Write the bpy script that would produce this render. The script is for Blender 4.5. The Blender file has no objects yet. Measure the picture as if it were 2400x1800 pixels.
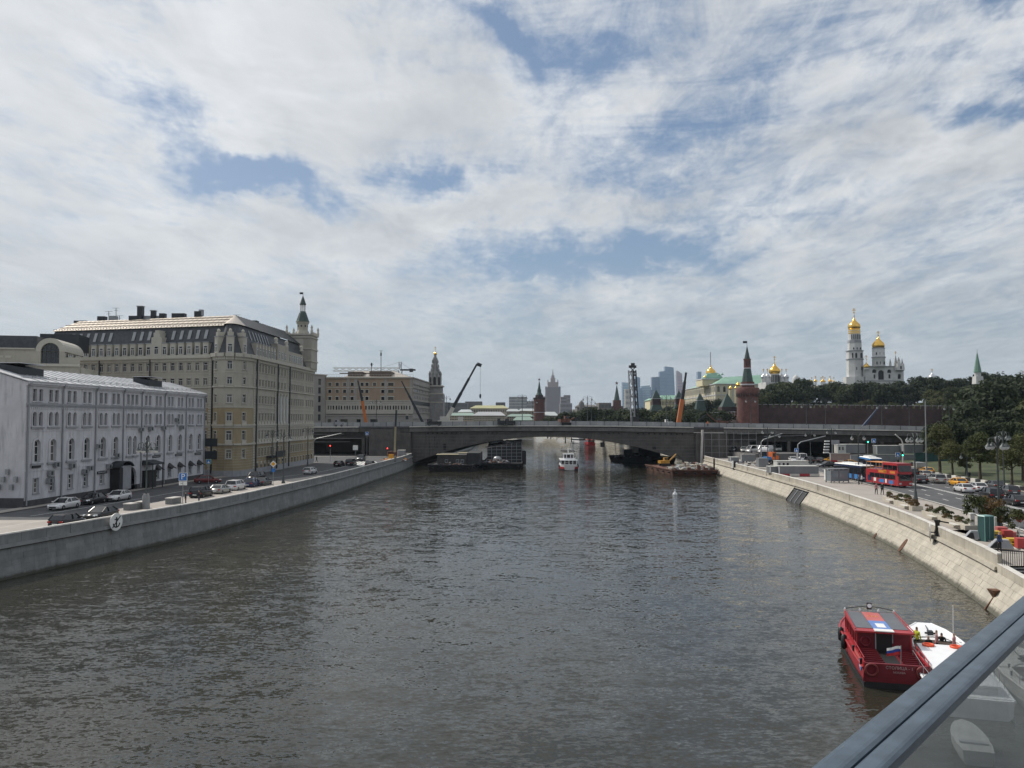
import bpy, math, random
from mathutils import Vector, Matrix
R = math.radians
sc = bpy.context.scene
COL = sc.collection
# ------------------------------------------------------------------ camera, sky, sun, exposure
F_PX, EYE = 1940.0, 14.5
TH = math.atan(85 / F_PX)
cam = bpy.data.cameras.new('camera'); cam_o = bpy.data.objects.new('camera', cam); COL.objects.link(cam_o)
cam.sensor_width = 36; cam.lens = 36 * F_PX / 2400; cam.clip_start = .05; cam.clip_end = 30000
cam_o.location = (0, 0, EYE); cam_o.rotation_euler = (R(90) + TH, 0, 0)
sc.camera = cam_o
sc.render.resolution_x, sc.render.resolution_y = 1024, 768
SUN_DIR = Vector((-.80, .60, 1.06)).normalized()
SUN_EL = math.asin(SUN_DIR.z); SUN_AZ = math.atan2(SUN_DIR.x, SUN_DIR.y)
sd = bpy.data.lights.new('sun', 'SUN'); sd.energy = 3.5; sd.angle = R(.6); sd.color = (1, .94, .85)
so = bpy.data.objects.new('sun', sd); COL.objects.link(so)
so.rotation_euler = SUN_DIR.to_track_quat('Z', 'Y').to_euler(); so.location = (-300, 200, 400)
vs = sc.view_settings
sc.display_settings.display_device = 'sRGB'
vs.view_transform = 'Standard'; vs.look = 'None'; vs.exposure = 0; vs.gamma = 1; vs.use_curve_mapping = False
sc.cycles.max_bounces = 6; sc.cycles.diffuse_bounces = 2; sc.cycles.glossy_bounces = 3
sc.cycles.transmission_bounces = 4; sc.cycles.transparent_max_bounces = 12; sc.cycles.volume_bounces = 0
sc.cycles.use_denoising = True
sc.cycles.caustics_reflective = False; sc.cycles.caustics_refractive = False


class NT:
    """small node-tree writer"""
    def __init__(s, nt): s.nt = nt; s.n = nt.nodes; s.l = nt.links
    def node(s, t, **k):
        n = s.n.new(t)
        for a, b in k.items(): setattr(n, a, b)
        return n
    def put(s, sock, v):
        if isinstance(v, bpy.types.NodeSocket): s.l.new(v, sock)
        elif v is not None: sock.default_value = v
    def math(s, op, a, b=None, c=None, clamp=False):
        n = s.node('ShaderNodeMath', operation=op, use_clamp=clamp)
        for i, v in enumerate((a, b, c)): s.put(n.inputs[i], v)
        return n.outputs[0]
    def vmath(s, op, a, b=None):
        n = s.node('ShaderNodeVectorMath', operation=op); s.put(n.inputs[0], a); s.put(n.inputs[1], b)
        return n.outputs[0]
    def mix(s, f, a, b, blend='MIX'):
        n = s.node('ShaderNodeMix', data_type='RGBA', blend_type=blend)
        s.put(n.inputs[0], f); s.put(n.inputs[6], a); s.put(n.inputs[7], b)
        return n.outputs[2]
    def noise(s, vec, scale, detail=4, rough=.55, dist=0, dim='3D'):
        n = s.node('ShaderNodeTexNoise', noise_dimensions=dim)
        s.put(n.inputs['Vector'], vec)
        n.inputs['Scale'].default_value = scale; n.inputs['Detail'].default_value = detail
        n.inputs['Roughness'].default_value = rough; n.inputs['Distortion'].default_value = dist
        return n.outputs[0]
    def ramp(s, f, a, b, smooth=True):
        n = s.node('ShaderNodeMapRange', interpolation_type='SMOOTHSTEP' if smooth else 'LINEAR')
        s.put(n.inputs[0], f); s.put(n.inputs[1], a); s.put(n.inputs[2], b)
        return n.outputs[0]
    def mapping(s, vec, loc=(0, 0, 0), rot=(0, 0, 0), scale=(1, 1, 1)):
        n = s.node('ShaderNodeMapping'); s.put(n.inputs[0], vec)
        n.inputs[1].default_value = loc; n.inputs[2].default_value = rot; n.inputs[3].default_value = scale
        return n.outputs[0]
    def xyz(s, x, y, z):
        n = s.node('ShaderNodeCombineXYZ')
        for i, v in enumerate((x, y, z)): s.put(n.inputs[i], v)
        return n.outputs[0]


def make_world():
    w = bpy.data.worlds.new('World'); sc.world = w; w.use_nodes = True
    t = NT(w.node_tree); t.n.clear()
    out = t.node('ShaderNodeOutputWorld'); bg = t.node('ShaderNodeBackground')
    t.l.new(bg.outputs[0], out.inputs[0])
    sky = t.node('ShaderNodeTexSky', sky_type='NISHITA')
    sky.sun_disc = False; sky.sun_elevation = SUN_EL; sky.sun_rotation = SUN_AZ
    sky.air_density = 1.0; sky.dust_density = 1.4; sky.ozone_density = 1.0; sky.altitude = 150
    g = t.node('ShaderNodeTexCoord').outputs['Generated']
    sep = t.node('ShaderNodeSeparateXYZ'); t.l.new(g, sep.inputs[0]); x, y, z = sep.outputs
    zz = t.math('MAXIMUM', z, 0.0)
    den = t.math('ADD', zz, .10)
    P2 = t.xyz(t.math('DIVIDE', x, den), t.math('DIVIDE', y, den), 0.0)          # cloud sheet seen in perspective
    az = t.math('ARCTAN2', x, y); el = t.math('ARCSINE', z)
    AE = t.xyz(az, el, 0.0)
    warp = t.noise(AE, 7.0, 5, .6)
    warp2 = t.noise(t.mapping(AE, (3.1, 1.7, 0)), 7.0, 5, .6)
    azw = t.math('ADD', az, t.math('MULTIPLY', t.math('SUBTRACT', warp, .5), .26))
    elw = t.math('ADD', el, t.math('MULTIPLY', t.math('SUBTRACT', warp2, .5), .17))
    # gaps of blue and banks of cloud, where the photograph has them: u, v, half width, half height, turn, weight
    def blob(u, v, ru, rv, rot, k):
        a0 = math.atan((u - 1200) / F_PX)
        e0 = math.atan((985 - v) / F_PX * math.cos(a0))
        da = t.math('SUBTRACT', azw, a0); de = t.math('SUBTRACT', elw, e0)
        c, s_ = math.cos(R(rot)), math.sin(R(rot))
        p = t.math('MULTIPLY', t.math('ADD', t.math('MULTIPLY', da, c), t.math('MULTIPLY', de, s_)), F_PX / ru)
        q = t.math('MULTIPLY', t.math('SUBTRACT', t.math('MULTIPLY', de, c), t.math('MULTIPLY', da, s_)), F_PX / rv)
        r2 = t.math('ADD', t.math('MULTIPLY', p, p), t.math('MULTIPLY', q, q))
        return t.math('MULTIPLY', t.math('EXPONENT', t.math('MULTIPLY', r2, -1.0)), k)
    gaps = [(640, 430, 150, 50, -6, .42), (1010, 420, 120, 45, -8, .34), (1330, 600, 330, 66, 4, .36),
            (1680, 560, 260, 60, 8, .24), (1620, 350, 250, 60, 12, .28), (350, 230, 120, 70, -30, .20),
            (1180, 50, 120, 36, -30, .28), (1320, 150, 120, 80, 40, .16), (2370, 205, 110, 40, 5, .40),
            (1880, 430, 200, 30, 10, .18), (480, 340, 140, 40, -25, .22), (1900, 130, 260, 40, 12, .12),
            (1650, 800, 800, 50, 0, .12), (2350, 640, 160, 50, 12, .12), (1300, 720, 500, 40, 5, .05), (2395, 20, 80, 30, 0, .25),
            (850, 800, 500, 40, 0, .06)]
    banks = [(1100, 220, 240, 130, -10, .30), (560, 180, 380, 150, 0, .22), (1150, 500, 650, 40, 9, .30),
             (2000, 420, 420, 45, 14, .24), (250, 520, 420, 130, 0, .18), (2100, 330, 300, 40, 14, .18), (100, 60, 260, 150, 0, .2),
             (1900, 230, 300, 60, 14, .12), (800, 560, 500, 60, 4, .18), (1500, 250, 120, 60, 10, .12)]
    acc = None
    for b in gaps:
        n = blob(*b); acc = n if acc is None else t.math('ADD', acc, n)
    acc2 = None
    for b in banks:
        n = blob(*b); acc2 = n if acc2 is None else t.math('ADD', acc2, n)
    Pm = t.mapping(P2, (1.3, 2.2, 0), (0, 0, R(-28)), (1.0, .62, 1))
    n1 = t.noise(Pm, 1.15, 10, .58, .35)
    n2 = t.noise(t.mapping(P2, (7, 3, 0), (0, 0, R(-20)), (1.0, .45, 1)), 6.5, 7, .68, .5)   # small flecks
    n3 = t.noise(t.mapping(P2, (2, 9, 0), (0, 0, R(-35)), (1, .7, 1)), 17.0, 5, .7, .2)
    f = t.math('ADD', t.math('MULTIPLY', n1, .50), t.math('MULTIPLY', n2, .52))
    f = t.math('ADD', f, t.math('MULTIPLY', n3, .26))
    n4 = t.noise(t.mapping(AE, (.3, .9, 0), (0, 0, R(-11)), (1.3, 9.0, 1)), 3.0, 8, .66, .6)      # long streaks
    f = t.math('ADD', f, t.math('MULTIPLY', t.math('SUBTRACT', n4, .5), t.math('ADD', t.math('MULTIPLY', t.ramp(el, .08, .3), .34), .10)))
    f = t.math('ADD', t.math('SUBTRACT', f, t.math('MULTIPLY', acc, .80)), t.math('MULTIPLY', acc2, .45))
    cover = t.ramp(f, .36, .74)
    low = t.ramp(el, -.01, .16)
    cover = t.math('MULTIPLY', cover, t.math('ADD', t.math('MULTIPLY', low, .35), .62))
    # thick parts turn grey below, thin edges stay white
    body = t.noise(t.mapping(P2, (4.4, .8, 0), (0, 0, R(-25)), (1, .6, 1)), 2.1, 8, .62, .4)
    thick = t.ramp(t.math('ADD', t.math('MULTIPLY', body, .7), t.math('MULTIPLY', f, .38)), .48, .72)
    white = t.mix(thick, (7.7, 7.9, 8.1, 1), (4.1, 4.4, 4.8, 1))
    fine = t.ramp(n2, .3, .7)
    white = t.mix(t.math('MULTIPLY', fine, .40), white, (9.0, 9.1, 9.2, 1))
    sunv = t.vmath('DOT_PRODUCT', g, tuple(SUN_DIR)); sunf = t.node('ShaderNodeVectorMath', operation='DOT_PRODUCT')
    t.l.new(g, sunf.inputs[0]); sunf.inputs[1].default_value = tuple(SUN_DIR)
    glow = t.ramp(sunf.outputs['Value'], .35, 1.0)
    white = t.mix(t.math('MULTIPLY', glow, .55), white, (9.2, 9.4, 9.6, 1))
    roll = blob(1060, 300, 210, 90, -8, 1.0)
    white = t.mix(t.math('MULTIPLY', roll, .55), white, (4.3, 4.6, 5.0, 1))
    hz = t.ramp(el, .34, 0.0)
    white = t.mix(t.math('MULTIPLY', hz, .62), white, (5.0, 5.35, 5.6, 1))
    base = t.mix(t.math('MULTIPLY', t.ramp(el, .22, 0.0), .85), sky.outputs[0], (3.9, 4.45, 4.9, 1))
    base = t.mix(t.math('ADD', t.math('MULTIPLY', t.ramp(el, .02, .22), .35), .12), base, (1.75, 2.7, 4.2, 1))
    col = t.mix(cover, base, white)
    below = t.ramp(z, -.002, -.05)
    col = t.mix(below, col, (.9, .95, 1.0, 1))
    t.l.new(col, bg.inputs[0]); bg.inputs[1].default_value = .1
    w.cycles.sampling_method = 'MANUAL'; w.cycles.sample_map_resolution = 512
make_world()

# ------------------------------------------------------------------ helpers
def ray(u, v):
    x, y = u - 1200, 900 - v
    return Vector((x, F_PX * math.cos(TH) - y * math.sin(TH), F_PX * math.sin(TH) + y * math.cos(TH)))
def P(u, v, z):
    d = ray(u, v); k = (z - EYE) / d.z
    return Vector((d.x * k, d.y * k, z))
def D(u, v, Y):
    d = ray(u, v); k = Y / d.y
    return Vector((d.x * k, Y, EYE + d.z * k))
def lerp_tab(tab):
    def f(y):
        if y <= tab[0][0]:
            a, b = tab[0], tab[1]
        elif y >= tab[-1][0]:
            a, b = tab[-2], tab[-1]
        else:
            for a, b in zip(tab, tab[1:]):
                if a[0] <= y <= b[0]: break
        return a[1] + (b[1] - a[1]) * (y - a[0]) / (b[0] - a[0])
    return f
def smooth_tab(tab):
    f = lerp_tab(tab)
    return lambda y: (f(y - 9) + f(y - 3) + f(y + 3) + f(y + 9)) / 4

def tag(o, label=None, cat=None, group=None, kind=None):
    if label: o['label'] = label
    if cat: o['category'] = cat
    if group: o['group'] = group
    if kind: o['kind'] = kind
    return o
def thing(name, label, cat, loc=(0, 0, 0), rz=0, group=None, parent=None):
    o = bpy.data.objects.new(name, None); COL.objects.link(o)
    o.location = loc; o.rotation_euler = (0, 0, rz); o.empty_display_size = .5
    return tag(o, label, cat, group)
KIDS = {}
def kids(o): return KIDS.get(o.name, [])
def copy_tree(o, loc=None, rz=None, label=None, group=None, parent=None, scale=None, swap=None):
    c = o.copy(); COL.objects.link(c)
    if parent is not None:
        c.parent = parent; KIDS.setdefault(parent.name, []).append(c)
    if loc is not None: c.location = loc
    if rz is not None: c.rotation_euler = (0, 0, rz)
    if scale is not None: c.scale = scale if hasattr(scale, '__len__') else (scale,) * 3
    if label: c['label'] = label
    if group: c['group'] = group
    if swap and c.type == 'MESH':
        for s in c.material_slots:
            if s.material and s.material.name in swap:
                mt = swap[s.material.name]; s.link = 'OBJECT'; s.material = mt
    for k in kids(o): copy_tree(k, parent=c, swap=swap)
    return c

class MB:
    """collects faces, links them as one mesh object"""
    def __init__(s): s.v = []; s.f = []; s.m = []; s.mats = []; s.sm = []
    def add(s, vs, fs, m, smooth=False):
        n = len(s.v); s.v.extend([tuple(p) for p in vs])
        if m not in s.mats: s.mats.append(m)
        k = s.mats.index(m)
        for f in fs:
            s.f.append([i + n for i in f]); s.m.append(k); s.sm.append(smooth)
    def quad(s, a, b, c, d, m): s.add([a, b, c, d], [(0, 1, 2, 3)], m)
    def poly(s, pts, m): s.add(pts, [tuple(range(len(pts)))], m)
    def hexa(s, p, m):
        s.add(p, [(0, 3, 2, 1), (4, 5, 6, 7), (0, 1, 5, 4), (1, 2, 6, 5), (2, 3, 7, 6), (3, 0, 4, 7)], m)
    def box(s, x0, x1, y0, y1, z0, z1, m):
        s.hexa([(x0, y0, z0), (x1, y0, z0), (x1, y1, z0), (x0, y1, z0), (x0, y0, z1), (x1, y0, z1), (x1, y1, z1), (x0, y1, z1)], m)
    def taper(s, x0, x1, y0, y1, z0, X0, X1, Y0, Y1, z1, m):
        s.hexa([(x0, y0, z0), (x1, y0, z0), (x1, y1, z0), (x0, y1, z0), (X0, Y0, z1), (X1, Y0, z1), (X1, Y1, z1), (X0, Y1, z1)], m)
    def fbox(s, F, u0, u1, z0, z1, n0, n1, m):
        s.hexa([F(u0, n0, z0), F(u1, n0, z0), F(u1, n1, z0), F(u0, n1, z0), F(u0, n0, z1), F(u1, n0, z1), F(u1, n1, z1), F(u0, n1, z1)], m)
    def prism(s, pts, z0, z1, m, top=None):
        n = len(pts); mt = top or m
        s.add([(x, y, z0) for x, y in pts] + [(x, y, z1) for x, y in pts],
              [(i, (i + 1) % n, n + (i + 1) % n, n + i) for i in range(n)], m)
        s.poly([(x, y, z1) for x, y in pts], mt); s.poly([(x, y, z0) for x, y in pts][::-1], m)
    def bar(s, p, q, w, h, m, up=(0, 0, 1)):
        p, q = Vector(p), Vector(q); d = (q - p)
        if d.length < 1e-6: return
        d.normalize(); up = Vector(up)
        if abs(d.dot(up)) > .95: up = Vector((0, 1, 0))
        a = d.cross(up).normalized() * w / 2; b = a.cross(d).normalized() * h / 2
        s.hexa([p - a - b, p + a - b, q + a - b, q - a - b, p - a + b, p + a + b, q + a + b, q - a + b], m)
    def tube(s, pts, r, m, seg=6, cap=True):
        pts = [Vector(p) for p in pts]; n = len(pts); rs = r if hasattr(r, '__len__') else [r] * n
        vs = []; prev = None
        for i, p in enumerate(pts):
            d = (pts[min(i + 1, n - 1)] - pts[max(i - 1, 0)]).normalized()
            up = Vector((0, 0, 1)) if abs(d.z) < .9 else Vector((1, 0, 0))
            a = d.cross(up).normalized() if prev is None else (prev - d * prev.dot(d)).normalized()
            prev = a; b = d.cross(a)
            for k in range(seg):
                t = 2 * math.pi * k / seg
                vs.append(p + (a * math.cos(t) + b * math.sin(t)) * rs[i])
        fs = [(i * seg + k, i * seg + (k + 1) % seg, (i + 1) * seg + (k + 1) % seg, (i + 1) * seg + k) for i in range(n - 1) for k in range(seg)]
        s.add(vs, fs, m, True)
        if cap:
            s.add(vs[:seg], [tuple(range(seg))], m); s.add(vs[-seg:], [tuple(range(seg))], m)
    def lathe(s, c, prof, m, seg=16, smooth=True, rot=0.0, sx=1, sy=1):
        cx, cy, cz = c; vs = []
        for r, z in prof:
            for k in range(seg):
                t = 2 * math.pi * k / seg + rot
                vs.append((cx + r * math.cos(t) * sx, cy + r * math.sin(t) * sy, cz + z))
        n = len(prof)
        fs = [(i * seg + k, i * seg + (k + 1) % seg, (i + 1) * seg + (k + 1) % seg, (i + 1) * seg + k) for i in range(n - 1) for k in range(seg)]
        s.add(vs, fs, m, smooth)
        s.add(vs[:seg], [tuple(range(seg))], m); s.add(vs[-seg:], [tuple(range(seg))], m)
    def loft(s, secs, m, cap=True, smooth=False):
        k = len(secs[0]); vs = [p for q in secs for p in q]
        fs = [(i * k + j, i * k + (j + 1) % k, (i + 1) * k + (j + 1) % k, (i + 1) * k + j) for i in range(len(secs) - 1) for j in range(k)]
        s.add(vs, fs, m, smooth)
        if cap:
            s.add(secs[0], [tuple(range(k))], m); s.add(secs[-1], [tuple(range(k))], m)
    def mesh(s, name, off=None):
        me = bpy.data.meshes.new(name)
        v = s.v if off is None else [(a - off[0], b - off[1], c - off[2]) for a, b, c in s.v]
        me.from_pydata(v, [], s.f); me.validate(verbose=False)
        for m in s.mats: me.materials.append(m)
        if len(me.polygons) == len(s.m):
            me.polygons.foreach_set('material_index', s.m)
            me.polygons.foreach_set('use_smooth', s.sm)
        me.update()
        return me
    def build(s, name, parent=None, world=False, loc=None):
        """world=True: the points are world points; with a parent they are shifted to it (parents here are not turned)"""
        off = tuple(parent.location) if (world and parent is not None) else None
        if world and parent is not None and parent.parent is not None:
            off = tuple(Vector(off) + parent.parent.location)
        if world and parent is None: off = loc
        me = s.mesh(name, off)
        return link(name, me, parent, loc)
def link(name, me, parent=None, loc=None, rz=None):
    o = bpy.data.objects.new(name, me); COL.objects.link(o)
    if parent is not None:
        o.parent = parent; KIDS.setdefault(parent.name, []).append(o)
    if loc is not None: o.location = loc
    if rz is not None: o.rotation_euler = (0, 0, rz)
    return o
def Fr(a, b):
    """frame of a facade from a to b: F(along, outward, z); outward is to the right of a->b"""
    a, b = Vector(a[:2]), Vector(b[:2]); d = (b - a).normalized(); n = Vector((d.y, -d.x))
    def F(u, o, z): return (a.x + d.x * u + n.x * o, a.y + d.y * u + n.y * o, z)
    F.L = (b - a).length; F.ang = math.atan2(d.y, d.x)
    return F

# ------------------------------------------------------------------ materials
MATS = {}
def mat(name, col, rough=.8, metal=0.0, var=.12, vs=1.0, bump=0.0, bs=8.0, dirt=0.0, emis=None, spec=.5, obj_var=0.0, stretch=(1, 1, 1), tide=0):
    if name in MATS: return MATS[name]
    m = bpy.data.materials.new(name); m.use_nodes = True; t = NT(m.node_tree)
    b = t.n['Principled BSDF']; col4 = tuple(col) + (1,)
    b.inputs['Roughness'].default_value = rough; b.inputs['Metallic'].default_value = metal
    b.inputs['Specular IOR Level'].default_value = spec
    g = t.node('ShaderNodeNewGeometry').outputs['Position']
    if stretch != (1, 1, 1): g = t.mapping(g, scale=stretch)
    c = None
    if var > 0:
        n = t.noise(g, vs, 5, .6)
        c = t.mix(t.ramp(n, .3, .7), tuple(x * (1 - var) for x in col) + (1,), tuple(min(1, x * (1 + var)) for x in col) + (1,))
    else:
        c = t.mix(0.0, col4, col4)
    if dirt > 0:                                         # rain streaks and grime with a shape of their own
        st = t.noise(t.mapping(g, scale=(1.2, 1.2, .14)), 1.6, 6, .65)
        sp = t.noise(g, .35, 4, .6)
        k = t.math('MULTIPLY', t.ramp(t.math('ADD', t.math('MULTIPLY', st, .6), t.math('MULTIPLY', sp, .4)), .48, .66), dirt)
        c = t.mix(k, c, tuple(x * .38 for x in col) + (1,))
    if tide:                                             # weed and damp at the waterline
        sx = t.node('ShaderNodeSeparateXYZ'); t.l.new(t.node('ShaderNodeNewGeometry').outputs['Position'], sx.inputs[0])
        zz = t.math('ADD', sx.outputs[2], t.math('MULTIPLY', t.noise(t.node('ShaderNodeNewGeometry').outputs['Position'], 1.3, 5, .65), .55))
        c = t.mix(t.math('MULTIPLY', t.ramp(zz, .78, .42), .85), c, (.035, .036, .02, 1))
        ru = t.noise(t.mapping(t.node('ShaderNodeNewGeometry').outputs['Position'], scale=(1.0, .8, .12)), 1.1, 5, .7)
        c = t.mix(t.math('MULTIPLY', t.ramp(ru, .62, .74), .35), c, (.20, .12, .06, 1))
    if obj_var > 0:
        r = t.node('ShaderNodeObjectInfo').outputs['Random']
        c = t.mix(1.0, c, t.mix(r, (1 - obj_var, 1 - obj_var, 1 - obj_var, 1), (1 + obj_var, 1 + obj_var, 1 + obj_var, 1)), 'MULTIPLY')
    t.l.new(c, b.inputs['Base Color'])
    if bump > 0:
        bn = t.node('ShaderNodeBump'); bn.inputs['Strength'].default_value = .6; bn.inputs['Distance'].default_value = bump
        t.l.new(t.noise(g, bs, 5, .6), bn.inputs['Height']); t.l.new(bn.outputs[0], b.inputs['Normal'])
    if emis:
        b.inputs['Emission Color'].default_value = tuple(emis[:3]) + (1,); b.inputs['Emission Strength'].default_value = emis[3]
    MATS[name] = m
    return m

asphalt = mat('asphalt', (.075, .076, .08), .9, var=.22, vs=.35, bump=.01, bs=20)
asphalt_pale = mat('asphalt_pale', (.20, .19, .18), .92, var=.18, vs=.25, bump=.01, bs=20)
paint_w = mat('road_paint', (.62, .62, .6), .7, var=.2, vs=3)
pave = mat('paving', (.33, .30, .27), .9, var=.10, vs=.3, bump=.01, bs=9)
granite = mat('granite_pale', (.43, .395, .33), .82, var=.14, vs=.5, bump=.02, bs=6, dirt=.30, obj_var=.06, tide=1)
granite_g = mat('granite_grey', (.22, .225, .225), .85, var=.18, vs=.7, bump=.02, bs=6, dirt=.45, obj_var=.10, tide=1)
granite_cap = mat('granite_cap', (.56, .54, .50), .7, var=.1, vs=1.5, obj_var=.06)
groove = mat('dark_joint', (.06, .055, .045), .95, var=.1)
grass_m = mat('grass', (.048, .060, .022), .95, var=.35, vs=.22, bump=.05, bs=5)
earth = mat('earth', (.12, .12, .09), .95, var=.3, vs=.05)
white_pl = mat('white_plaster', (.54, .54, .565), .85, var=.12, vs=.35, dirt=.55)
trim_g = mat('grey_trim', (.29, .30, .32), .85, var=.1)
glass = mat('window_glass', (.018, .022, .028), .06, var=0, spec=.7)
def blinds(m):                                           # some panes have pale blinds or curtains behind them
    t = NT(m.node_tree); b = t.n['Principled BSDF']; r = t.node('ShaderNodeObjectInfo').outputs['Random']
    c = t.mix(t.ramp(r, .70, .74), (.018, .022, .028, 1), (.13, .125, .11, 1)); t.l.new(t.mix(t.ramp(r, .30, .28), c, (.05, .055, .06, 1)), b.inputs['Base Color'])
blinds(glass)
frame_w = mat('window_frame', (.62, .62, .60), .6, var=0)
frame_d = mat('dark_frame', (.05, .05, .055), .5, var=0)
metal_g = mat('grey_metal', (.30, .31, .32), .45, .5, var=.1)
metal_d = mat('dark_metal', (.035, .04, .045), .5, .3, var=.1)
black = mat('black', (.012, .012, .013), .6, var=0)
white = mat('white_paint', (.78, .78, .76), .45, var=.05)
# ------------------------------------------------------------------ the setting
GZ = 3.0
bank_r = smooth_tab([(-400, -60), (20, 20), (45, 30.5), (62, 36), (73.3, 38.9), (92.5, 43.1), (103, 45.1), (141, 49.6), (154, 50.5), (220, 54.5), (250, 56), (281, 59.6), (493, 67), (611, 62), (760, 30), (1000, -60)])
bank_l = smooth_tab([(-400, -150), (30, -60), (75, -46), (88, -43.5), (108, -38.9), (157, -34.5), (240, -31), (268, -31.5), (300, -30), (408, -20), (574, -22), (760, -60), (1000, -160)])
YS = [y for y in range(-400, 1001, 10)]

def make_water():
    m = bpy.data.materials.new('river_water'); m.use_nodes = True; t = NT(m.node_tree)
    b = t.n['Principled BSDF']
    b.inputs['Roughness'].default_value = .03
    b.inputs['IOR'].default_value = 1.333
    g = t.node('ShaderNodeNewGeometry').outputs['Position']
    murk = t.noise(g, .03, 4, .6)
    c = t.mix(t.ramp(murk, .35, .65), (.020, .021, .016, 1), (.036, .034, .024, 1))
    t.l.new(c, b.inputs['Base Color'])
    def slope(scale, amp, stretch, rot, detail=2, dist=.4):
        n = t.node('ShaderNodeTexNoise'); t.put(n.inputs['Vector'], t.mapping(g, rot=(0, 0, R(rot)), scale=stretch))
        n.inputs['Scale'].default_value = scale; n.inputs['Detail'].default_value = detail; n.inputs['Distortion'].default_value = dist
        return t.vmath('MULTIPLY', t.vmath('SUBTRACT', n.outputs['Color'], (.5, .5, .5)), (amp * .6, amp, 0))
    gust = t.ramp(t.noise(t.mapping(g, scale=(1, .35, 1)), .020, 4, .6), .35, .65)
    gust2 = t.ramp(t.noise(t.mapping(g, rot=(0, 0, R(20)), scale=(1, .5, 1)), .12, 3, .6), .3, .7)
    v = t.vmath('ADD', slope(.75, .36, (.45, 1, 1), 10), slope(3.2, .50, (.5, 1, 1), -14))
    v = t.vmath('ADD', v, slope(7.0, .48, (.6, 1, 1), 5, 1))
    k = t.math('ADD', t.math('ADD', t.math('MULTIPLY', gust, .30), t.math('MULTIPLY', gust2, .36)), .48)
    v = t.vmath('MULTIPLY', v, t.xyz(k, k, 0.0))
    v = t.vmath('NORMALIZE', t.vmath('ADD', v, (0, 0, 1)))
    t.l.new(v, b.inputs['Normal'])
    MATS['river_water'] = m
    return m
water_m = make_water()
mb = MB(); mb.quad((-420, -600, 0), (400, -600, 0), (400, 1010, 0), (-420, 1010, 0), water_m)
tag(mb.build('river_water'), kind='structure')

# ground either side of the river
def strip(mb, fa, fb, z, m, ya, yb, step=6):
    n = max(1, int((yb - ya) / step)); ys = [ya + (yb - ya) * i / n for i in range(n + 1)]
    for a, b in zip(ys, ys[1:]):
        za = z(a) if callable(z) else z; zb = z(b) if callable(z) else z
        mb.quad((fa(a), a, za), (fb(a), a, za), (fb(b), b, zb), (fa(b), b, zb), m)
in_r = lambda y: bank_r(y) + 2.2     # land edge behind the parapet
in_l = lambda y: bank_l(y) - .4
mb = MB(); strip(mb, lambda y: -1400, in_l, GZ, asphalt_pale, -400, 1000, 10); tag(mb.build('left_bank_ground'), kind='structure')
mb = MB(); strip(mb, in_r, lambda y: 1400, GZ, pave, -400, 58, 10); strip(mb, lambda y: in_r(y) + 5, lambda y: 1400, GZ, pave, 58, 66, 4); strip(mb, in_r, lambda y: 1400, GZ, pave, 66, 1000, 10); tag(mb.build('right_bank_ground'), kind='structure')
mb = MB(); mb.quad((-6000, 1000, 2.9), (6000, 1000, 2.9), (6000, 9500, 2.9), (-6000, 9500, 2.9), earth)
mb.quad((-6000, -400, 2.9), (-1400, -400, 2.9), (-1400, 1000, 2.9), (-6000, 1000, 2.9), earth)
mb.quad((1400, -400, 2.9), (6000, -400, 2.9), (6000, 1000, 2.9), (1400, 1000, 2.9), earth)
mb.quad((-6000, -3000, 2.9), (6000, -3000, 2.9), (6000, -600, 2.9), (-6000, -600, 2.9), earth)
mb.box(-6000, 6000, 9500, 9510, -1, 2.8, earth)
tag(mb.build('far_ground'), kind='structure')

# right road
kerb_r = smooth_tab([(20, 38), (91.4, 54.3), (101.9, 56.6), (117.4, 59.4), (136.9, 62), (153.9, 64.4), (215, 72), (300, 82), (420, 96)])
mid_r = smooth_tab([(20, 47), (106.2, 65.7), (133.8, 70.2), (153.9, 73), (215, 82), (300, 92), (420, 106)])
far_r = smooth_tab([(20, 62), (100, 76), (132.8, 82), (161.7, 85.5), (169, 86), (215, 94), (300, 104), (420, 118)])
mb = MB(); strip(mb, kerb_r, far_r, GZ + .006, asphalt, 20, 420); tag(mb.build('right_road'), kind='structure')
mb = MB(); strip(mb, lambda y: kerb_r(y) - .25, kerb_r, GZ + .12, granite_cap, 20, 250, 6); strip(mb, lambda y: kerb_r(y), lambda y: kerb_r(y) + .02, GZ + .06, granite_cap, 20, 250, 6)
for o in (far_r,):
    strip(mb, o, lambda y: o(y) + .3, GZ + .13, granite_cap, 20, 250, 6)
tag(mb.build('kerb'), kind='structure')
mb = MB()
strip(mb, lambda y: mid_r(y) - .32, lambda y: mid_r(y) - .12, GZ + .012, paint_w, 40, 190)
strip(mb, lambda y: mid_r(y) + .12, lambda y: mid_r(y) + .32, GZ + .012, paint_w, 40, 190)
def dash(fr, y0, y1, a, b, f0, f1, on=2.2, off=5.2, w=.09):
    y = y0
    while y < y1:
        g = lambda yy: f0(yy) + (f1(yy) - f0(yy)) * fr
        mb.quad((g(y) - w, y, GZ + .012), (g(y) + w, y, GZ + .012), (g(y + on) + w, y + on, GZ + .012), (g(y + on) - w, y + on, GZ + .012), paint_w)
        y += on + off
dash(.36, 60, 200, 0, 0, kerb_r, mid_r); dash(.68, 62, 200, 0, 0, kerb_r, mid_r)
for q in (.27, .52, .76): dash(q, 60, 200, 0, 0, mid_r, far_r)
strip(mb, lambda y: kerb_r(y) + .3, lambda y: kerb_r(y) + .42, GZ + .012, paint_w, 60, 130)
mb.build('lane_markings'); tag(bpy.data.objects['lane_markings'], kind='structure')
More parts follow.
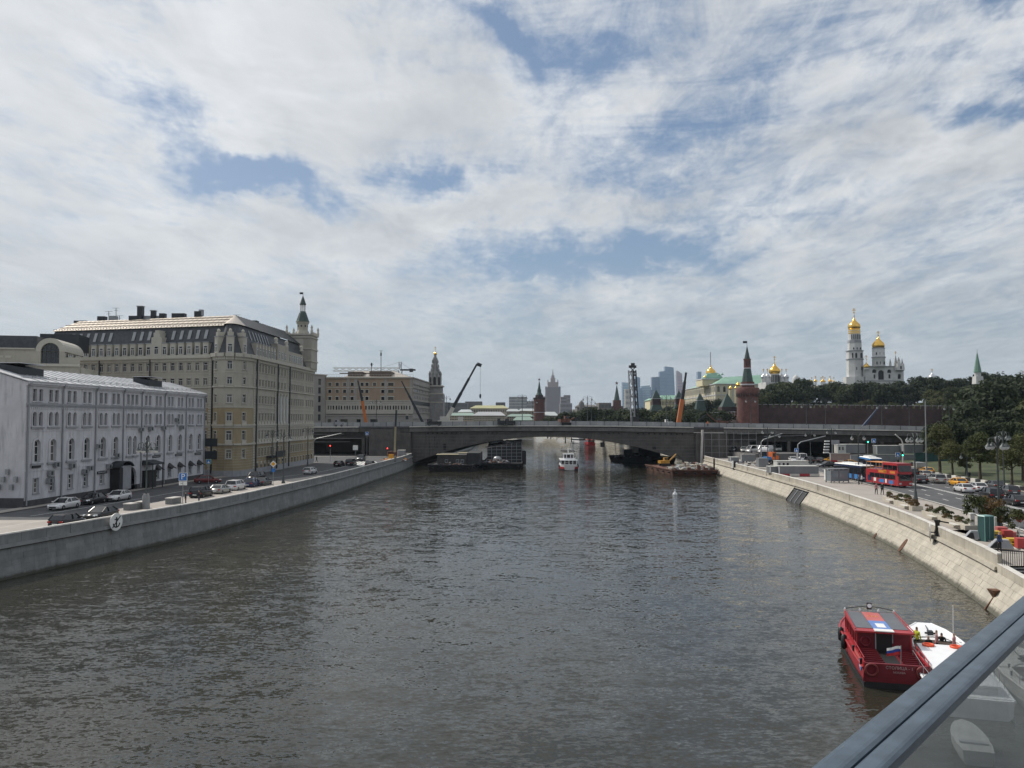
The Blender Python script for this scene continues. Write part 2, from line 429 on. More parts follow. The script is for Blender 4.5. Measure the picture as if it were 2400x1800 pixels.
# lawn beyond the road, gently rising
def lawn_z(x, y):
    return GZ + .05 + max(0, min(1, (y - 150) / 90)) * 1.6 + max(0, min(1, (x - far_r(y) - 3) / 60)) * 2.0
mb = MB()
n1, n2 = 20, 16
for i in range(n1):
    for j in range(n2):
        def gp(i, j):
            y = 60 + i * 9; a = far_r(y) + 2.2; x = a + (j / n2) ** 1.3 * 110
            return (x, y, lawn_z(x, y) if j else GZ + .02)
        mb.quad(gp(i, j), gp(i, j + 1), gp(i + 1, j + 1), gp(i + 1, j), grass_m)
tag(mb.build('lawn'), kind='structure')

# left road: asphalt band, pavements, lines
kerb_l = lambda y: bank_l(y) - lerp_tab([(0, 11.5), (150, 11.0), (185, 3.5), (226, 3.0)])(y)  # pale paving widened to stand for the sunlit strip of road
face_l = smooth_tab([(0, -76), (109, -64.2), (164, -61.2), (170, -58.5), (225, -54.2), (300, -54)])
mb = MB(); strip(mb, lambda y: face_l(y) + 2.0, kerb_l, GZ + .006, asphalt, -60, 162)
strip(mb, lambda y: face_l(y) + 2.5, kerb_l, GZ + .006, asphalt, 162, 226)
strip(mb, lambda y: -64, lambda y: bank_l(y) - 2.4, GZ + .006, asphalt, 226, 262)
tag(mb.build('left_road'), kind='structure')
left_pave_and_sunlit = mat('left_paving_and_sunlit_road', (.34, .31, .28), .9, var=.10, vs=.3)
mb = MB(); strip(mb, lambda y: kerb_l(y), in_l, GZ + .10, left_pave_and_sunlit, -60, 226); strip(mb, lambda y: face_l(y), lambda y: face_l(y) + 2.0, GZ + .10, left_pave_and_sunlit, -60, 226)
mb.quad((-78, 20, GZ + .014), (kerb_l(20) , 20, GZ + .014), (kerb_l(96), 96, GZ + .014), (-70, 96, GZ + .014), left_pave_and_sunlit)
tag(mb.build('left_pavement_and_sunlit_road'), kind='structure')
mb = MB(); strip(mb, lambda y: kerb_l(y) - .12, kerb_l, GZ + .115, granite_cap, -60, 226)
strip(mb, lambda y: kerb_l(y) - 6.0, lambda y: kerb_l(y) - 5.85, GZ + .012, paint_w, 100, 226)
strip(mb, lambda y: kerb_l(y) + 5.0, lambda y: kerb_l(y) + 5.15, GZ + .112, paint_w, 20, 120)
for k in range(7): mb.quad(P(820 + k * 9, 1082, GZ + .012), P(826 + k * 9, 1082, GZ + .012), P(850 + k * 9, 1092, GZ + .012), P(843 + k * 9, 1092, GZ + .012), paint_w)
tag(mb.build('left_road_markings'), kind='structure')

# embankment walls: laid stones as parts, the rest joined
def stone(mb, q, n, m, t=.16, g=.012):
    """q: four corners of the stone face; n: outward; a chamfered block standing proud of the backing"""
    q = [Vector(p) for p in q]; c = sum(q, Vector()) / 4
    def sh(p, d):
        r = p - c; k = r.length
        return c + r * (1 - d / k)
    base = [sh(p, g) - n * t for p in q]; out = [sh(p, g) for p in q]; top = [sh(p, g + .015) + n * .012 for p in q]
    vs_ = base + out + top
    fs = []
    for a in (0, 4):
        for i in range(4): fs.append((a + i, a + (i + 1) % 4, a + 4 + (i + 1) % 4, a + 4 + i))
    fs.append((8, 9, 10, 11)); mb.add(vs_, fs, m)

def embank(name, label, bank, sgn, run, ztop, y0, y1, course, length, m, near, bulge=0.0):
    """sgn=+1: land to the right.  The face runs from the waterline out by `run` up to ztop"""
    th = thing(name, label, 'embankment wall', (bank(y0), y0, 0))
    def pt(y, z):
        return Vector((bank(y) + sgn * run * max(z, -1) / ztop, y, z))
    back = MB(); ys = [y0 + (y1 - y0) * i / 60 for i in range(61)]
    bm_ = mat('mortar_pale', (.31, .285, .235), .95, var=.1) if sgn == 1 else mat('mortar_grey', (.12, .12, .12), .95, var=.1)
    for a, b in zip(ys, ys[1:]):
        o = sgn * .12
        back.quad(pt(a, -1) + Vector((o, 0, 0)), pt(b, -1) + Vector((o, 0, 0)), pt(b, ztop) + Vector((o, 0, 0)), pt(a, ztop) + Vector((o, 0, 0)), bm_)
    back.build('backing', th, True)
    nrm = Vector((-sgn * ztop, 0, run)).normalized()
    rows = max(1, round(ztop / course)); cnt = 0; rest = MB(); rnd = random.Random(4)
    zb = [-.35] + [ztop * (k + 1) / rows for k in range(rows)]
    y = y0; k = 0
    cols = []
    while y < y1:
        L = length * (1 + .012 * max(0, y - 90) / 10 if False else 1); cols.append((y, min(y + L, y1))); y += L
    for (a, b) in cols:
        for r in range(rows):
            sft = (length / 2 if r % 2 else 0)
            a2, b2 = a + sft, b + sft
            jit = rnd.uniform(-.012, .012)
            nj = nrm * jit
            q = [pt(a2, zb[r]) + nj, pt(b2, zb[r]) + nj, pt(b2, zb[r + 1]) + nj, pt(a2, zb[r + 1]) + nj]
            if a2 < near and cnt < 290:
                s = MB(); stone(s, q, nrm, m); s.build('stone', th, True); cnt += 1
            else: stone(rest, q, nrm, m)
    o = rest.build('stonework', th, True); o['kind'] = 'stuff'
    return th, pt

def ledge_and_parapet(th, bank, sgn, off, z0, y0, y1, near, m, hgt=1.0, seg=3.0, cap=granite_cap, yskip=None):
    """a projecting ledge with a dark groove under it, then the parapet in panels with a coping"""
    f = lambda y, d: bank(y) + sgn * (off + d)
    g = MB(); L = MB()
    ys = [y0 + (y1 - y0) * i / 90 for i in range(91)]
    for a, b in zip(ys, ys[1:]):
        g.hexa([(f(a, -.05), a, z0), (f(a, .5), a, z0), (f(b, .5), b, z0), (f(b, -.05), b, z0), (f(a, -.05), a, z0 + .12), (f(a, .5), a, z0 + .12), (f(b, .5), b, z0 + .12), (f(b, -.05), b, z0 + .12)], groove)
        L.hexa([(f(a, -.28), a, z0 + .12), (f(a, .5), a, z0 + .12), (f(b, .5), b, z0 + .12), (f(b, -.28), b, z0 + .12), (f(a, -.20), a, z0 + .42), (f(a, .5), a, z0 + .42), (f(b, .5), b, z0 + .42), (f(b, -.20), b, z0 + .42)], m)
    g.build('groove', th, True); L.build('ledge', th, True)
    y = y0; i = 0; rest = MB()
    while y < y1 - .1:
        a, b = y + .02, min(y + seg, y1) - .02
        q = MB() if y < near else rest
        ins = .10 if i % 6 else .04
        hh = hgt
        lo = z0 + .42
        q.hexa([(f(a, ins), a, lo), (f(a, .42), a, lo), (f(b, .42), b, lo), (f(b, ins), b, lo), (f(a, ins), a, lo + hh - .12), (f(a, .42), a, lo + hh - .12), (f(b, .42), b, lo + hh - .12), (f(b, ins), b, lo + hh - .12)], m)
        q.hexa([(f(a, ins - .05), a, lo + hh - .12), (f(a, .47), a, lo + hh - .12), (f(b, .47), b, lo + hh - .12), (f(b, ins - .05), b, lo + hh - .12), (f(a, ins), a, lo + hh), (f(a, .42), a, lo + hh), (f(b, .42), b, lo + hh), (f(b, ins), b, lo + hh)], cap)
        if q is not rest: q.build('parapet_panel', th, True)
        y += seg; i += 1
    if rest.v: rest.build('parapet_run', th, True)['kind'] = 'stuff'

tr, pt_r = embank('right_embankment', 'pale granite embankment sloping into the river below the promenade', bank_r, 1, 1.75, 2.35, 40, 262, .47, 1.9, granite, 180)
ledge_and_parapet(tr, bank_r, 1, 1.75, 2.35, 67, 252, 170, granite, 1.05, 3.0)
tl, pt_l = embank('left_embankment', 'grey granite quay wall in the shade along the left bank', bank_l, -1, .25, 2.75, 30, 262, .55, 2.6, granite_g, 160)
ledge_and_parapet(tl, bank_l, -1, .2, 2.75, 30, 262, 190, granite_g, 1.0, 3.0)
mb = MB(); strip(mb, lambda y: bank_r(y) + 1.72, lambda y: bank_r(y) + 2.3, 3.012, granite_cap, 40, 67); strip(mb, lambda y: bank_r(y) + 1.70, lambda y: bank_r(y) + 1.72, 2.4, granite, 40, 67)
for a in range(40, 67, 3): mb.quad((bank_r(a) + 1.72, a, 2.3), (bank_r(a + 3) + 1.72, a + 3, 2.3), (bank_r(a + 3) + 1.72, a + 3, 3.012), (bank_r(a) + 1.72, a, 3.012), granite)
mb.build('coping', tr, True)
# banks beyond the bridge
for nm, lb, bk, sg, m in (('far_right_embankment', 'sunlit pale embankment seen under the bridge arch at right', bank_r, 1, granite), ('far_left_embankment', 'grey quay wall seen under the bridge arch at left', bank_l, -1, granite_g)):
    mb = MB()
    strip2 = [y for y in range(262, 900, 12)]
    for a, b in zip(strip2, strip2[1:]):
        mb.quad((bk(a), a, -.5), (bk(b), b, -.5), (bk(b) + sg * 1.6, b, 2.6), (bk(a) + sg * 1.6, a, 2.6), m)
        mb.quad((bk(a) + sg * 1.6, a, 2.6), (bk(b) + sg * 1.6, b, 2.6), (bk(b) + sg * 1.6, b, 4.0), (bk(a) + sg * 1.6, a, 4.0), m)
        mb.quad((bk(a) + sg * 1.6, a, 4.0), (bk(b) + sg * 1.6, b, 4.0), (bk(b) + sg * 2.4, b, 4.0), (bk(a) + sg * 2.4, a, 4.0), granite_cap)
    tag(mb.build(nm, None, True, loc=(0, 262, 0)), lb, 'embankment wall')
# near banks, towards and behind the camera
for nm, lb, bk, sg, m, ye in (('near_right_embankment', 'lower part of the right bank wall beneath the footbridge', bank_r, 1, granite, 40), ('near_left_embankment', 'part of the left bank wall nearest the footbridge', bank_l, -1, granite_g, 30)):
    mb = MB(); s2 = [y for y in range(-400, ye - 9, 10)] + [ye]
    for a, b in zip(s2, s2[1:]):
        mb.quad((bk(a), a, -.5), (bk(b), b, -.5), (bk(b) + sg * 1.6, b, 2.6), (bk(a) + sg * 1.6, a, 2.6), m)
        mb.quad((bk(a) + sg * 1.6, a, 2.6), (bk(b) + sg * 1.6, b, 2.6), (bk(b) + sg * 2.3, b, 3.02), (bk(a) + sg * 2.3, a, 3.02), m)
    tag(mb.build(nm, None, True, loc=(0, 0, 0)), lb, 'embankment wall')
# culvert mouth in the right slope
mb = MB()
cu = thing('culvert_mouth', 'dark three-bay outfall opening in the sloping right embankment', 'outfall', (bank_r(147), 147, 0))
n_ = Vector((-2.35, 0, 1.75)).normalized()
def cpt(y, z, o): return pt_r(y, z) + n_ * o
y0, y1 = 143.5, 152.5
mb.hexa([cpt(y0, -.3, -.1), cpt(y1, -.3, -.1), cpt(y1, 2.05, -.1), cpt(y0, 2.05, -.1), cpt(y0, -.3, .05), cpt(y1, -.3, .05), cpt(y1, 2.05, .05), cpt(y0, 2.05, .05)], black)
mb.build('opening', cu, True)
for y in (y0, 146.5, 149.5, y1):
    mb = MB(); mb.bar(cpt(y, -.2, .12), cpt(y, 2.1, .12), .16, .16, metal_g if y in (146.5, 149.5) else metal_d); mb.build('bar', cu, True)
mb = MB(); mb.bar(cpt(y0, 2.0, .14), cpt(y1, 2.0, .14), .2, .14, metal_d); mb.build('lintel', cu, True)
mb = MB(); mb.bar(cpt(y0, 1.75, .12), cpt(y1, 1.75, .12), .08, .08, metal_g); mb.build('rail', cu, True)
# rusty outlet plates and pipe near the waterline
rust = mat('rust', (.12, .06, .035), .9, var=.4, vs=3)
for (y, z, w, h, lb) in ((92.6, .55, .35, .9, 'small oval rusty flap low on the right embankment'), (103.4, .15, .25, .4, 'tiny dark outlet at the waterline of the right embankment')):
    mb = MB(); c = pt_r(y, z) + n_ * .05; ax = Vector((1.75, 0, 2.35)).normalized()
    pts = [c + Vector((0, 1, 0)) * math.cos(2 * math.pi * k / 14) * w + ax * math.sin(2 * math.pi * k / 14) * h for k in range(14)]
    mb.loft([pts, [p + n_ * .06 for p in pts]], rust); tag(mb.build('outlet_flap', None, True, loc=tuple(c)), lb, 'outlet flap')
ob = thing('outlet_box', 'rusty funnel with a drain pipe on the near right embankment', 'drain', tuple(pt_r(64.5, 1.0)))
mb = MB(); c = pt_r(64.5, 1.0)
mb.taper(c.x - .12, c.x + .12, c.y - .12, c.y + .12, c.z - .2, c.x - .42, c.x + .3, c.y - .42, c.y + .42, c.z + .45, rust); mb.build('funnel', ob, True)
mb = MB(); mb.tube([c, pt_r(64.3, -.1) + n_ * .1], .07, rust); mb.build('pipe', ob, True)
# ------------------------------------------------------------------ facades
def wall_open(mb, F, L, z0, z1, ops, m, depth=.3, mrev=None, u_start=0.0):
    """wall sheet of frame F with real openings; ops: (ua, ub, za, zb, arched)"""
    mrev = mrev or m
    us = sorted({u_start, L, *[round(o[0], 3) for o in ops], *[round(o[1], 3) for o in ops]})
    rows = {}
    for o in ops: rows.setdefault((round(o[2], 3), round(o[3], 3)), []).append(o)
    zs = sorted({z0, z1, *[k for r in rows for k in r]})
    for za, zb in zip(zs, zs[1:]):
        hit = sorted([(o[0], o[1]) for o in ops if o[2] <= za + 1e-3 and o[3] >= zb - 1e-3])
        u = u_start
        for a, b in hit:
            if a > u + 1e-4: mb.quad(F(u, 0, za), F(a, 0, za), F(a, 0, zb), F(u, 0, zb), m)
            u = max(u, b)
        if u < L - 1e-4: mb.quad(F(u, 0, za), F(L, 0, za), F(L, 0, zb), F(u, 0, zb), m)
    for a, b, za, zb, ar in ops:
        d = -depth
        mb.quad(F(a, 0, za), F(b, 0, za), F(b, d, za), F(a, d, za), mrev)
        if not ar:
            mb.quad(F(a, 0, za), F(a, d, za), F(a, d, zb), F(a, 0, zb), mrev); mb.quad(F(b, 0, za), F(b, d, za), F(b, d, zb), F(b, 0, zb), mrev)
            mb.quad(F(a, 0, zb), F(b, 0, zb), F(b, d, zb), F(a, d, zb), mrev)
        else:
            r = (b - a) / 2; c = (a + b) / 2; zc = zb - r; n = 8
            pts = [(c - r * math.cos(math.pi * k / n), zc + r * math.sin(math.pi * k / n)) for k in range(n + 1)]
            mb.quad(F(a, 0, za), F(a, d, za), F(a, d, zc), F(a, 0, zc), mrev); mb.quad(F(b, 0, za), F(b, d, za), F(b, d, zc), F(b, 0, zc), mrev)
            for (p, q) in zip(pts, pts[1:]):
                mb.quad(F(p[0], 0, p[1]), F(q[0], 0, q[1]), F(q[0], d, q[1]), F(p[0], d, p[1]), mrev)
                mb.quad(F(p[0], 0, p[1]), F(q[0], 0, q[1]), F(q[0], 0, zb), F(p[0], 0, zb), m)
WM = {}
def win_meshes(w, h, ar, fm, style):
    """pane and frame meshes, origin at the bottom middle, outward = -y"""
    k = (round(w, 2), round(h, 2), ar, fm.name, style)
    if k in WM: return WM[k]
    a = MB(); b = MB(); r = w / 2; n = 8; t = .09 * min(1, w)
    if ar: out = [(-r, 0)] + [(-r * math.cos(math.pi * i / n), h - r + r * math.sin(math.pi * i / n)) for i in range(n + 1)] + [(r, 0)]
    else: out = [(-r, 0), (-r, h), (r, h), (r, 0)]
    a.poly([(x, 0, z) for x, z in out], glass)
    N = len(out); cx, cz = 0, h / 2
    inn = [(x * (1 - t / r), cz + (z - cz) * (1 - 2 * t / h)) for x, z in out]
    for i in range(N):
        j = (i + 1) % N
        b.quad((out[i][0], -.03, out[i][1]), (out[j][0], -.03, out[j][1]), (inn[j][0], -.03, inn[j][1]), (inn[i][0], -.03, inn[i][1]), fm)
    if style in ('cross', 'tee', 'grid'):
        b.box(-t / 2, t / 2, -.05, -.02, t, h * (.70 if style == 'tee' else 1) - t * .5, fm)
        zz = h * .70
        b.box(-r + t, r - t, -.052, -.018, zz - t / 2, zz + t / 2, fm)
        if style == 'grid':
            b.box(-r + t, r - t, -.052, -.018, h * .35 - t / 2, h * .35 + t / 2, fm)
    WM[k] = (a.mesh('window'), b.mesh('window_frame'))
    return WM[k]
def windows(th, F, ops, fm, style='cross', depth=.22, frames=True):
    for a, b, za, zb, ar in ops:
        pm, fr = win_meshes(b - a, zb - za, ar, fm, style)
        p = F((a + b) / 2, -depth, za); o = link('window', pm, th, (p[0] - th.location.x, p[1] - th.location.y, p[2] - th.location.z), F.ang)
        if frames: link('window_frame', fr, o)
def surround(mb, F, op, m, w=.16, t=.06, sill=True, key=False):
    a, b, za, zb, ar = op
    if ar:
        r = (b - a) / 2; c = (a + b) / 2; zc = zb - r; n = 8
        for k in range(n):
            p0, p1 = math.pi * k / n, math.pi * (k + 1) / n
            q = []
            for rr in (r, r + w):
                for p in (p0, p1): q.append((c - rr * math.cos(p), zc + rr * math.sin(p)))
            mb.hexa([F(q[0][0], 0, q[0][1]), F(q[1][0], 0, q[1][1]), F(q[3][0], 0, q[3][1]), F(q[2][0], 0, q[2][1]),
                     F(q[0][0], t, q[0][1]), F(q[1][0], t, q[1][1]), F(q[3][0], t, q[3][1]), F(q[2][0], t, q[2][1])], m)
        mb.fbox(F, a - w, a, za, zc, 0.003, t, m); mb.fbox(F, b, b + w, za, zc, 0.003, t, m)
    else:
        mb.fbox(F, a - w, a, za, zb, 0.003, t, m); mb.fbox(F, b, b + w, za, zb, 0.003, t, m)
        mb.fbox(F, a - w, b + w, zb, zb + w, 0.003, t + .02, m)
    if sill: mb.fbox(F, a - w - .08, b + w + .08, za - .14, za, 0.003, t + .10, m)

# ------------------------------------------------------------------ white warehouse building
A, B_ = (-64.0, 109.0), (-61.0, 164.5)
WF = Fr(A, B_); L = WF.L
wb = thing('white_building', 'long white four-storey building with arched windows and downpipes on the left bank', 'building', (A[0], A[1], GZ))
pipes = [.4, 8.1, 16.5, 24.5, 30.4, 38.6, 47.1, L - .35]
EZ = 19.6
ops = []; tops = []
def pair(c, g, w, za, zb, ar): return [(c - g / 2 - w, c - g / 2, za, zb, ar), (c + g / 2, c + g / 2 + w, za, zb, ar)]
r4 = []; r3 = []; r2 = []; r1 = []
for i, (a, b) in enumerate(zip(pipes, pipes[1:])):
    w = b - a
    cs = [a + w * .27, a + w * .73] if i != 3 else [a + w * .5]
    for c in cs:
        if i == 3:
            for k in (-1, 0, 1): r4.append((c + k * 1.35 - .4, c + k * 1.35 + .4, 17.05, 18.7, False)); r3.append((c + k * 1.35 - .42, c + k * 1.35 + .42, 13.75, 15.65, True))
            r2 += pair(c, .5, 1.15, 8.85, 11.9, True)
        else:
            r4 += pair(c, .55, .78, 17.05, 18.7, False); r3 += pair(c, .5, .85, 13.75, 15.65, True)
            r2.append((c - .72, c + .72, 8.85, 11.9, True))
            if i < 3 and not (i == 2 and c > a + w * .5): r1.append((c - .55, c + .55, 4.75, 6.7, False))
            if i > 3 and not (i == 4 and c < a + w * .5): r1.append((c - .5, c + .5, 4.4, 6.3, True))
doors = [(25.6, 29.2, GZ + .02, 6.9, True)]
ops = r4 + r3 + r2 + r1 + doors
mb = MB(); wall_open(mb, WF, L, GZ + .9, EZ, [o for o in ops if o not in doors] + [(25.6, 29.2, GZ + .9, 6.9, True)], white_pl, .38)
# near gable wall and the other sides
dpt = 15.5; ridge_n, ridge_z = 7.5, 21.9
def WG(u, o, z): return WF(u, o, z)
mb.poly([WF(0, 0, GZ), WF(0, 0, EZ), WF(0, -ridge_n, ridge_z), WF(0, -dpt, EZ), WF(0, -dpt, GZ)], white_pl)
mb.poly([WF(L, 0, GZ), WF(L, 0, EZ), WF(L, -ridge_n, ridge_z), WF(L, -dpt, EZ), WF(L, -dpt, GZ)], white_pl)
mb.quad(WF(0, -dpt, GZ), WF(L, -dpt, GZ), WF(L, -dpt, EZ), WF(0, -dpt, EZ), white_pl)
mb.build('wall', wb, True)
dk = mat('dark_plinth', (.06, .06, .065), .9, var=.2)
mb = MB(); mb.fbox(WF, -.1, 25.6, GZ, GZ + .9, -.3, .08, dk); mb.fbox(WF, 29.2, L, GZ, GZ + .9, -.3, .08, dk)
mb.fbox(WF, -.12, -.02, GZ, GZ + 1.3, -dpt, .05, dk); mb.build('plinth', wb, True)
roof_m = mat('pale_roof_sheet', (.50, .51, .53), .55, .25, var=.12, vs=.4, dirt=.3)
mb = MB()
nseg = 26
for i in range(nseg):
    a, b = L * i / nseg, L * (i + 1) / nseg - .05
    mb.hexa([WF(a - (.3 if i == 0 else 0), .45, EZ + .02), WF(b, .45, EZ + .02), WF(b, -ridge_n, ridge_z), WF(a, -ridge_n, ridge_z), WF(a - (.3 if i == 0 else 0), .45, EZ + .14), WF(b, .45, EZ + .14), WF(b, -ridge_n, ridge_z + .14), WF(a, -ridge_n, ridge_z + .14)], roof_m)
    mb.bar(WF(b, .4, EZ + .18), WF(b, -ridge_n, ridge_z + .2), .06, .10, roof_m)
mb.hexa([WF(0, -ridge_n, ridge_z - .02), WF(L, -ridge_n, ridge_z - .02), WF(L, -dpt - .3, EZ), WF(0, -dpt - .3, EZ), WF(0, -ridge_n, ridge_z + .12), WF(L, -ridge_n, ridge_z + .12), WF(L, -dpt - .3, EZ + .12), WF(0, -dpt - .3, EZ + .12)], roof_m)
roof_o = mb.build('roof', wb, True)
mb = MB()                                                # snow guard and roof clutter
for i in range(30): mb.bar(WF(1 + i * L / 31, -1.1, EZ + .4), WF(1 + i * L / 31, -1.0, EZ + .9), .05, .05, metal_g)
mb.bar(WF(.5, -1.1, EZ + .85), WF(L - .5, -1.1, EZ + .85), .05, .05, metal_g); mb.bar(WF(.5, -1.1, EZ + .65), WF(L - .5, -1.1, EZ + .65), .04, .04, metal_g)
mb.build('snow_guard', wb, True)
for (u, n, w, h) in ((2.5, -4.2, 5.5, 1.0), (37, -3.6, 5.0, 1.1)):
    mb = MB(); q = EZ + (ridge_z - EZ) * (-n) / ridge_n
    mb.hexa([WF(u, n - 1.4, q), WF(u + w, n - 1.4, q), WF(u + w, n + 1.4, q - .6), WF(u, n + 1.4, q - .6), WF(u, n - 1.4, q + h + .35), WF(u + w, n - 1.4, q + h + .35), WF(u + w, n + 1.4, q + h - .2), WF(u, n + 1.4, q + h - .2)], metal_d)
    mb.fbox(WF, u - .1, u + w + .1, q + h + .35, q + h + .45, n - 1.5, n + 1.5, roof_m); mb.build('roof_hatch', wb, True)
mb = MB()
for za, zb, n in ((EZ - .28, EZ + .02, .38), (EZ - .5, EZ - .28, .2), (16.55, 16.8, .18), (16.3, 16.55, .08), (13.0, 13.12, .05), (7.7, 7.9, .06)):
    mb.fbox(WF, 0, L, za, zb, .003, n, trim_g if za > 16 and za < 17 else white_pl)
for i, (a, b) in enumerate(zip(pipes, pipes[1:])):      # corbel teeth under the band
    for k in range(int((b - a) / .42)): mb.fbox(WF, a + .3 + k * .42, a + .5 + k * .42, 16.0, 16.28, .003, .09, white_pl)
mb.build('cornice', wb, True)
for rows_, m_, w_, t_ in ((r4, white_pl, .10, .05), (r3, white_pl, .18, .10), (r2, white_pl, .30, .12), (r1, trim_g, .10, .05)):
    for o in rows_:
        mb = MB(); surround(mb, WF, o, m_, w_, t_)
        if rows_ is r3: mb.fbox(WF, o[0] - .28, o[1] + .28, 13.38, 13.58, .003, .22, trim_g)
        if rows_ is r2: mb.fbox(WF, o[0] - .55, o[1] + .55, 8.45, 8.70, .003, .22, trim_g)
        mb.build('window_surround', wb, True)
windows(wb, WF, r4, trim_g, 'cross', .3); windows(wb, WF, r3, trim_g, 'cross', .3); windows(wb, WF, r2, frame_w, 'grid', .34); windows(wb, WF, r1, frame_w, 'grid', .3)
mb = MB(); mb.fbox(WF, 25.6, 29.2, GZ + .03, 6.9, -1.6, -1.5, black); mb.build('door', wb, True)
for p in pipes:
    mb = MB(); mb.tube([WF(p, .02 + .38, EZ - .15), WF(p, .14, EZ - .9), WF(p, .14, GZ + .3)], .11, trim_g); mb.fbox(WF, p - .2, p + .2, EZ - .45, EZ - .12, .3, .55, trim_g); mb.build('downpipe', wb, True)
# air conditioners, awnings, porch, signs: each a part fixed to the house
def ac(u, z, w=1.0, h=.7, m=metal_g):
    o = MB(); o.fbox(WF, u - w / 2, u + w / 2, z, z + h, .1, .55, m); o.fbox(WF, u - w * .3, u + w * .15, z + .1, z + h - .1, .55, .56, metal_d); o.build('air_conditioner', wb, True)
for u, z in ((6.6, 8.0), (10.4, 7.6), (13.6, 6.6), (14.9, 7.0), (20.2, 7.0), (16.9, 10.2), (22.4, 8.6), (30.0, 12.6), (33.3, 12.7), (38.0, 12.8), (43.0, 14.2), (45.0, 12.8), (5.1, 5.9), (5.3, 6.9)): ac(u, z)
for o in [q for q in r1 if q[4]]:
    c = (o[0] + o[1]) / 2; mb = MB(); n = 7; prev = None
    for k in range(n + 1):
        t = math.pi * k / n; cur = (c - .85 * math.cos(t), 6.0 + .85 * math.sin(t), c - .85 * math.cos(t) * 1.0, 5.7)
        if prev: mb.quad(WF(prev[0], .02, prev[1]), WF(cur[0], .02, cur[1]), WF(c - (c - cur[2]) * .95, .95, 5.75 + .25 * math.sin(t)), WF(c - (c - prev[2]) * .95, .95, 5.75 + .25 * math.sin(math.pi * (k - 1) / n)), black)
        prev = cur
    mb.build('awning', wb, True)
pw = MB()                                                 # projecting entrance porch with arched roof
pw.fbox(WF, 20.9, 21.9, GZ, 7.0, .05, 1.6, black); pw.fbox(WF, 21.9, 24.6, GZ + .6, 7.3, .05, 1.5, trim_g)
pw.build('porch', wb, True)
mb = MB(); prev = None
for k in range(8):
    t = math.pi * (.12 + .76 * k / 7); cur = (22.7 - 2.3 * math.cos(t), 6.6 + 1.35 * math.sin(t))
    if prev: mb.hexa([WF(prev[0], .05, prev[1]), WF(cur[0], .05, cur[1]), WF(cur[0], 1.9, cur[1]), WF(prev[0], 1.9, prev[1]), WF(prev[0], .05, prev[1] + .12), WF(cur[0], .05, cur[1] + .12), WF(cur[0], 1.9, cur[1] + .12), WF(prev[0], 1.9, prev[1] + .12)], metal_d)
    prev = cur
mb.build('porch_roof', wb, True)
mb = MB(); mb.fbox(WF, 31.0, 33.8, GZ, 6.0, .05, 1.1, black); mb.fbox(WF, 30.7, 34.6, 7.0, 7.25, .05, 2.1, metal_d)
mb.hexa([WF(30.7, .1, 7.25), WF(34.6, .1, 7.25), WF(34.6, 2.1, 7.25), WF(30.7, 2.1, 7.25), WF(30.9, .1, 7.75), WF(34.4, .1, 7.75), WF(34.4, .3, 7.75), WF(30.9, .3, 7.75)], metal_d)
mb.bar(WF(30.9, 1.9, GZ), WF(30.9, 1.9, 7), .12, .12, metal_d); mb.bar(WF(34.4, 1.9, GZ), WF(34.4, 1.9, 7), .12, .12, metal_d); mb.build('entrance_canopy', wb, True)
for u, z in ((35.8, 8.0), (44.3, 7.9), (52.5, 7.8), (18.6, 6.3)):
    mb = MB(); mb.fbox(WF, u - 1.4, u + 1.4, z, z + .42, .05, .12, black)
    for k in range(8): mb.fbox(WF, u - 1.2 + k * .3, u - 1.02 + k * .3, z + .12, z + .32, .12, .135, trim_g)
    mb.build('shop_sign', wb, True)
mb = MB(); mb.fbox(WF, 1.5, 3.3, 8.1, 8.75, .05, .14, black); mb.build('wall_plaque', wb, True)
for z in (9.9, 7.4):                                      # dark signs jutting from the far corner
    mb = MB(); mb.fbox(WF, L - .15, L + .1, z - .6, z + 1.0, .1, 2.6, metal_d); mb.build('projecting_sign', wb, True)
# red brick outbuilding at the picture's left edge
brick_m = mat('red_brick', (.17, .065, .05), .9, var=.25, vs=2, obj_var=.2)
mb = MB(); p0 = P(-40, 1190, GZ); p1 = P(13, 1188, GZ)
o_ = thing('brick_annex', 'dark red brick outbuilding against the gable at the left edge', 'building', (p0.x, p0.y, GZ))
mb.box(p0.x - 6, p1.x, p1.y - .5, p1.y + 5, GZ, GZ + 6.3, brick_m); mb.build('wall', o_, True)
mb = MB(); mb.box(p0.x - 6.2, p1.x + .3, p1.y - .8, p1.y + 5.2, GZ + 6.3, GZ + 6.6, metal_d); mb.build('roof', o_, True)
mb = MB(); mb.box(p1.x - 1.6, p1.x - .5, p1.y - .56, p1.y - .5, GZ, GZ + 2.2, black); mb.build('door', o_, True)
for k in range(5):
    p = P(20 + k * 5, 1150 + (k % 3) * 12, 6); mb = MB(); mb.fbox(Fr((-80, 109), (-64, 109)), 16 - 3.4 + k * .55, 16 - 3.0 + k * .55, 5.4 + (k % 3) * 1.0, 6.1 + (k % 3) * 1.0, .02, .4, metal_g); mb.build('wall_box', wb, True)

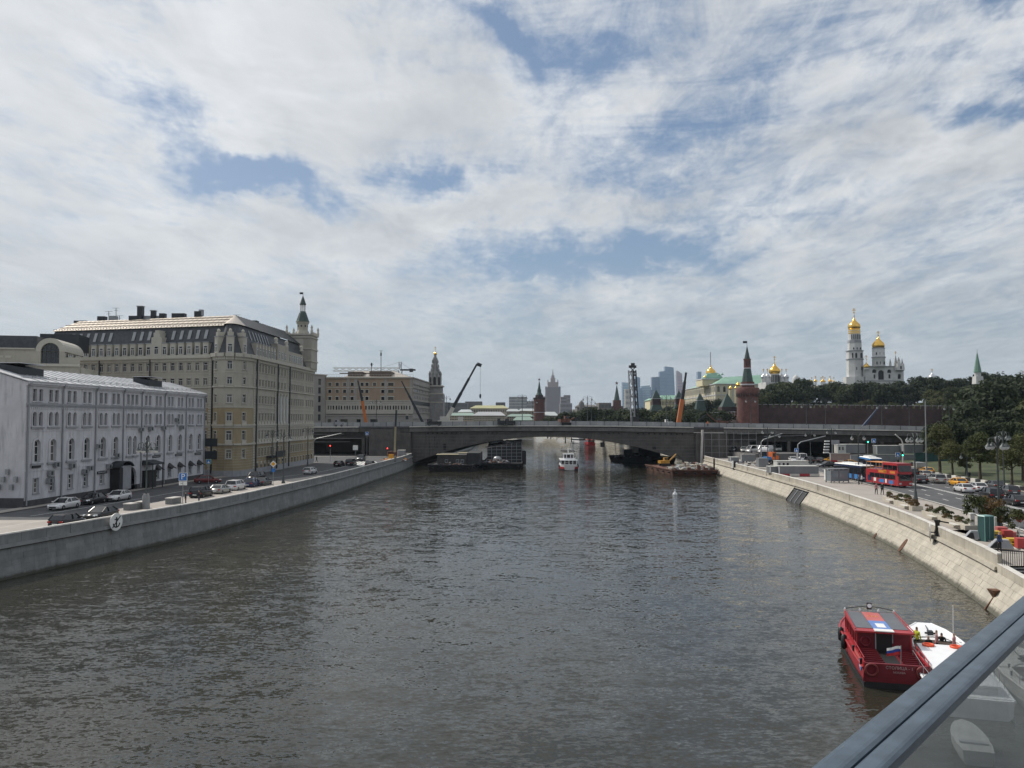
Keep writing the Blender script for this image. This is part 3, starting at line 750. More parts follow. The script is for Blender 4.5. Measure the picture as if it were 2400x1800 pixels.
# ------------------------------------------------------------------ hotel with mansard roof and corner tower
ochre = mat('ochre_stucco', (.31, .25, .155), .88, var=.08, vs=.4, dirt=.3)
beige = mat('beige_stone', (.385, .365, .31), .88, var=.08, vs=.4, dirt=.28)
cream = mat('cream_trim', (.46, .44, .38), .85, var=.06)
slate = mat('slate', (.055, .06, .068), .6, var=.25, vs=1.4)
zinc = mat('zinc_roof', (.42, .37, .31), .42, .55, var=.08, vs=.3)
patina = mat('dark_patina', (.06, .085, .075), .7, var=.2)
ht = thing('mansard_hotel', 'large beige and ochre hotel with slate mansard roof and corner tower', 'hotel', (-57, 174, GZ))
CZ = 27.7
bow = [(-62.3, 172.6), (-61.6, 170.6), (-60.2, 169.4), (-58.6, 169.0), (-57.0, 169.4), (-55.9, 170.6), (-55.2, 172.6), (-55.0, 176.0)]
segs = [((-106.0, 185.0), (-62.6, 173.3), 'wing'), ((-55.0, 176.0), (-53.9, 225.0), 'river')]
rowsA = [(25.0, 26.75, 1.05, 'tee'), (21.9, 23.4, 1.05, 'tee'), (18.1, 19.85, 1.1, 'tee'), (14.35, 16.1, 1.1, 'tee'), (10.4, 12.35, 1.15, 'tee'), (6.7, 8.5, 1.1, 'tee')]
hw = MB(); hy = MB(); trim = MB()
def hotel_face(F, L, cents, sur=True, thin=1.0, w_mul=1.0):
    ops = [(c - w * w_mul / 2, c + w * w_mul / 2, za, zb, False) for (za, zb, w, s_) in rowsA for c in cents]
    zc = 9.6 if sur == 'river' else 17.2
    wall_open(hy, F, L, GZ + 1.2, zc, [o for o in ops if o[2] < zc], ochre, .3)
    wall_open(hw, F, L, zc, CZ, [o for o in ops if o[2] > zc], beige, .3)
    windows(ht, F, ops, frame_w, 'tee', .2)
    for o in ops: surround(trim, F, o, cream, .14, .07, True)
    for z, h, n in ((CZ - .15, .75, .75), (CZ - .75, .6, .28), (21.3, .3, .3), (17.1, .18, .1), (13.35, .3, .3), (12.95, .35, .12), (9.4, .35, .35), (24.3, .12, .08)):
        trim.fbox(F, 0, L, z, z + h, .004, n, cream if z > 20 else cream)
    trim.fbox(F, 0, L, GZ, GZ + 1.2, -.3, .12, trim_g)
    for k in range(int(6 / .55)): trim.fbox(F, 0, L, GZ + 1.3 + k * .55, GZ + 1.36 + k * .55, .004, .05, beige)
    for z in (9.75, 13.65):
        for c in cents: trim.fbox(F, c - .7, c + .7, z, z + .5, .004, .18, cream)
wing = Fr(*segs[0][:2]); riv = Fr(*segs[1][:2])
wc = [2.6 + i * 2.02 for i in range(21)]
hotel_face(wing, wing.L, wc)
rc = [2.0 + i * 2.05 for i in range(7)] + [17.6, 20.0, 22.4] + [26.2 + i * 2.0 for i in range(7)] + [41.6, 43.6, 45.6, 47.6]
hotel_face(riv, riv.L, rc, 'river')
for (a, b) in zip(bow, bow[1:]):
    F = Fr(a, b); i = bow.index(a)
    hotel_face(F, F.L, [F.L / 2] if i in (1, 3, 5) else [], w_mul=1.0)
hotel_face(Fr((-62.6, 173.3), (-62.3, 172.6)), .75, []); 
hw.build('upper_wall', ht, True); hy.build('lower_wall', ht, True); trim.build('trim', ht, True)
# rusticated piers, pilasters and pipes
for F, us in ((riv, (.4, 14.9, 24.6)), (wing, (wing.L - .6,))):
    for u in us:
        mb = MB()
        for k in range(44): mb.fbox(F, u - .45, u + .45, GZ + 1.2 + k * .55, GZ + 1.2 + k * .55 + .42, .005, .14, cream)
        mb.build('quoin', ht, True)
for u in (15.9, 25.4, 1.2):
    mb = MB(); mb.tube([riv(u, .4, CZ - .2), riv(u, .3, GZ + .4)], .16, metal_d); mb.build('downpipe', ht, True)
for u in (wing.L - .1, 16.5, 29.5):
    mb = MB(); mb.tube([wing(u, .3, CZ - .2), wing(u, .3, GZ + .4)], .15, metal_d); mb.build('downpipe', ht, True)
for u in (16.4, 18.8, 21.2, 23.6):
    mb = MB(); mb.fbox(riv, u - .22, u + .22, 13.7, 20.6, .005, .4, frame_w); mb.fbox(riv, u - .32, u + .32, 20.2, 20.7, .005, .5, cream); mb.build('pilaster', ht, True)
mb = MB(); mb.fbox(riv, 9.0, 15.5, 6.2, 6.5, .1, 2.4, metal_d); mb.fbox(riv, 9.0, 15.5, 6.5, 7.6, 2.1, 2.4, metal_d); mb.build('entrance_canopy', ht, True)
for u in range(0, 18):
    mb = MB(); mb.fbox(riv, 2.5 + u * 2.6, 3.3 + u * 2.6, GZ + .7, GZ + 2.4, .01, .05, glass); mb.fbox(riv, 2.35 + u * 2.6, 3.45 + u * 2.6, GZ + 2.4, GZ + 2.6, .01, .12, cream); mb.build('ground_window', ht, True)
# mansard: outline in plan, stepped inwards
plan = [segs[0][0], segs[0][1]] + bow[1:-1] + [segs[1][0], segs[1][1], (-66, 226), (-72, 200), (-104, 206)]
plan = [Vector(p) for p in plan]
def inset(pl, d):
    out = []; n = len(pl)
    for i in range(n):
        p, a, b = pl[i], pl[i - 1], pl[(i + 1) % n]
        e1 = (p - a).normalized(); e2 = (b - p).normalized(); n1 = Vector((-e1.y, e1.x)); n2 = Vector((-e2.y, e2.x))
        m = (n1 + n2); m = m.normalized() if m.length > .01 else n1
        k = d / max(.45, m.dot(n1)); out.append(p + m * k)
    return out
MZ, RZ = 34.6, 38.2
p1 = inset(plan, .15); p2 = inset(plan, 2.4)
mb = MB(); n = len(plan)
for i in range(n):
    j = (i + 1) % n
    mb.quad((p1[i].x, p1[i].y, CZ + .55), (p1[j].x, p1[j].y, CZ + .55), (p2[j].x, p2[j].y, MZ), (p2[i].x, p2[i].y, MZ), slate)
mb.build('mansard', ht, True)
# upper roof in zinc with standing seams
rid = [Vector(q) for q in ((-104.0, 198.0), (-62.5, 186.2), (-60.2, 223), (-62, 224), (-64.5, 196), (-104, 201))]
mb = MB()
e = inset(plan, 1.9)
wa, wbq = e[0], e[1]
r0, r1_ = rid[0], rid[1]
N = 34
for i in range(N):
    f0, f1 = i / N, (i + 1) / N - .002
    a, b = wa.lerp(wbq, f0), wa.lerp(wbq, f1); c, d = r0.lerp(r1_, f1), r0.lerp(r1_, f0)
    mb.quad((a.x, a.y, MZ), (b.x, b.y, MZ), (c.x, c.y, RZ), (d.x, d.y, RZ), zinc)
    if i: mb.bar((a.x, a.y, MZ + .03), (d.x, d.y, RZ + .02), .03, .04, zinc)
for f in (.28, .55, .8):
    a, b = wa.lerp(r0, f), wbq.lerp(r1_, f); z = MZ + (RZ - MZ) * f; mb.bar((a.x, a.y, z + .1), (b.x, b.y, z + .1), .25, .10, zinc)
mb.build('zinc_roof', ht, True)
mb = MB()
bi = e[1:9]
for a, b in zip(bi, bi[1:]): mb.add([(a.x, a.y, MZ), (b.x, b.y, MZ), (r1_.x, r1_.y, RZ)], [(0, 1, 2)], zinc)
sr = e[8]; er = e[9]
N = 22
for i in range(N):
    f0, f1 = i / N, (i + 1) / N
    a, b = sr.lerp(er, f0), sr.lerp(er, f1); c, d = r1_.lerp(rid[2], f1), r1_.lerp(rid[2], f0)
    mb.quad((a.x, a.y, MZ), (b.x, b.y, MZ), (c.x, c.y, RZ), (d.x, d.y, RZ), slate)  # dark tone on this slope stands for the weaker light there
    if i: mb.bar((a.x, a.y, MZ + .08), (d.x, d.y, RZ + .05), .06, .12, slate)
mb.poly([(q.x, q.y, RZ) for q in rid], slate)
mb.quad((e[0].x, e[0].y, MZ), (r0.x, r0.y, RZ), (rid[5].x, rid[5].y, RZ), (e[-1].x, e[-1].y, MZ), zinc)
mb.quad((e[-1].x, e[-1].y, MZ), (rid[5].x, rid[5].y, RZ), (rid[4].x, rid[4].y, RZ), (e[-2].x, e[-2].y, MZ), slate)
mb.quad((e[-2].x, e[-2].y, MZ), (rid[4].x, rid[4].y, RZ), (rid[3].x, rid[3].y, RZ), (e[-3].x, e[-3].y, MZ), slate)
mb.build('shade_toned_roof', ht, True)
mb = MB()                                                 # snow guard along the zinc edge
for i in range(60):
    p = wa.lerp(wbq, i / 59) ; q = p.lerp(r0.lerp(r1_, i / 59), .06); mb.box(q.x - .05, q.x + .05, q.y - .05, q.y + .05, MZ + .1, MZ + .5, metal_g)
a, b = wa.lerp(r0, .06), wbq.lerp(r1_, .06)
mb.bar((a.x, a.y, MZ + .5), (b.x, b.y, MZ + .5), .06, .06, metal_g);  mb.build('snow_guard', ht, True)
# dormers
def dormer(F, c, w, z0, z1, n0=-1.6, style='tee', top=None):
    o = MB(); o.fbox(F, c - w / 2, c + w / 2, z0, z1, n0, .05, cream); o.fbox(F, c - w / 2 - .1, c + w / 2 + .1, z1, z1 + .16, n0 - .4, .15, metal_g)
    if top: o.fbox(F, c - w / 2 + .2, c + w / 2 - .2, z1 + .16, z1 + 1.0, n0, -.1, cream); o.lathe(F(c, -.5, z1 + 1.0), [(.25, 0), (.38, .3), (.25, .6), (.02, .7)], cream, 8)
    d = o.build('dormer', ht, True)
    pm, fr = win_meshes(.95, 1.75, False, frame_w, 'tee'); p = F(c, .07, z0 + .25)
    q = link('window', pm, d, (p[0] - ht.location.x, p[1] - ht.location.y, p[2] - ht.location.z), F.ang)
    fo = link('window_frame', fr, d, q.location, F.ang)
for i, c in enumerate(wc):
    if i != 14: dormer(wing, c, 1.35, CZ + .55, CZ + 3.2)
mb = MB(); c = wc[14]                                     # the one tall gabled dormer
mb.fbox(wing, c - 1.3, c + 1.3, CZ + .55, CZ + 4.6, -2.2, .1, cream); mb.fbox(wing, c - .8, c + .8, CZ + 4.6, CZ + 5.6, -2.2, .05, cream); mb.fbox(wing, c - .45, c + .45, CZ + 5.6, CZ + 6.1, -2.2, .0, cream)
mb.build('gable', ht, True); pm, fr = win_meshes(1.0, 1.75, False, frame_w, 'tee'); p = wing(c, .12, CZ + .9)
q = link('window', pm, ht, (p[0] - ht.location.x, p[1] - ht.location.y, p[2] - ht.location.z), wing.ang); link('window_frame', fr, q)
for i, u in enumerate(rc[:7]): dormer(riv, u, 1.3, CZ + .55, CZ + 3.4)
for i in (1, 3, 5):
    F = Fr(bow[i], bow[i + 1]); dormer(F, F.L / 2, 1.25 if i != 3 else 1.5, CZ + .55, CZ + 4.0, -1.8, top=True)
mb = MB(); mb.fbox(riv, 16.2, 24.9, CZ + .5, CZ + 4.6, -1.5, .05, beige); mb.fbox(riv, 24.9, 38.0, CZ + .5, CZ + 3.6, -1.5, .03, beige)
for u in (16.4, 24.7, 37.8): mb.lathe(riv(u, -.4, CZ + 4.6), [(.5, 0), (.5, .4), (.3, .5), (.5, 1.0), (.35, 1.4), (.05, 1.5)], cream, 10)
mb.build('attic_wall', ht, True)
at_ops = [(u - .5, u + .5, CZ + 1.1, CZ + 2.9, False) for u in (17.6, 20.0, 22.4, 26.2, 28.2, 30.2, 32.2, 34.2, 36.2)]
for o in at_ops:
    pm, fr = win_meshes(1.0, 1.8, False, frame_w, 'tee'); p = riv((o[0] + o[1]) / 2, .08, o[2])
    q = link('window', pm, ht, (p[0] - ht.location.x, p[1] - ht.location.y, p[2] - ht.location.z), riv.ang); link('window_frame', fr, q)
# skylights leaning with the slate
def skylight(F, c, z, w=.75, h=1.9):
    def sp(u, z_): 
        k = (z_ - CZ - .55) / (MZ - CZ - .55); return F(u, -(.15 + 2.25 * k) + .12, z_)
    o = MB(); o.hexa([sp(c - w / 2, z), sp(c + w / 2, z), Vector(sp(c + w / 2, z)) + Vector((0, 0, .12)), Vector(sp(c - w / 2, z)) + Vector((0, 0, .12)), sp(c - w / 2, z + h), sp(c + w / 2, z + h), Vector(sp(c + w / 2, z + h)) + Vector((0, 0, .12)), Vector(sp(c - w / 2, z + h)) + Vector((0, 0, .12))], metal_g)
    o.build('skylight', ht, True)
for c in [wc[i] + .9 for i in (1, 2, 3, 4, 5, 6, 7, 10, 11, 12, 15, 16, 17, 18, 19)]: skylight(wing, c, CZ + 4.1)
for c in (2, 4.5, 6.5, 8.4, 10.3, 12.2, 14.1): skylight(riv, c, CZ + 4.0, .55, 2.0)
# chimneys and plant on the roof
def rb(u, v, Y, w, d, h, m, nm='roof_unit', cap=None):
    p = D(u, v, Y); o = MB(); o.box(p.x - w / 2, p.x + w / 2, p.y - d / 2, p.y + d / 2, p.z - h, p.z, m)
    if cap: o.box(p.x - w / 2 - .15, p.x + w / 2 + .15, p.y - d / 2 - .15, p.y + d / 2 + .15, p.z, p.z + .15, cap)
    return o.build(nm, ht, True)
rb(330, 719, 194, 1.2, 1.2, 4.6, metal_d, 'chimney', metal_g); rb(320, 741, 194, 3.0, 1.6, 2.2, metal_d); rb(352, 741, 195, 6.0, 1.6, 1.5, metal_g)
rb(360, 729, 194, 1.0, 1.0, 2.2, metal_d, 'chimney', metal_g); rb(382, 735, 193, 1.3, 1.3, 2.0, metal_d, 'chimney'); rb(420, 735, 192, 3.0, 1.4, 1.4, metal_d); rb(465, 730, 190, 1.5, 1.2, 1.6, metal_d, 'chimney'); rb(472, 726, 190, .9, .9, 1.4, metal_g)
rb(240, 742, 200, 1.8, 1.5, 2.0, metal_d, 'roof_dome'); rb(266, 741, 200, 1.6, 1.5, 1.6, metal_g); rb(181, 765, 194, 4.2, 1.5, 2.4, metal_d, 'roof_vent', metal_d); rb(190, 752, 203, 3.0, 1.2, 1.6, metal_d)
rb(590, 752, 200, 3.0, 2.0, 2.2, metal_d); rb(610, 760, 205, 2.0, 2.0, 1.8, metal_g)
for (u, v0, v1, Y) in ((272, 722, 745, 200), (280, 740, 750, 200), (555, 738, 752, 190), (255, 730, 748, 200)):
    mb = MB(); a, b = D(u, v0, Y), D(u, v1 + 6, Y); mb.tube([a, b], .07, metal_d); mb.bar(a - Vector((.9, 0, 0)), a + Vector((.9, 0, 0)), .06, .06, metal_d); mb.bar(a - Vector((.5, 0, .6)), a + Vector((.5, 0, -.6)), .06, .06, metal_d); mb.build('antenna', ht, True)
# corner tower
tc = D(709, 800, 221.5); tx, ty = tc.x, tc.y
mb = MB(); mb.box(tx - 3.1, tx + 3.2, ty - 3.4, ty + 3.4, CZ + .5, 37.0, beige)
for z in (30.0, 33.2, 36.3): mb.box(tx - 3.3, tx + 3.4, ty - 3.6, ty + 3.6, z, z + .35, cream)
mb.box(tx - 1.0, tx + 1.0, ty - 3.5, ty - 3.35, 33.9, 36.0, cream); mb.build('tower_block', ht, True)
mb = MB(); mb.box(tx - 3.4, tx + 3.5, ty - 3.7, ty + 3.7, 37.0, 37.4, cream)
for k in range(9):
    for (X, Y_) in ((tx - 3.3 + k * .83, ty - 3.6), (tx - 3.3, ty - 3.6 + k * .9), (tx + 3.4, ty - 3.6 + k * .9)): mb.box(X - .1, X + .1, Y_ - .1, Y_ + .1, 37.4, 37.90, cream)
for (sx, sy) in ((-1, -1), (1, -1), (1, 1), (-1, 1)): mb.lathe((tx + sx * 3.3, ty + sy * 3.5, 37.4), [(.35, 0), (.35, 1.0), (.2, 1.1), (.35, 1.6), (.2, 2.0), (.03, 2.4)], cream, 8)
mb.build('balustrade', ht, True)
mb = MB(); mb.lathe((tx, ty, 0), [(2.0, 37.4), (1.55, 38.3), (1.42, 38.6), (1.42, 40.2), (1.65, 40.4), (1.7, 40.9)], beige, 8, False, R(22.5)); mb.build('tower_drum', ht, True)
for k in range(8):
    t = R(45 * k); mb = MB(); c = Vector((tx + 1.33 * math.cos(t), ty + 1.33 * math.sin(t), 39.7)); d = Vector((math.cos(t), math.sin(t), 0)); s_ = Vector((-d.y, d.x, 0))
    pts = [c + s_ * .24 * math.cos(a) + Vector((0, 0, .24 * math.sin(a))) for a in [2 * math.pi * q / 10 for q in range(10)]]
    mb.loft([pts, [p + d * .06 for p in pts]], black); mb.build('oculus', ht, True)
mb = MB(); mb.lathe((tx, ty, 0), [(1.9, 40.9), (1.7, 41.1), (.95, 43.3), (.78, 43.5), (.78, 43.7)], patina, 8, False, R(22.5)); mb.build('tower_roof', ht, True)
for k in range(8):
    t = R(45 * k + 22.5); mb = MB(); mb.tube([(tx + .62 * math.cos(t), ty + .62 * math.sin(t), 43.7), (tx + .62 * math.cos(t), ty + .62 * math.sin(t), 45.5)], .10, white); mb.build('lantern_column', ht, True)
mb = MB(); mb.lathe((tx, ty, 0), [(.85, 45.5), (.88, 45.7), (.78, 45.9), (.38, 47.1), (.04, 48.0)], patina, 8, False, R(22.5)); mb.tube([(tx, ty, 47.9), (tx, ty, 48.9)], .05, metal_d); mb.build('spire', ht, True)
mb = MB(); mb.box(tx - .9, tx, ty - .03, ty + .03, 48.4, 48.9, cream); mb.build('vane', ht, True)

# ------------------------------------------------------------------ the building with the arched glazed gable behind the white one
gb = thing('arched_gable_house', 'cream building with a big round-arched window behind the white building', 'building', (-92, 150, GZ))
F = Fr((-112, 148), (-78.5, 155)); aw = D(110, 900, 153)
u_of = lambda u: (Vector(D(u, 850, 152)[:2]) - Vector((-112, 148))).dot(Vector((math.cos(F.ang), math.sin(F.ang))))
c = u_of(110); arch_w = 2.9
wall_open(mb, F, c + 2.5, GZ, 27.3, [(c - 1.6, c + 1.6, 25.0, 27.3, False)], beige, .6, cream, u_start=c - 2.5)
wall_open(mb, F, c + 5.2, GZ, 26.2, [], beige, u_start=c + 2.5); wall_open(mb, F, c - 2.5, GZ, 27.8, [], beige)
mb.build('wall', gb, True); mb = MB()
for k in range(12):
    q = [(c - r_ * math.cos(math.pi * (k + d) / 12), 27.3 + r_ * math.sin(math.pi * (k + d) / 12)) for d in (0, 1) for r_ in (1.6, 2.5)]
    mb.hexa([F(q[i][0], n_, q[i][1]) for n_ in (-12, 0) for i in (0, 1, 3, 2)], cream)
mb.build('vault', gb, True); mb = MB()
mb.fbox(F, 0, c + 5.2, 24.5, 25.0, .01, .5, cream); mb.fbox(F, 0, c + 5.2, 23.2, 24.5, .01, .15, beige)
mb.fbox(F, -6, c + 5.2, GZ, 24.4, -12, -.62, beige)
for k in range(14): mb.fbox(F, 1 + k * 1.4, 2 + k * 1.4, 26.0, 26.4, .01, .12, cream)
mb.build('wall', gb, True)
mb = MB(); p = [(c - arch_w / 2 - .2 + (arch_w + .4) * k / 10) for k in range(11)]
mb.fbox(F, c - 1.65, c + 1.65, 25.0, 28.95, -.62, -.55, glass); mb.build('glazing', gb, True)
mb = MB()
for k in range(1, 4): mb.fbox(F, c - 1.6 + k * .8 - .04, c - 1.6 + k * .8 + .04, 25.0, 28.6, -.55, -.48, frame_d)
for k in range(1, 4): mb.fbox(F, c - 1.6, c + 1.6, 25.0 + k * .95, 25.08 + k * .95, -.55, -.47, frame_d)
mb.build('glazing_bar', gb, True)
mb = MB(); mb.fbox(F, -6, c - 2.6, 27.8, 30.2, -9, -1.0, slate); mb.fbox(F, -6, c - 2.6, 27.6, 27.85, -1.2, .3, cream)
for k in range(3): mb.fbox(F, 4 + k * 4.5, 6.6 + k * 4.5, 27.8, 28.6, -1.3, .12, beige)
mb.build('attic', gb, True)
mb = MB(); mb.fbox(F, c - 6, c + 1.2, 28.5, 31.8, -20, -13, metal_d); mb.build('roof_plant', gb, True)
# ------------------------------------------------------------------ the arch bridge
conc = mat('bridge_stone', (.100, .092, .086), .9, var=.28, vs=.35, bump=.04, bs=3, dirt=.5)
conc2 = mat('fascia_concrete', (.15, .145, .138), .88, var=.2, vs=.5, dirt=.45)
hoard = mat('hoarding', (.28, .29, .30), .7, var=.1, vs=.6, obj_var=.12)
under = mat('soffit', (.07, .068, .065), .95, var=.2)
L0 = Vector((-33.0, 268.0)); R0 = Vector((57.0, 255.5)); BF = Fr(L0, R0); SP = BF.L   # outward = towards the camera
BW = 40.0
br = thing('arch_bridge', 'long low concrete arch bridge across the river under repair', 'bridge', (L0.x, L0.y, 0))
def arch_z(u): t = max(0, min(1, u / SP)); return .4 + 8.9 * 4 * t * (1 - t)
def deck_z(u):
    if u > SP * .75: return 12.75 - (u - SP * .75) * .0135 - max(0, u - 150) * .012
    if u < 0: return 12.55 + u * .004
    return 12.55 + .35 * min(1, 4 * (u / SP) * (1 - u / SP))
FH = 1.75
us = [SP * i / 64 for i in range(65)]
holes = [6 + k * 1.55 for k in range(8)] + [25.5 + k * 1.5 for k in range(3)] + [SP - 27 + k * 1.55 for k in range(3)] + [SP - 18 + k * 1.7 for k in range(9)]
for side, n in (('f', 0.0), ('b', -BW)):
    mb = MB()
    for a, b in zip(us, us[1:]):
        mb.quad(BF(a, n, arch_z(a)), BF(b, n, arch_z(b)), BF(b, n, deck_z(b) - FH), BF(a, n, deck_z(a) - FH), conc)
    mb.build('spandrel_wall', br, True)
mb = MB()                                                # stone joints of the spandrel, as thin raised courses
for z in [2.2 + k * 1.05 for k in range(9)]:
    run = [u for u in us if arch_z(u) < z - .25 and z < deck_z(u) - FH - .2]
    for half in ([u for u in run if u < SP / 2], [u for u in run if u > SP / 2]):
        if len(half) > 1: mb.fbox(BF, half[0], half[-1], z, z + .09, .003, .045, conc2)
for a, b in zip(us, us[1:]):                             # arch ring
    mb.hexa([BF(a, 0, arch_z(a)), BF(b, 0, arch_z(b)), BF(b, .14, arch_z(b)), BF(a, .14, arch_z(a)), BF(a, 0, arch_z(a) + .55), BF(b, 0, arch_z(b) + .55), BF(b, .14, arch_z(b) + .55), BF(a, .14, arch_z(a) + .55)], conc)
mb.build('arch_ring', br, True)['kind'] = 'stuff'
for h in holes:
    o = MB(); z = deck_z(h) - FH - .55; o.fbox(BF, h - .24, h + .24, z - .24, z + .24, .002, .03, black); o.build('drain_hole_shade', br, True)  # raised black plate, painted shade in place of a real hole
for (u, z, w, h) in ((11.5, 6.0, .9, 2.0), (6.5, 5.2, .5, 4.4), (9.0, 6.5, .4, 2.2), (SP - 29, 6.9, 1.3, 1.4), (SP - 13, 5.9, 1.1, 1.1), (8.2, 7.6, .35, 3.4), (16.5, 7.2, .3, 2.0), (18.2, 7.3, .3, 2.0)):
    o = MB(); o.fbox(BF, u - w / 2, u + w / 2, z - h / 2, z + h / 2, .002, .03, black if w > .8 else under); o.build('wall_recess_shade', br, True)  # dark plate on the wall face stands for a shaded recess
mb = MB()
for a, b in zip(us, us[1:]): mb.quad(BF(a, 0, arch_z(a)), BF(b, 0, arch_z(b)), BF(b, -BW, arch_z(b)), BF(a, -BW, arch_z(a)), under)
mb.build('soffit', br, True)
# piers
mb = MB(); mb.fbox(BF, -13.5, 0, -2, deck_z(0) - FH, -BW, .0, conc); mb.fbox(BF, -3.2, .6, -2, deck_z(0) - FH - .3, -1, 1.4, conc)
mb.fbox(BF, SP, SP + 9.5, -2, deck_z(SP) - FH, -BW, 0, conc); mb.fbox(BF, SP - .5, SP + 2.2, -2, deck_z(SP) - FH - .3, -1, 1.2, conc); mb.build('abutment', br, True)
# deck
mb = MB(); uu = [-75 + i * 5 for i in range(56)]
for a, b in zip(uu, uu[1:]):
    mb.hexa([BF(a, .5, deck_z(a) - .6), BF(b, .5, deck_z(b) - .6), BF(b, -BW - .5, deck_z(b) - .6), BF(a, -BW - .5, deck_z(a) - .6), BF(a, .5, deck_z(a) - .02), BF(b, .5, deck_z(b) - .02), BF(b, -BW - .5, deck_z(b) - .02), BF(a, -BW - .5, deck_z(a) - .02)], asphalt)
mb.build('deck', br, True)
def fascia(u0, u1, step=4.0):
    u = u0
    while u < u1 - .1:
        a, b = u + .02, min(u + step, u1) - .02; o = MB()
        for (zl, zh, n0, n1) in ((-FH, -FH + .25, .1, .75), (-FH + .25, -.32, .1, .45), (-.32, 0, .1, .85)):
            o.hexa([BF(a, n0, deck_z(a) + zl), BF(b, n0, deck_z(b) + zl), BF(b, n1, deck_z(b) + zl), BF(a, n1, deck_z(a) + zl), BF(a, n0, deck_z(a) + zh), BF(b, n0, deck_z(b) + zh), BF(b, n1, deck_z(b) + zh), BF(a, n1, deck_z(a) + zh)], conc2 if zh < 0 else granite_cap)
        o.build('fascia_panel', br, True); u += step
fascia(0, SP - 1); fascia(-74, -17); fascia(SP + 8, SP + 120)
mb = MB()                                                 # broken ends where the fascia is stripped
for a, b in ((-17, 0), (SP - 1, SP + 8)):
    mb = MB(); mb.hexa([BF(a, -.5, deck_z(a) - FH), BF(b, -.5, deck_z(b) - FH), BF(b, .2, deck_z(b) - FH), BF(a, .2, deck_z(a) - FH), BF(a, -.5, deck_z(a) - .6), BF(b, -.5, deck_z(b) - .6), BF(b, .2, deck_z(b) - .6), BF(a, .2, deck_z(a) - .6)], conc); mb.build('stripped_edge', br, True)
mb = MB(); mb.fbox(BF, SP - 1, SP + 8, deck_z(SP) - FH - .1, deck_z(SP) - FH + .1, -.3, .5, granite_cap)
mb.build('bared_ledge', br, True)
# hoarding with posts
u = -74; k = 0
while u < SP + 118:
    a, b = u + .03, u + 2.15; z = deck_z(u); o = MB(); hh = 1.35 if u < SP + 8 else 1.15
    o.hexa([BF(a, -.35, z), BF(b, -.35, deck_z(b)), BF(b, -.30, deck_z(b)), BF(a, -.30, z), BF(a, -.35, z + hh), BF(b, -.35, deck_z(b) + hh), BF(b, -.30, deck_z(b) + hh), BF(a, -.30, z + hh)], hoard)
    if k % 2 == 0: o.fbox(BF, a - .07, a + .05, z, z + hh + .1, -.30, -.2, metal_d)
    o.build('hoarding_panel', br, True); u += 2.2; k += 1
u = -70
mb = MB()                                                 # far side parapet
for a, b in zip(uu, uu[1:]): mb.hexa([BF(a, -BW, deck_z(a)), BF(b, -BW, deck_z(b)), BF(b, -BW - .4, deck_z(b)), BF(a, -BW - .4, deck_z(a)), BF(a, -BW, deck_z(a) + 1.3), BF(b, -BW, deck_z(b) + 1.3), BF(b, -BW - .4, deck_z(b) + 1.3), BF(a, -BW - .4, deck_z(a) + 1.3)], hoard)
mb.build('far_parapet', br, True)
# approaches: girders, columns and the dark road openings
for nm, a0, a1, zc in (('left', -74, -13.5, 8.6), ('right', SP + 9.5, SP + 120, 8.0)):
    n = -1.2; o = MB()
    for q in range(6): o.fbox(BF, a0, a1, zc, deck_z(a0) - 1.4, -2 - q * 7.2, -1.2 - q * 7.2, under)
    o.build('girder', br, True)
    o = MB(); o.fbox(BF, a0, a1, -1, zc + 1, -BW - .2, -BW + .6, black if nm == 'left' else under); o.build('underpass_shade', br, True)  # dark sheet stands for the shade deep under the approach
    u = a0 + (4 if nm == 'left' else 9)
    while u < a1:
        if not (nm == 'left' and -52 < u < -20) and not (nm == 'right' and 30 < u - SP < 44):
            c = MB()
            for q in (0, 2, 4): c.fbox(BF, u - .5, u + .5, 2.9, zc + .1, -1.6 - q * 7.2 - .5, -1.6 - q * 7.2 + .5, conc)
            c.build('column', br, True)
        u += 9
mb = MB(); mb.fbox(BF, SP + 44, SP + 120, 2.9, 10.3, -3.5, -2.9, conc); mb.fbox(BF, SP + 9.5, SP + 16, 2.9, 10.5, -3, -1.5, conc); mb.build('abutment_wall', br, True)
mb = MB()                                                 # scaffolding and pipes on the right abutment
for k in range(8):
    mb.fbox(BF, SP + 2 + k * 2.2, SP + 2.08 + k * 2.2, 1, 11, 1.7, 1.78, metal_g)
for z in (2.6, 4.6, 6.6, 8.6, 10.4): mb.fbox(BF, SP + 2, SP + 17.5, z, z + .07, 1.7, 1.8, metal_g)
mb.build('scaffold', br, True)
for (u, z0, z1) in ((SP + 1.0, .2, 11.6), (SP + 78.5, 8.0, 11.8)):
    mb = MB(); mb.tube([BF(u + (.5 if u < SP + 5 else 0), 1.7, z1), BF(u, 1.7, z0)], .38 if u < SP + 5 else .5, white if u > SP + 5 else granite_cap, 10); mb.build('rubbish_chute', br, True)
# far bridge pieces: pipe rails along the approach
for (u0, u1, z) in ((SP + 20, SP + 32, 9.6), (SP + 12, SP + 30, 10.3), (SP + 55, SP + 68, 10.0), (-60, -22, 9.7), (-52, -16, 8.3), (-50, -20, 7.2)):
    mb = MB(); mb.bar(BF(u0, .2, z), BF(u1, .2, z + .3), .12, .12, metal_g); mb.build('pipe_run', br, True)
# left abutment clutter
mb = MB(); mb.fbox(BF, -13.5, -3, 3, 11.6, .1, .6, conc); mb.build('left_buttress', br, True)

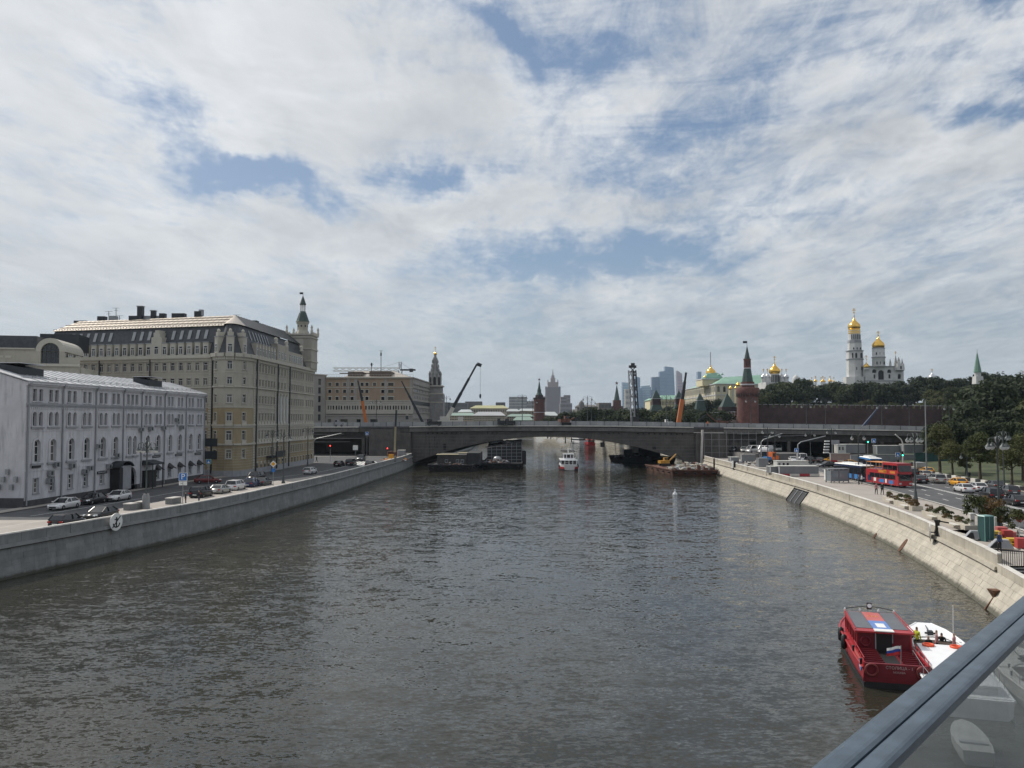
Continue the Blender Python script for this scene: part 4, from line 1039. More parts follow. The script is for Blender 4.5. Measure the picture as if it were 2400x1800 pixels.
# ------------------------------------------------------------------ beige block with arcade behind the bridge
tan = mat('tan_panel', (.33, .25, .18), .88, var=.08, vs=.3, dirt=.15)
greyb = mat('warm_grey_stone', (.33, .31, .285), .88, var=.08, vs=.3, dirt=.2)
brn = mat('brown_cladding', (.12, .095, .08), .8, var=.1)
a_, b_ = D(764, 950, 300), D(968, 950, 300); c_ = D(1030, 950, 372)
ab = thing('arcade_block', 'long beige and tan office block with a row of small arches beyond the bridge', 'building', (a_.x, a_.y, GZ))
F = Fr(a_, b_); k = F.L / (968 - 764); top = 30.0
def uv(u, v): return (u - 764) * k, EYE + (985 - v) / F_PX * 300
ops = []
for x in (265, 352, 440, 528, 645, 703, 793, 890):
    u = uv(720 + x / 5.03, 0)[0]
    for (va, vb) in ((897, 904.5), (913.5, 921), (929.5, 937.5)):
        if x == 793 and va > 900: continue
        if 645 == x and va < 0: continue
        ops.append((u - .55, u + .55, uv(0, vb)[1], uv(0, va)[1], False))
u = uv(720 + 985 / 5.03, 0)[0]
for (va, vb) in ((897, 904.5), (913.5, 921), (929.5, 937.5)): ops.append((u - 1.0, u + 1.0, uv(0, vb)[1], uv(0, va)[1], False))
arc = []
u = .6
while u < F.L - .8:
    arc.append((u, u + .52, uv(0, 960)[1], uv(0, 950.5)[1], True)); u += .9 if len(arc) % 3 else 1.15
low = [(uv(720 + x / 5.03, 0)[0] - w, uv(720 + x / 5.03, 0)[0] + w, uv(0, 990)[1], uv(0, 982.5)[1], False) for x, w in ((262, .6), (435, 1.3), (607, .7), (787, 1.3))]
low.append((uv(720 + 1160 / 5.03, 0)[0], uv(720 + 1195 / 5.03, 0)[0], uv(0, 983)[1], uv(0, 970)[1], True))
mb = MB(); wall_open(mb, F, F.L, GZ, 16.5, low, greyb, .3); wall_open(mb, F, F.L, 16.5, 21.5, arc, cream, .4)
wall_open(mb, F, F.L, 21.5, top, ops, tan, .3); mb.build('front_wall', ab, True)
mb = MB()
for o in ops: surround(mb, F, o, cream, .22, .08, False)
for z, h, n in ((top - .3, .5, .5), (26.3, .25, .15), (21.4, .35, .3), (20.6, .8, .1), (16.2, .3, .25)): mb.fbox(F, 0, F.L, z, z + h, .004, n, cream)
for x in (1225, 925, 570, 480): 
    u = uv(720 + x / 5.03, 0)[0]; mb.fbox(F, u - .5, u + .5, 21.5, top - .3, .004, .12, greyb)
mb.build('trim', ab, True)
for g_ in (ops, arc, low):
    for o in g_:
        pm, fr = win_meshes(round(o[1] - o[0], 1), round(o[3] - o[2], 1), o[4], frame_w, 'cross'); p = F((o[0] + o[1]) / 2, -.28, o[2])
        link('window', pm, ab, (p[0] - ab.location.x, p[1] - ab.location.y, p[2] - ab.location.z), F.ang)
S = Fr(b_, c_); mb = MB(); wall_open(mb, S, S.L, GZ, top, [], greyb); mb.fbox(S, 0, S.L, 20.2, 21.6, .01, .1, metal_d)
for z in (29.7, 27.6, 26.2, 24.6, 19.2, 17.2, 15.0): mb.fbox(S, 0, S.L, z, z + .3, .01, .3, greyb)
mb.build('side_wall', ab, True)
for r, z in ((0, 27.0), (1, 24.9), (2, 22.4), (3, 17.6)):
    for i in range(18):
        pm, fr = win_meshes(1.2, 1.2, False, frame_w, 'cross'); p = S(2.5 + i * 3.9, .02, z); link('window', pm, ab, (p[0] - ab.location.x, p[1] - ab.location.y, p[2] - ab.location.z), S.ang)
e_ = D(740, 950, 296); G = Fr(e_, (a_.x, a_.y + .5)); mb = MB(); ops2 = [(1.2, 2.6, z, z + 2.2, False) for z in (27.2, 24.1, 21.0, 17.6, 14.4)]
wall_open(mb, G, G.L, GZ, 31, ops2, greyb, .5); mb.fbox(G, -14, 0, GZ, 31, -6, 0, greyb); mb.fbox(G, -14, G.L + .2, 30.7, 31.1, -6, .3, cream); mb.build('link_wall', ab, True)
for o in ops2:
    mb = MB(); mb.fbox(G, o[0], o[1], o[2], o[3], -.52, -.45, glass); mb.build('window', ab, True)
zr = lambda u, n: None
mb = MB(); mb.poly([F(0, .3, top + .2), F(F.L, .3, top + .2), (c_.x, c_.y, top + .2), (c_.x - 38, c_.y + 4, top + .2), F(0, -60, top + .2)], roof_m)
mb.poly([F(6, -2, top + .2), F(F.L - 1, -2, top + .2), F(F.L - 10, -22, top + 3.6), F(6, -22, top + 3.6)], zinc)
mb.poly([F(F.L - 1, -2, top + .2), F(F.L - 10, -22, top + 3.6), (c_.x - 10, c_.y - 6, top + 3.0), (c_.x, c_.y, top + .2)], slate); mb.build('roof', ab, True)
for (x0, x1, y0, y1) in ((485, 655, 460, 542), (738, 992, 455, 545)):
    p, q = D(720 + x0 / 5.03, 780 + y1 / 5.03, 306), D(720 + x1 / 5.03, 780 + y0 / 5.03, 306); mb = MB(); w_ = q.x - p.x
    mb.taper(p.x, q.x - .5, p.y, p.y + 10, p.z - 1, p.x, q.x, p.y - 1, p.y + 11, p.z + .8, brn); mb.box(p.x, q.x, p.y - 1, p.y + 11, p.z + .8, q.z, brn); mb.build('roof_plant', ab, True)
mb = MB(); a, b = D(796, 875, 306), D(870, 875, 306); mb.bar(a, b, .4, .4, brn)
for i in range(34): mb.bar(F(i * F.L / 33, 0, top + .2), F(i * F.L / 33, 0, top + 1.1), .05, .05, cream)
mb.bar(F(0, 0, top + 1.1), F(F.L, 0, top + 1.1), .06, .06, cream); mb.build('roof_railing', ab, True)
for (u, v0, v1) in ((893, 822, 871), (871, 854, 871)):
    mb = MB(); a, b = D(u, v0, 306), D(u, v1, 306); mb.tube([a, b], .12, metal_d); mb.bar(a - Vector((.7, 0, 0)), a + Vector((.7, 0, 0)), .12, .1, metal_d); c = a.lerp(b, .25); mb.box(c.x - .25, c.x + .25, c.y - .2, c.y + .2, c.z, c.z + 1.2, metal_d); mb.build('antenna', ab, True)

# slewing crane beyond
def lattice(mb, a, b, w, m, bay=3.0, t=.16):
    a, b = Vector(a), Vector(b); d = (b - a); n = max(1, int(d.length / bay)); dn = d.normalized()
    up = Vector((0, 0, 1)) if abs(dn.z) < .9 else Vector((0, 1, 0)); x = dn.cross(up).normalized() * w / 2; y = x.cross(dn).normalized() * w / 2
    cs = [x + y, -x + y, -x - y, x - y]
    for c in cs: mb.bar(a + c, b + c, t, t, m)
    for i in range(n):
        p, q = a + d * i / n, a + d * (i + 1) / n
        for j in range(4): mb.bar(p + cs[j], q + cs[(j + 1) % 4], t * .7, t * .7, m)
tcm = mat('crane_cream', (.55, .53, .47), .6, var=.05)
Yc = 520
ba = D(938, 985, Yc); tc_ = thing('tower_crane', 'distant tower crane with a long level jib above the beige block', 'crane', (ba.x, ba.y, GZ))
mb = MB(); lattice(mb, (ba.x, Yc, GZ), D(938, 868, Yc), 2.2, metal_g, 4, .3); mb.build('mast', tc_, True)
mb = MB(); lattice(mb, D(936, 866, Yc), D(781, 866, Yc), 2.0, tcm, 4, .35); mb.build('jib', tc_, True)
mb = MB(); lattice(mb, D(938, 866, Yc), D(938, 848, Yc), 1.4, metal_g, 3, .3); mb.bar(D(938, 867, Yc), D(974, 867, Yc), 1.2, 1.0, metal_d); mb.build('cathead', tc_, True)
mb = MB(); a, b = D(960, 864, Yc), D(968, 872, Yc); mb.box(a.x, b.x, Yc - 1, Yc + 1, b.z, a.z, metal_d); mb.build('counterweight', tc_, True)
mb = MB(); mb.tube([D(938, 848, Yc), D(880, 866, Yc)], .09, metal_g, 4); mb.tube([D(938, 848, Yc), D(962, 866, Yc)], .09, metal_g, 4); mb.build('pendant', tc_, True)

# bell tower with a small golden dome
gold = mat('gold_leaf', (.80, .50, .12), .22, .95, var=.12, vs=.3)
silver = mat('silver_dome', (.55, .56, .58), .3, .8, var=.1)
def onion(c, r, m, mb, h=2.35, seg=20):
    """dome profile from the drum up to the point"""
    p = [(.80, 0), (.95, .18), (1.0, .42), (.95, .68), (.78, .95), (.52, 1.2), (.28, 1.45), (.13, 1.75), (.05, 2.1), (.02, h)]
    mb.lathe(c, [(a * r, b * r) for a, b in p], m, seg)
def cross(mb, c, h, m, t=.1):
    x, y, z = c; mb.bar((x, y, z), (x, y, z + h), t, t, m); mb.bar((x - h * .28, y, z + h * .68), (x + h * .28, y, z + h * .68), t, t, m); mb.bar((x - h * .15, y, z + h * .85), (x + h * .15, y, z + h * .85), t, t, m)
    mb.bar((x - h * .15, y, z + h * .38), (x + h * .15, y, z + h * .28), t, t, m)
stone_l = mat('belfry_stone', (.29, .285, .28), .85, var=.12, vs=.6, dirt=.3)
Yb = 345; kb = Yb / F_PX; bc = D(1019.5, 985, Yb); zv = lambda v: EYE + (985 - v) * kb
bt = thing('bell_tower', 'slim tiered stone bell tower with a small golden dome behind the beige block', 'bell tower', (bc.x, bc.y, GZ))
bx, by = bc.x, bc.y
def tier(v0, v1, w0, w1=None, seg=8, m=stone_l, nm='tier', rot=R(22.5)):
    o = MB(); o.lathe((bx, by, 0), [(w0 * kb, zv(v0)), ((w1 or w0) * kb, zv(v1))], m, seg, False, rot); return o.build(nm, bt, True)
mb = MB(); mb.box(bx - 18 * kb, bx + 21 * kb, by - 4, by + 4, GZ, zv(925), stone_l); mb.box(bx - 15 * kb, bx + 17 * kb, by - 3.4, by + 3.4, zv(925), zv(905), stone_l)
for v in (945, 925, 907): mb.box(bx - 19 * kb, bx + 20 * kb, by - 4.2, by + 4.2, zv(v), zv(v) + .5, cream)
mb.build('base', bt, True)
tier(905, 884, 15); 
mb = MB()
for k_ in range(8):
    t = R(45 * k_ + 22.5); mb.lathe((bx + 13.5 * kb * math.cos(t), by + 13.5 * kb * math.sin(t), 0), [(2.2 * kb, zv(900)), (2.2 * kb, zv(878)), (3 * kb, zv(877)), (.1, zv(870))], stone_l, 6)
mb.build('belfry_column', bt, True)
for k_ in range(8):
    t = R(45 * k_ + 270 - 0); mb = MB(); fx, fy = bx + 14 * kb * math.cos(t), by + 14 * kb * math.sin(t); s_ = Vector((-math.sin(t), math.cos(t), 0))
    pts = [Vector((fx, fy, zv(903))) - s_ * .55, Vector((fx, fy, zv(903))) + s_ * .55] + [Vector((fx, fy, zv(887))) + s_ * .55 * math.cos(a) + Vector((0, 0, .6 * math.sin(a))) for a in (0, .8, 1.57, 2.3, 3.14)]
    d = Vector((math.cos(t), math.sin(t), 0)) * .06; mb.loft([pts, [q + d for q in pts]], black); mb.build('bell_opening', bt, True)
tier(884, 872, 15, 11); tier(876, 842, 10.5, 4.5, 8, stone_l, 'tent_roof')
for v, w in ((872, 11.2), (862, 9.4), (851, 7.4)):
    for k_ in range(4):
        t = R(90 * k_ + 45); mb = MB(); x, y = bx + w * kb * math.cos(t), by + w * kb * math.sin(t); mb.box(x - .35, x + .35, y - .35, y + .35, zv(v), zv(v) + 1.0, stone_l); mb.taper(x - .35, x + .35, y - .35, y + .35, zv(v) + 1, x - .02, x + .02, y - .02, y + .02, zv(v) + 1.7, stone_l); mb.build('lucarne', bt, True)
tier(843, 838, 5.5); tier(838, 831, 3.2, 3.0)
mb = MB(); onion((bx, by, zv(831)), 4.2 * kb, gold, mb); mb.build('dome', bt, True)
mb = MB(); cross(mb, (bx, by, zv(821)), 9 * kb, gold, .14); mb.build('cross', bt, True)
# ------------------------------------------------------------------ far shore: fortress, palace, churches, skyline
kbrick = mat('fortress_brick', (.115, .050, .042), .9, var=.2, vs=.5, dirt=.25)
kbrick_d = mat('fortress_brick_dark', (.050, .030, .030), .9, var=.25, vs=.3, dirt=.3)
greent = mat('green_tile', (.028, .055, .045), .55, var=.25, vs=1.2)
greenr = mat('green_copper', (.22, .38, .29), .6, .2, var=.12, vs=.1)
ywall = mat('pale_yellow', (.60, .54, .36), .85, var=.06, vs=.1)
wwall = mat('church_white', (.56, .56, .55), .85, var=.08, vs=.2, dirt=.2)
def K(Y): return Y / F_PX
class TW:
    """a stacked tower seen at pixel column u, depth Y"""
    def __init__(s, name, label, cat, u, Y, base_z=GZ, group=None):
        s.k = K(Y); c = D(u, 985, Y); s.x, s.y = c.x, Y; s.t = thing(name, label, cat, (c.x, Y, base_z), group=group); s.u = u
    def z(s, v): return EYE + (985 - v) * s.k * (1 if True else 1)
    def ring(s, nm, v0, v1, w0, w1=None, m=None, seg=4, du=0, rot=None, smooth=False, z0=None):
        o = MB(); k = s.k * (1.4142 if seg == 4 else 1 / math.cos(math.pi / seg) if seg < 9 else 1)
        o.lathe((s.x + du * s.k, s.y, 0), [(w0 * k, z0 if z0 is not None else s.z(v0)), (max(.02, (w1 if w1 is not None else w0) * k), s.z(v1))], m, seg, smooth, R(180 / seg) if rot is None else rot)
        return o.build(nm, s.t, True)
    def prof(s, nm, pts, m, seg=16, du=0, smooth=True, rot=0):
        o = MB(); o.lathe((s.x + du * s.k, s.y, 0), [(max(.02, w * s.k), s.z(v)) for v, w in pts], m, seg, smooth, rot); return o.build(nm, s.t, True)
    def opening(s, v0, v1, w, du=0, dn=0.0, arch=True, m=black, nm='opening'):
        o = MB(); x, y = s.x + du * s.k, s.y - dn * s.k - .06; a = w * s.k
        pts = [(x - a, y, s.z(v0)), (x + a, y, s.z(v0))]
        if arch:
            zc = s.z(v1) - a; pts += [(x + a * math.cos(t), y, zc + a * math.sin(t)) for t in [math.pi * i / 6 for i in range(7)]]
        else: pts += [(x + a, y, s.z(v1)), (x - a, y, s.z(v1))]
        o.loft([pts, [(p[0], p[1] + .3, p[2]) for p in pts]], m); return o.build(nm, s.t, True)
    def dome(s, v0, w, m=gold, du=0, h=2.35, nm='dome'):
        o = MB(); onion((s.x + du * s.k, s.y, s.z(v0)), w * s.k, m, o, h); return o.build(nm, s.t, True)
    def cross(s, v, hpx, du=0, m=gold, t=.3):
        o = MB(); cross(o, (s.x + du * s.k, s.y, s.z(v)), hpx * s.k, m, t); return o.build('cross', s.t, True)

# round corner tower
T = TW('corner_tower', 'round red brick fortress tower with a stepped green spire', 'tower', 1753, 450)
T.prof('shaft', [(1003, 26), (928, 23.5)], kbrick, 28); T.prof('corbel', [(928, 23.5), (922, 26), (910, 26.5), (909, 24.5)], kbrick, 28)
for i in range(28):
    t = 2 * math.pi * i / 28; o = MB(); r = 25.0 * T.k; o.box(T.x + r * math.cos(t) - .22, T.x + r * math.cos(t) + .22, T.y + r * math.sin(t) - .3, T.y + r * math.sin(t) + .3, T.z(930), T.z(921), kbrick_d); o.build('machicolation', T.t, True)
T.ring('tier', 909, 895, 15, 14, kbrick, 8); T.ring('cornice', 903, 900, 15.6, 15.6, white_pl, 8)
T.ring('tent_roof', 899, 864, 12.5, 7.5, greent, 8); T.ring('tier', 864, 842, 7.8, 7.4, kbrick, 8); T.ring('cornice', 864, 862, 8.4, 8.4, white_pl, 8); T.ring('cornice', 843, 841, 8.4, 8.4, kbrick, 8)
for du in (-3.2, 3.2): T.opening(858, 846, 1.7, du, 7.2)
for v, du in ((878, -8), (878, 8), (876, 0)): T.ring('lucarne', v, v - 7, 2.2, .4, greent, 4, du)
T.ring('spire', 841, 812, 6.2, .7, greent, 8); T.prof('finial', [(812, .5), (803, .35)], metal_d, 6)
o = MB(); c = Vector((T.x, T.y, T.z(804))); o.box(c.x - 2.2, c.x + .1, c.y - .1, c.y + .1, c.z, c.z + 1.2, metal_d); o.build('flag', T.t, True)
# fortress wall to the right and left of it
def kwall(u0, u1, Y0, Y1, vt, label, u_step=6, vb=None, z_top=None, m=kbrick_d):
    a, b = D(u0, 985, Y0), D(u1, 985, Y1); F = Fr(a, b); z0, z1 = EYE + (985 - vt[0]) * K(Y0), EYE + (985 - vt[1]) * K(Y1)
    t = thing('fortress_wall', label, 'wall', (a.x, a.y, GZ)); o = MB()
    o.hexa([F(0, 0, 2), F(F.L, 0, 2), F(F.L, -4, 2), F(0, -4, 2), F(0, 0, z0), F(F.L, 0, z1), F(F.L, -4, z1), F(0, -4, z0)], m); o.build('curtain', t, True)
    n = int(F.L / 3.0); q = MB()
    for i in range(n):
        z = z0 + (z1 - z0) * i / n; u = i * 3.0; q2 = MB() if i < 120 else q
        q2.fbox(F, u + .2, u + 2.0, z, z + 1.6, -.7, 0, m); q2.fbox(F, u + .15, u + 2.05, z + 1.6, z + 1.85, -.8, .1, trim_g)
        if q2 is not q: q2.build('merlon', t, True)
    if q.v: q.build('merlons', t, True)['kind'] = 'stuff'
    o = MB(); o.fbox(F, 0, F.L, (z0 + z1) / 2 - 4, (z0 + z1) / 2 - 3.7, .003, .2, m)
    for i in range(int(F.L / 7)): o.fbox(F, i * 7 + 1, i * 7 + 1.5, 3, (z0 + z1) / 2 - 5, .003, .12, m)
    o.build('string_course', t, True)
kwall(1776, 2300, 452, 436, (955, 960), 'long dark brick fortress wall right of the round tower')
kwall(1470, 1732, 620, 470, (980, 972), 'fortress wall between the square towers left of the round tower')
# square tent-roofed towers along the wall, left of the round one
def square_tower(u, Y, label, ap, tb, tw, bb, bw, sk=None, red=False):
    T = TW('square_tower', label, 'tower', u, Y, group=None)
    T.ring('tent_roof', tb, ap, tw, .6, greent if not red else slate, 4); T.ring('eave', tb + 1, tb, tw + .6, tw + .6, white_pl, 4)
    if sk:
        T.ring('upper_body', sk[0], tb, bw, bw, kbrick_d, 4); T.ring('skirt_roof', sk[1], sk[0], sk[2], bw, greent, 4); T.ring('eave', sk[1] + 1, sk[1], sk[2] + .5, sk[2] + .5, white_pl, 4)
        T.ring('base', 1003, sk[1], sk[2] - 1.5, sk[2] - 1.5, kbrick_d, 4)
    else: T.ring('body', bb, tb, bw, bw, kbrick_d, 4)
    for du in (-3, 3): T.opening(tb + 10, tb + 4, 1.0, du, bw + .2)
    T.prof('finial', [(ap, .5), (ap - 5, .25)], metal_d, 6)
    return T
square_tower(1705, 500, 'squat brick fortress tower with a plain tent roof left of the round one', 922, 954, 16, 1003, 17, (972, 981, 25))
square_tower(1641, 540, 'narrow fortress tower with a low skirt roof behind the bridge', 922, 938, 8, 1003, 7.5, (939, 975, 14))
square_tower(1591.5, 580, 'fortress tower behind the orange crane boom', 916, 933, 9, 1003, 8.5, (948, 975, 17))
square_tower(1538, 620, 'fortress tower with a wide green skirt beside the lattice boom', 914, 934, 10, 1003, 9.5, (949, 971, 17))
T = TW('star_tower', 'far small fortress tower with green spire and a star', 'tower', 1446, 900); T.ring('body', 985, 952, 13, 13, kbrick, 4); T.ring('tier', 952, 938, 9, 8.5, kbrick, 4); T.ring('spire', 938, 903, 6.5, .6, greent, 8)
o = MB(); c = Vector((T.x, T.y, T.z(898)))
pts = [c + Vector((math.sin(math.pi * i / 5), 0, math.cos(math.pi * i / 5))) * (2.2 if i % 2 == 0 else .9) for i in range(10)]; o.loft([pts, [p + Vector((0, .4, 0)) for p in pts]], kbrick); o.build('star', T.t, True)
T = TW('round_star_tower', 'round brick riverside tower with a tall green spire and a star', 'tower', 1264, 640)
T.prof('shaft', [(992, 13.5), (944, 12.3), (941, 13.3), (936, 13.3)], kbrick, 24); T.prof('belt', [(967, 13.4), (966, 13.4)], white_pl, 24); T.ring('tier', 936, 926, 9.5, 9, kbrick_d, 8); T.ring('tent_roof', 926, 920, 7.5, 5, greent, 8); T.ring('tier', 922, 913, 4.6, 4.4, greent, 8); T.ring('spire', 913, 893, 3.6, .5, greent, 8)
for i in range(12):
    t = 2 * math.pi * i / 12; o = MB(); r = 12.6 * T.k; o.box(T.x + r * math.cos(t) - .5, T.x + r * math.cos(t) + .5, T.y + r * math.sin(t) - .4, T.y + r * math.sin(t) + .4, T.z(936), T.z(932), kbrick_d); o.build('merlon', T.t, True)
o = MB(); c = Vector((T.x, T.y, T.z(889.5)))
pts = [c + Vector((math.sin(math.pi * i / 5), 0, math.cos(math.pi * i / 5))) * (1.2 if i % 2 == 0 else .5) for i in range(10)]; o.loft([pts, [p + Vector((0, .3, 0)) for p in pts]], kbrick); o.build('star', T.t, True)

# hill with the palace and the cathedrals
def hill_z(x, y):
    a = 3 + max(0, min(1, (y - 455) / 170)) * 25
    b = 3 + max(0, min(1, (y - 245) / 230)) * 20 * max(0, min(1, (x - 225) / 50))
    k = max(0, min(1, (x - 125) / 40))
    return max(a * k + 3 * (1 - k), b if x > 225 else 3)
mb = MB(); hill_m = mat('hill_grass', (.032, .042, .018), .95, var=.3, vs=.05)
for i in range(40):
    for j in range(34):
        x0, x1, y0, y1 = 80 + i * 24, 104 + i * 24, 240 + j * 24, 264 + j * 24
        q = [(x, y, hill_z(x, y) - .05) for x, y in ((x0, y0), (x1, y0), (x1, y1), (x0, y1))]
        if max(p[2] for p in q) > 3.0: mb.poly(q, hill_m)
tag(mb.build('fortress_hill'), kind='structure')

# great palace
Yp = 700; pk = K(Yp)
gp = thing('great_palace', 'long pale yellow palace with green roofs and a gilded central dome', 'palace', tuple(D(1678, 943, Yp)))
a, b, c = D(1604, 985, 840), D(1678, 985, Yp), D(1802, 985, Yp + 8)
zb, zt = EYE + (985 - 947) * pk, EYE + (985 - 899) * pk
def pal_face(F, n, rows, eave):
    o = MB(); ops = []
    for r, (za, zb2, w) in enumerate(rows):
        for i in range(n): ops.append((F.L * (i + .5) / n - w / 2, F.L * (i + .5) / n + w / 2, za, zb2, True))
    wall_open(o, F, F.L, zb - 12, zt, ops, ywall, .6); o.fbox(F, 0, F.L, zt - .6, zt, .01, .9, white_pl); o.fbox(F, 0, F.L, (zb + zt) / 2 - 1.2, (zb + zt) / 2 - .6, .01, .5, white_pl)
    for i in range(n + 1): o.fbox(F, F.L * i / n - .4, F.L * i / n + .4, zb - 3, zt - 1, .01, .45, white_pl)
    o.build('wall', gp, True)
    for q in ops:
        pm, fr = win_meshes(round(q[1] - q[0], 1), round(q[3] - q[2], 1), True, frame_w, 'cross'); p = F((q[0] + q[1]) / 2, -.5, q[2]); link('window', pm, gp, (p[0] - gp.location.x, p[1] - gp.location.y, p[2] - gp.location.z), F.ang)
pal_face(Fr(a, b), 20, [(zb + 1.5, zb + 5.0, 3.0), (zt - 7.0, zt - 2.2, 3.2)], zt); pal_face(Fr(b, c), 9, [(zb + 1.5, zb + 5.0, 2.0), (zt - 7.0, zt - 2.2, 2.4)], zt)
o = MB(); ra, rb_, rc2 = Vector((a.x + 24, a.y + 8, zt + 5.5)), Vector((b.x + 13, b.y + 20, zt + 6.5)), Vector((c.x, c.y + 20, zt + 9))
o.quad((a.x, a.y, zt), (b.x, b.y, zt), rb_, ra, greenr); o.quad((b.x, b.y, zt), (c.x, c.y, zt), rc2, rb_, greenr); o.quad(ra, rb_, (rb_.x + 30, rb_.y + 40, zt), (ra.x + 30, ra.y + 10, zt), greenr)
o.build('roof', gp, True)
gx = D(1667, 985, 735); k7 = K(735); z7 = lambda v: EYE + (985 - v) * k7
o = MB(); o.box(gx.x - 27 * k7, gx.x + 12 * k7, gx.y - 12, gx.y + 12, zt - 1, z7(890), ywall); o.box(gx.x - 28 * k7, gx.x + 13 * k7, gx.y - 13, gx.y + 13, z7(891), z7(888.5), white_pl); o.build('central_block', gp, True)
o = MB(); o.lathe((gx.x + 3 * k7, gx.y, 0), [(30 * k7, z7(892)), (27 * k7, z7(884)), (20 * k7, z7(877)), (13 * k7, z7(874))], greenr, 4, False, R(45)); o.build('dome_roof', gp, True)
o = MB(); o.lathe((gx.x, gx.y, 0), [(11.5 * k7, z7(875)), (11 * k7, z7(870)), (8 * k7, z7(866)), (4 * k7, z7(863)), (1.4 * k7, z7(860)), (2 * k7, z7(858)), (.5 * k7, z7(855))], gold, 16); o.build('crown', gp, True)
o = MB(); o.tube([(gx.x, gx.y, z7(856)), (gx.x, gx.y, z7(825))], .35, metal_g, 5); o.build('flagpole', gp, True)
for du, v in ((-22, 884), (10, 880), (18, 878)):
    o = MB(); onion((gx.x + du * k7, gx.y - 13, z7(v + 3)), 3 * k7, gold if du < 0 else greenr, o); o.build('dormer_dome', gp, True)

# cathedral with one big gold dome and four silver ones
T = TW('cathedral', 'white cathedral with one large gold dome and four silver domes', 'church', 1817, 640, 27)
T.ring('body', 925, 897, 30, 30, wwall, 4); T.prof('drum', [(900, 10), (876, 10)], wwall, 20); T.dome(876, 13.2)
T.cross(846, 12)
for i in range(6): T.opening(896, 879, 1.1, -8.4 + i * 3.3, 10.6 * math.sqrt(max(.05, 1 - ((-8.4 + i * 3.3) / 11) ** 2)), True)
for du in (-26, -17, 17, 27): T.prof('small_drum', [(900, 5.5), (887, 5.5)], wwall, 12, du); T.dome(887, 6.6, silver, du); T.cross(872, 8, du)
for u, v, Y, w, h in ((1713, 913, 640, 5, 0), (1726, 912, 640, 4, 0), (1731, 905, 640, 6, 0), (1738, 908, 645, 5, 0)):
    S_ = TW('small_church', 'little gold-domed church beside the top of the round tower' if u == 1731 else ('pale drum with a gold dome left of the round tower, leftmost' if u == 1713 else ('gold-domed drum second from left by the round tower' if u == 1726 else 'gold-domed drum partly hidden by the round tower spire')), 'church', u, Y, 24); S_.prof('drum', [(945, w * .9), (v, w * .8)], ywall, 10); S_.dome(v, w)
S_ = TW('terem_church', 'low white church with a row of small gold domes above the trees', 'church', 1930, 680, 27); S_.ring('body', 915, 903, 20, 20, wwall, 4)
for du, w in ((-17, 4), (-4, 2), (0, 4.2), (5, 2), (17, 4.2), (26, 2.5), (-26, 2.5)): S_.prof('drum', [(905, w * .7), (895, w * .7)], wwall, 10, du); S_.dome(895, w, gold, du); S_.cross(889, 8 if w > 3 else 5, du)
S_ = TW('pale_pavilion', 'grey domed pavilion right of the cathedral', 'church', 1867, 690, 27); S_.prof('drum', [(905, 9), (890, 9), (884, 7), (880, 3), (878, .5)], wwall, 14)
S_ = TW('white_dome_church', 'church whose white dome just clears the trees', 'church', 2187, 620, 27); S_.prof('drum', [(905, 7), (888, 7)], wwall, 14); S_.dome(889, 9, silver); S_.cross(873, 9)
S_ = TW('green_spire_tower', 'slender pale green spire rising behind the trees at right', 'tower', 2294, 520, 20)
S_.ring('body', 900, 882, 9, 8, wwall, 4); S_.ring('lantern', 882, 873, 6.5, 6.5, wwall, 8); S_.ring('spire', 873, 826, 8, .6, mat('pale_green_tile', (.13, .24, .18), .6, var=.12), 8); S_.prof('finial', [(826, .5), (818, .3)], metal_d, 6)

# tall bell tower
T = TW('white_bell_tower', 'tall white octagonal bell tower crowned by a large gold dome', 'bell tower', 2006, 700, 27)
T.ring('base', 912, 884, 25, 25, wwall, 8); T.ring('lower_shaft', 884, 842, 17.5, 17, wwall, 8); T.ring('cornice', 843, 841, 18.6, 18.6, trim_g, 8); T.ring('bell_tier', 841, 823, 17, 16.7, wwall, 8); T.ring('cornice', 823.5, 821.5, 18.4, 18.4, trim_g, 8)
T.ring('middle_tier', 821, 804, 14.5, 14, wwall, 8); T.ring('kokoshnik_band', 804, 797, 14.3, 13.8, trim_g, 8); T.prof('upper_drum', [(797, 13.2), (782, 13)], wwall, 24); T.prof('gold_band', [(782, 13.4), (771, 13.4)], gold, 24)
for du in (-8.5, 3.5, 0): pass
for du in (-11, -3.5, 8.5): 
    T.opening(840, 828, 2.3 if du != -11 else 1.2, du, 17.0 if du != -11 else 15)
for du in (-3, 8.5): T.opening(868, 861, 1, du, 17.2, False)
for du in (-8, 0, 8): T.opening(820, 815, 1.3, du, 14.4)
for i in range(6): T.opening(796, 784, .9, -10 + i * 4, 13.4 * math.sqrt(max(.05, 1 - ((-10 + i * 4) / 13.6) ** 2)), True)
for v in (779, 775): T.prof('band', [(v + .6, 13.8), (v - .6, 13.8)], wwall, 24)
T.dome(771, 14.2, gold, 0, 2.0); T.prof('orb', [(742, .6), (740, 1.8), (737.5, 1.9), (735.5, .6)], white, 12); T.cross(737, 16, t=.45)
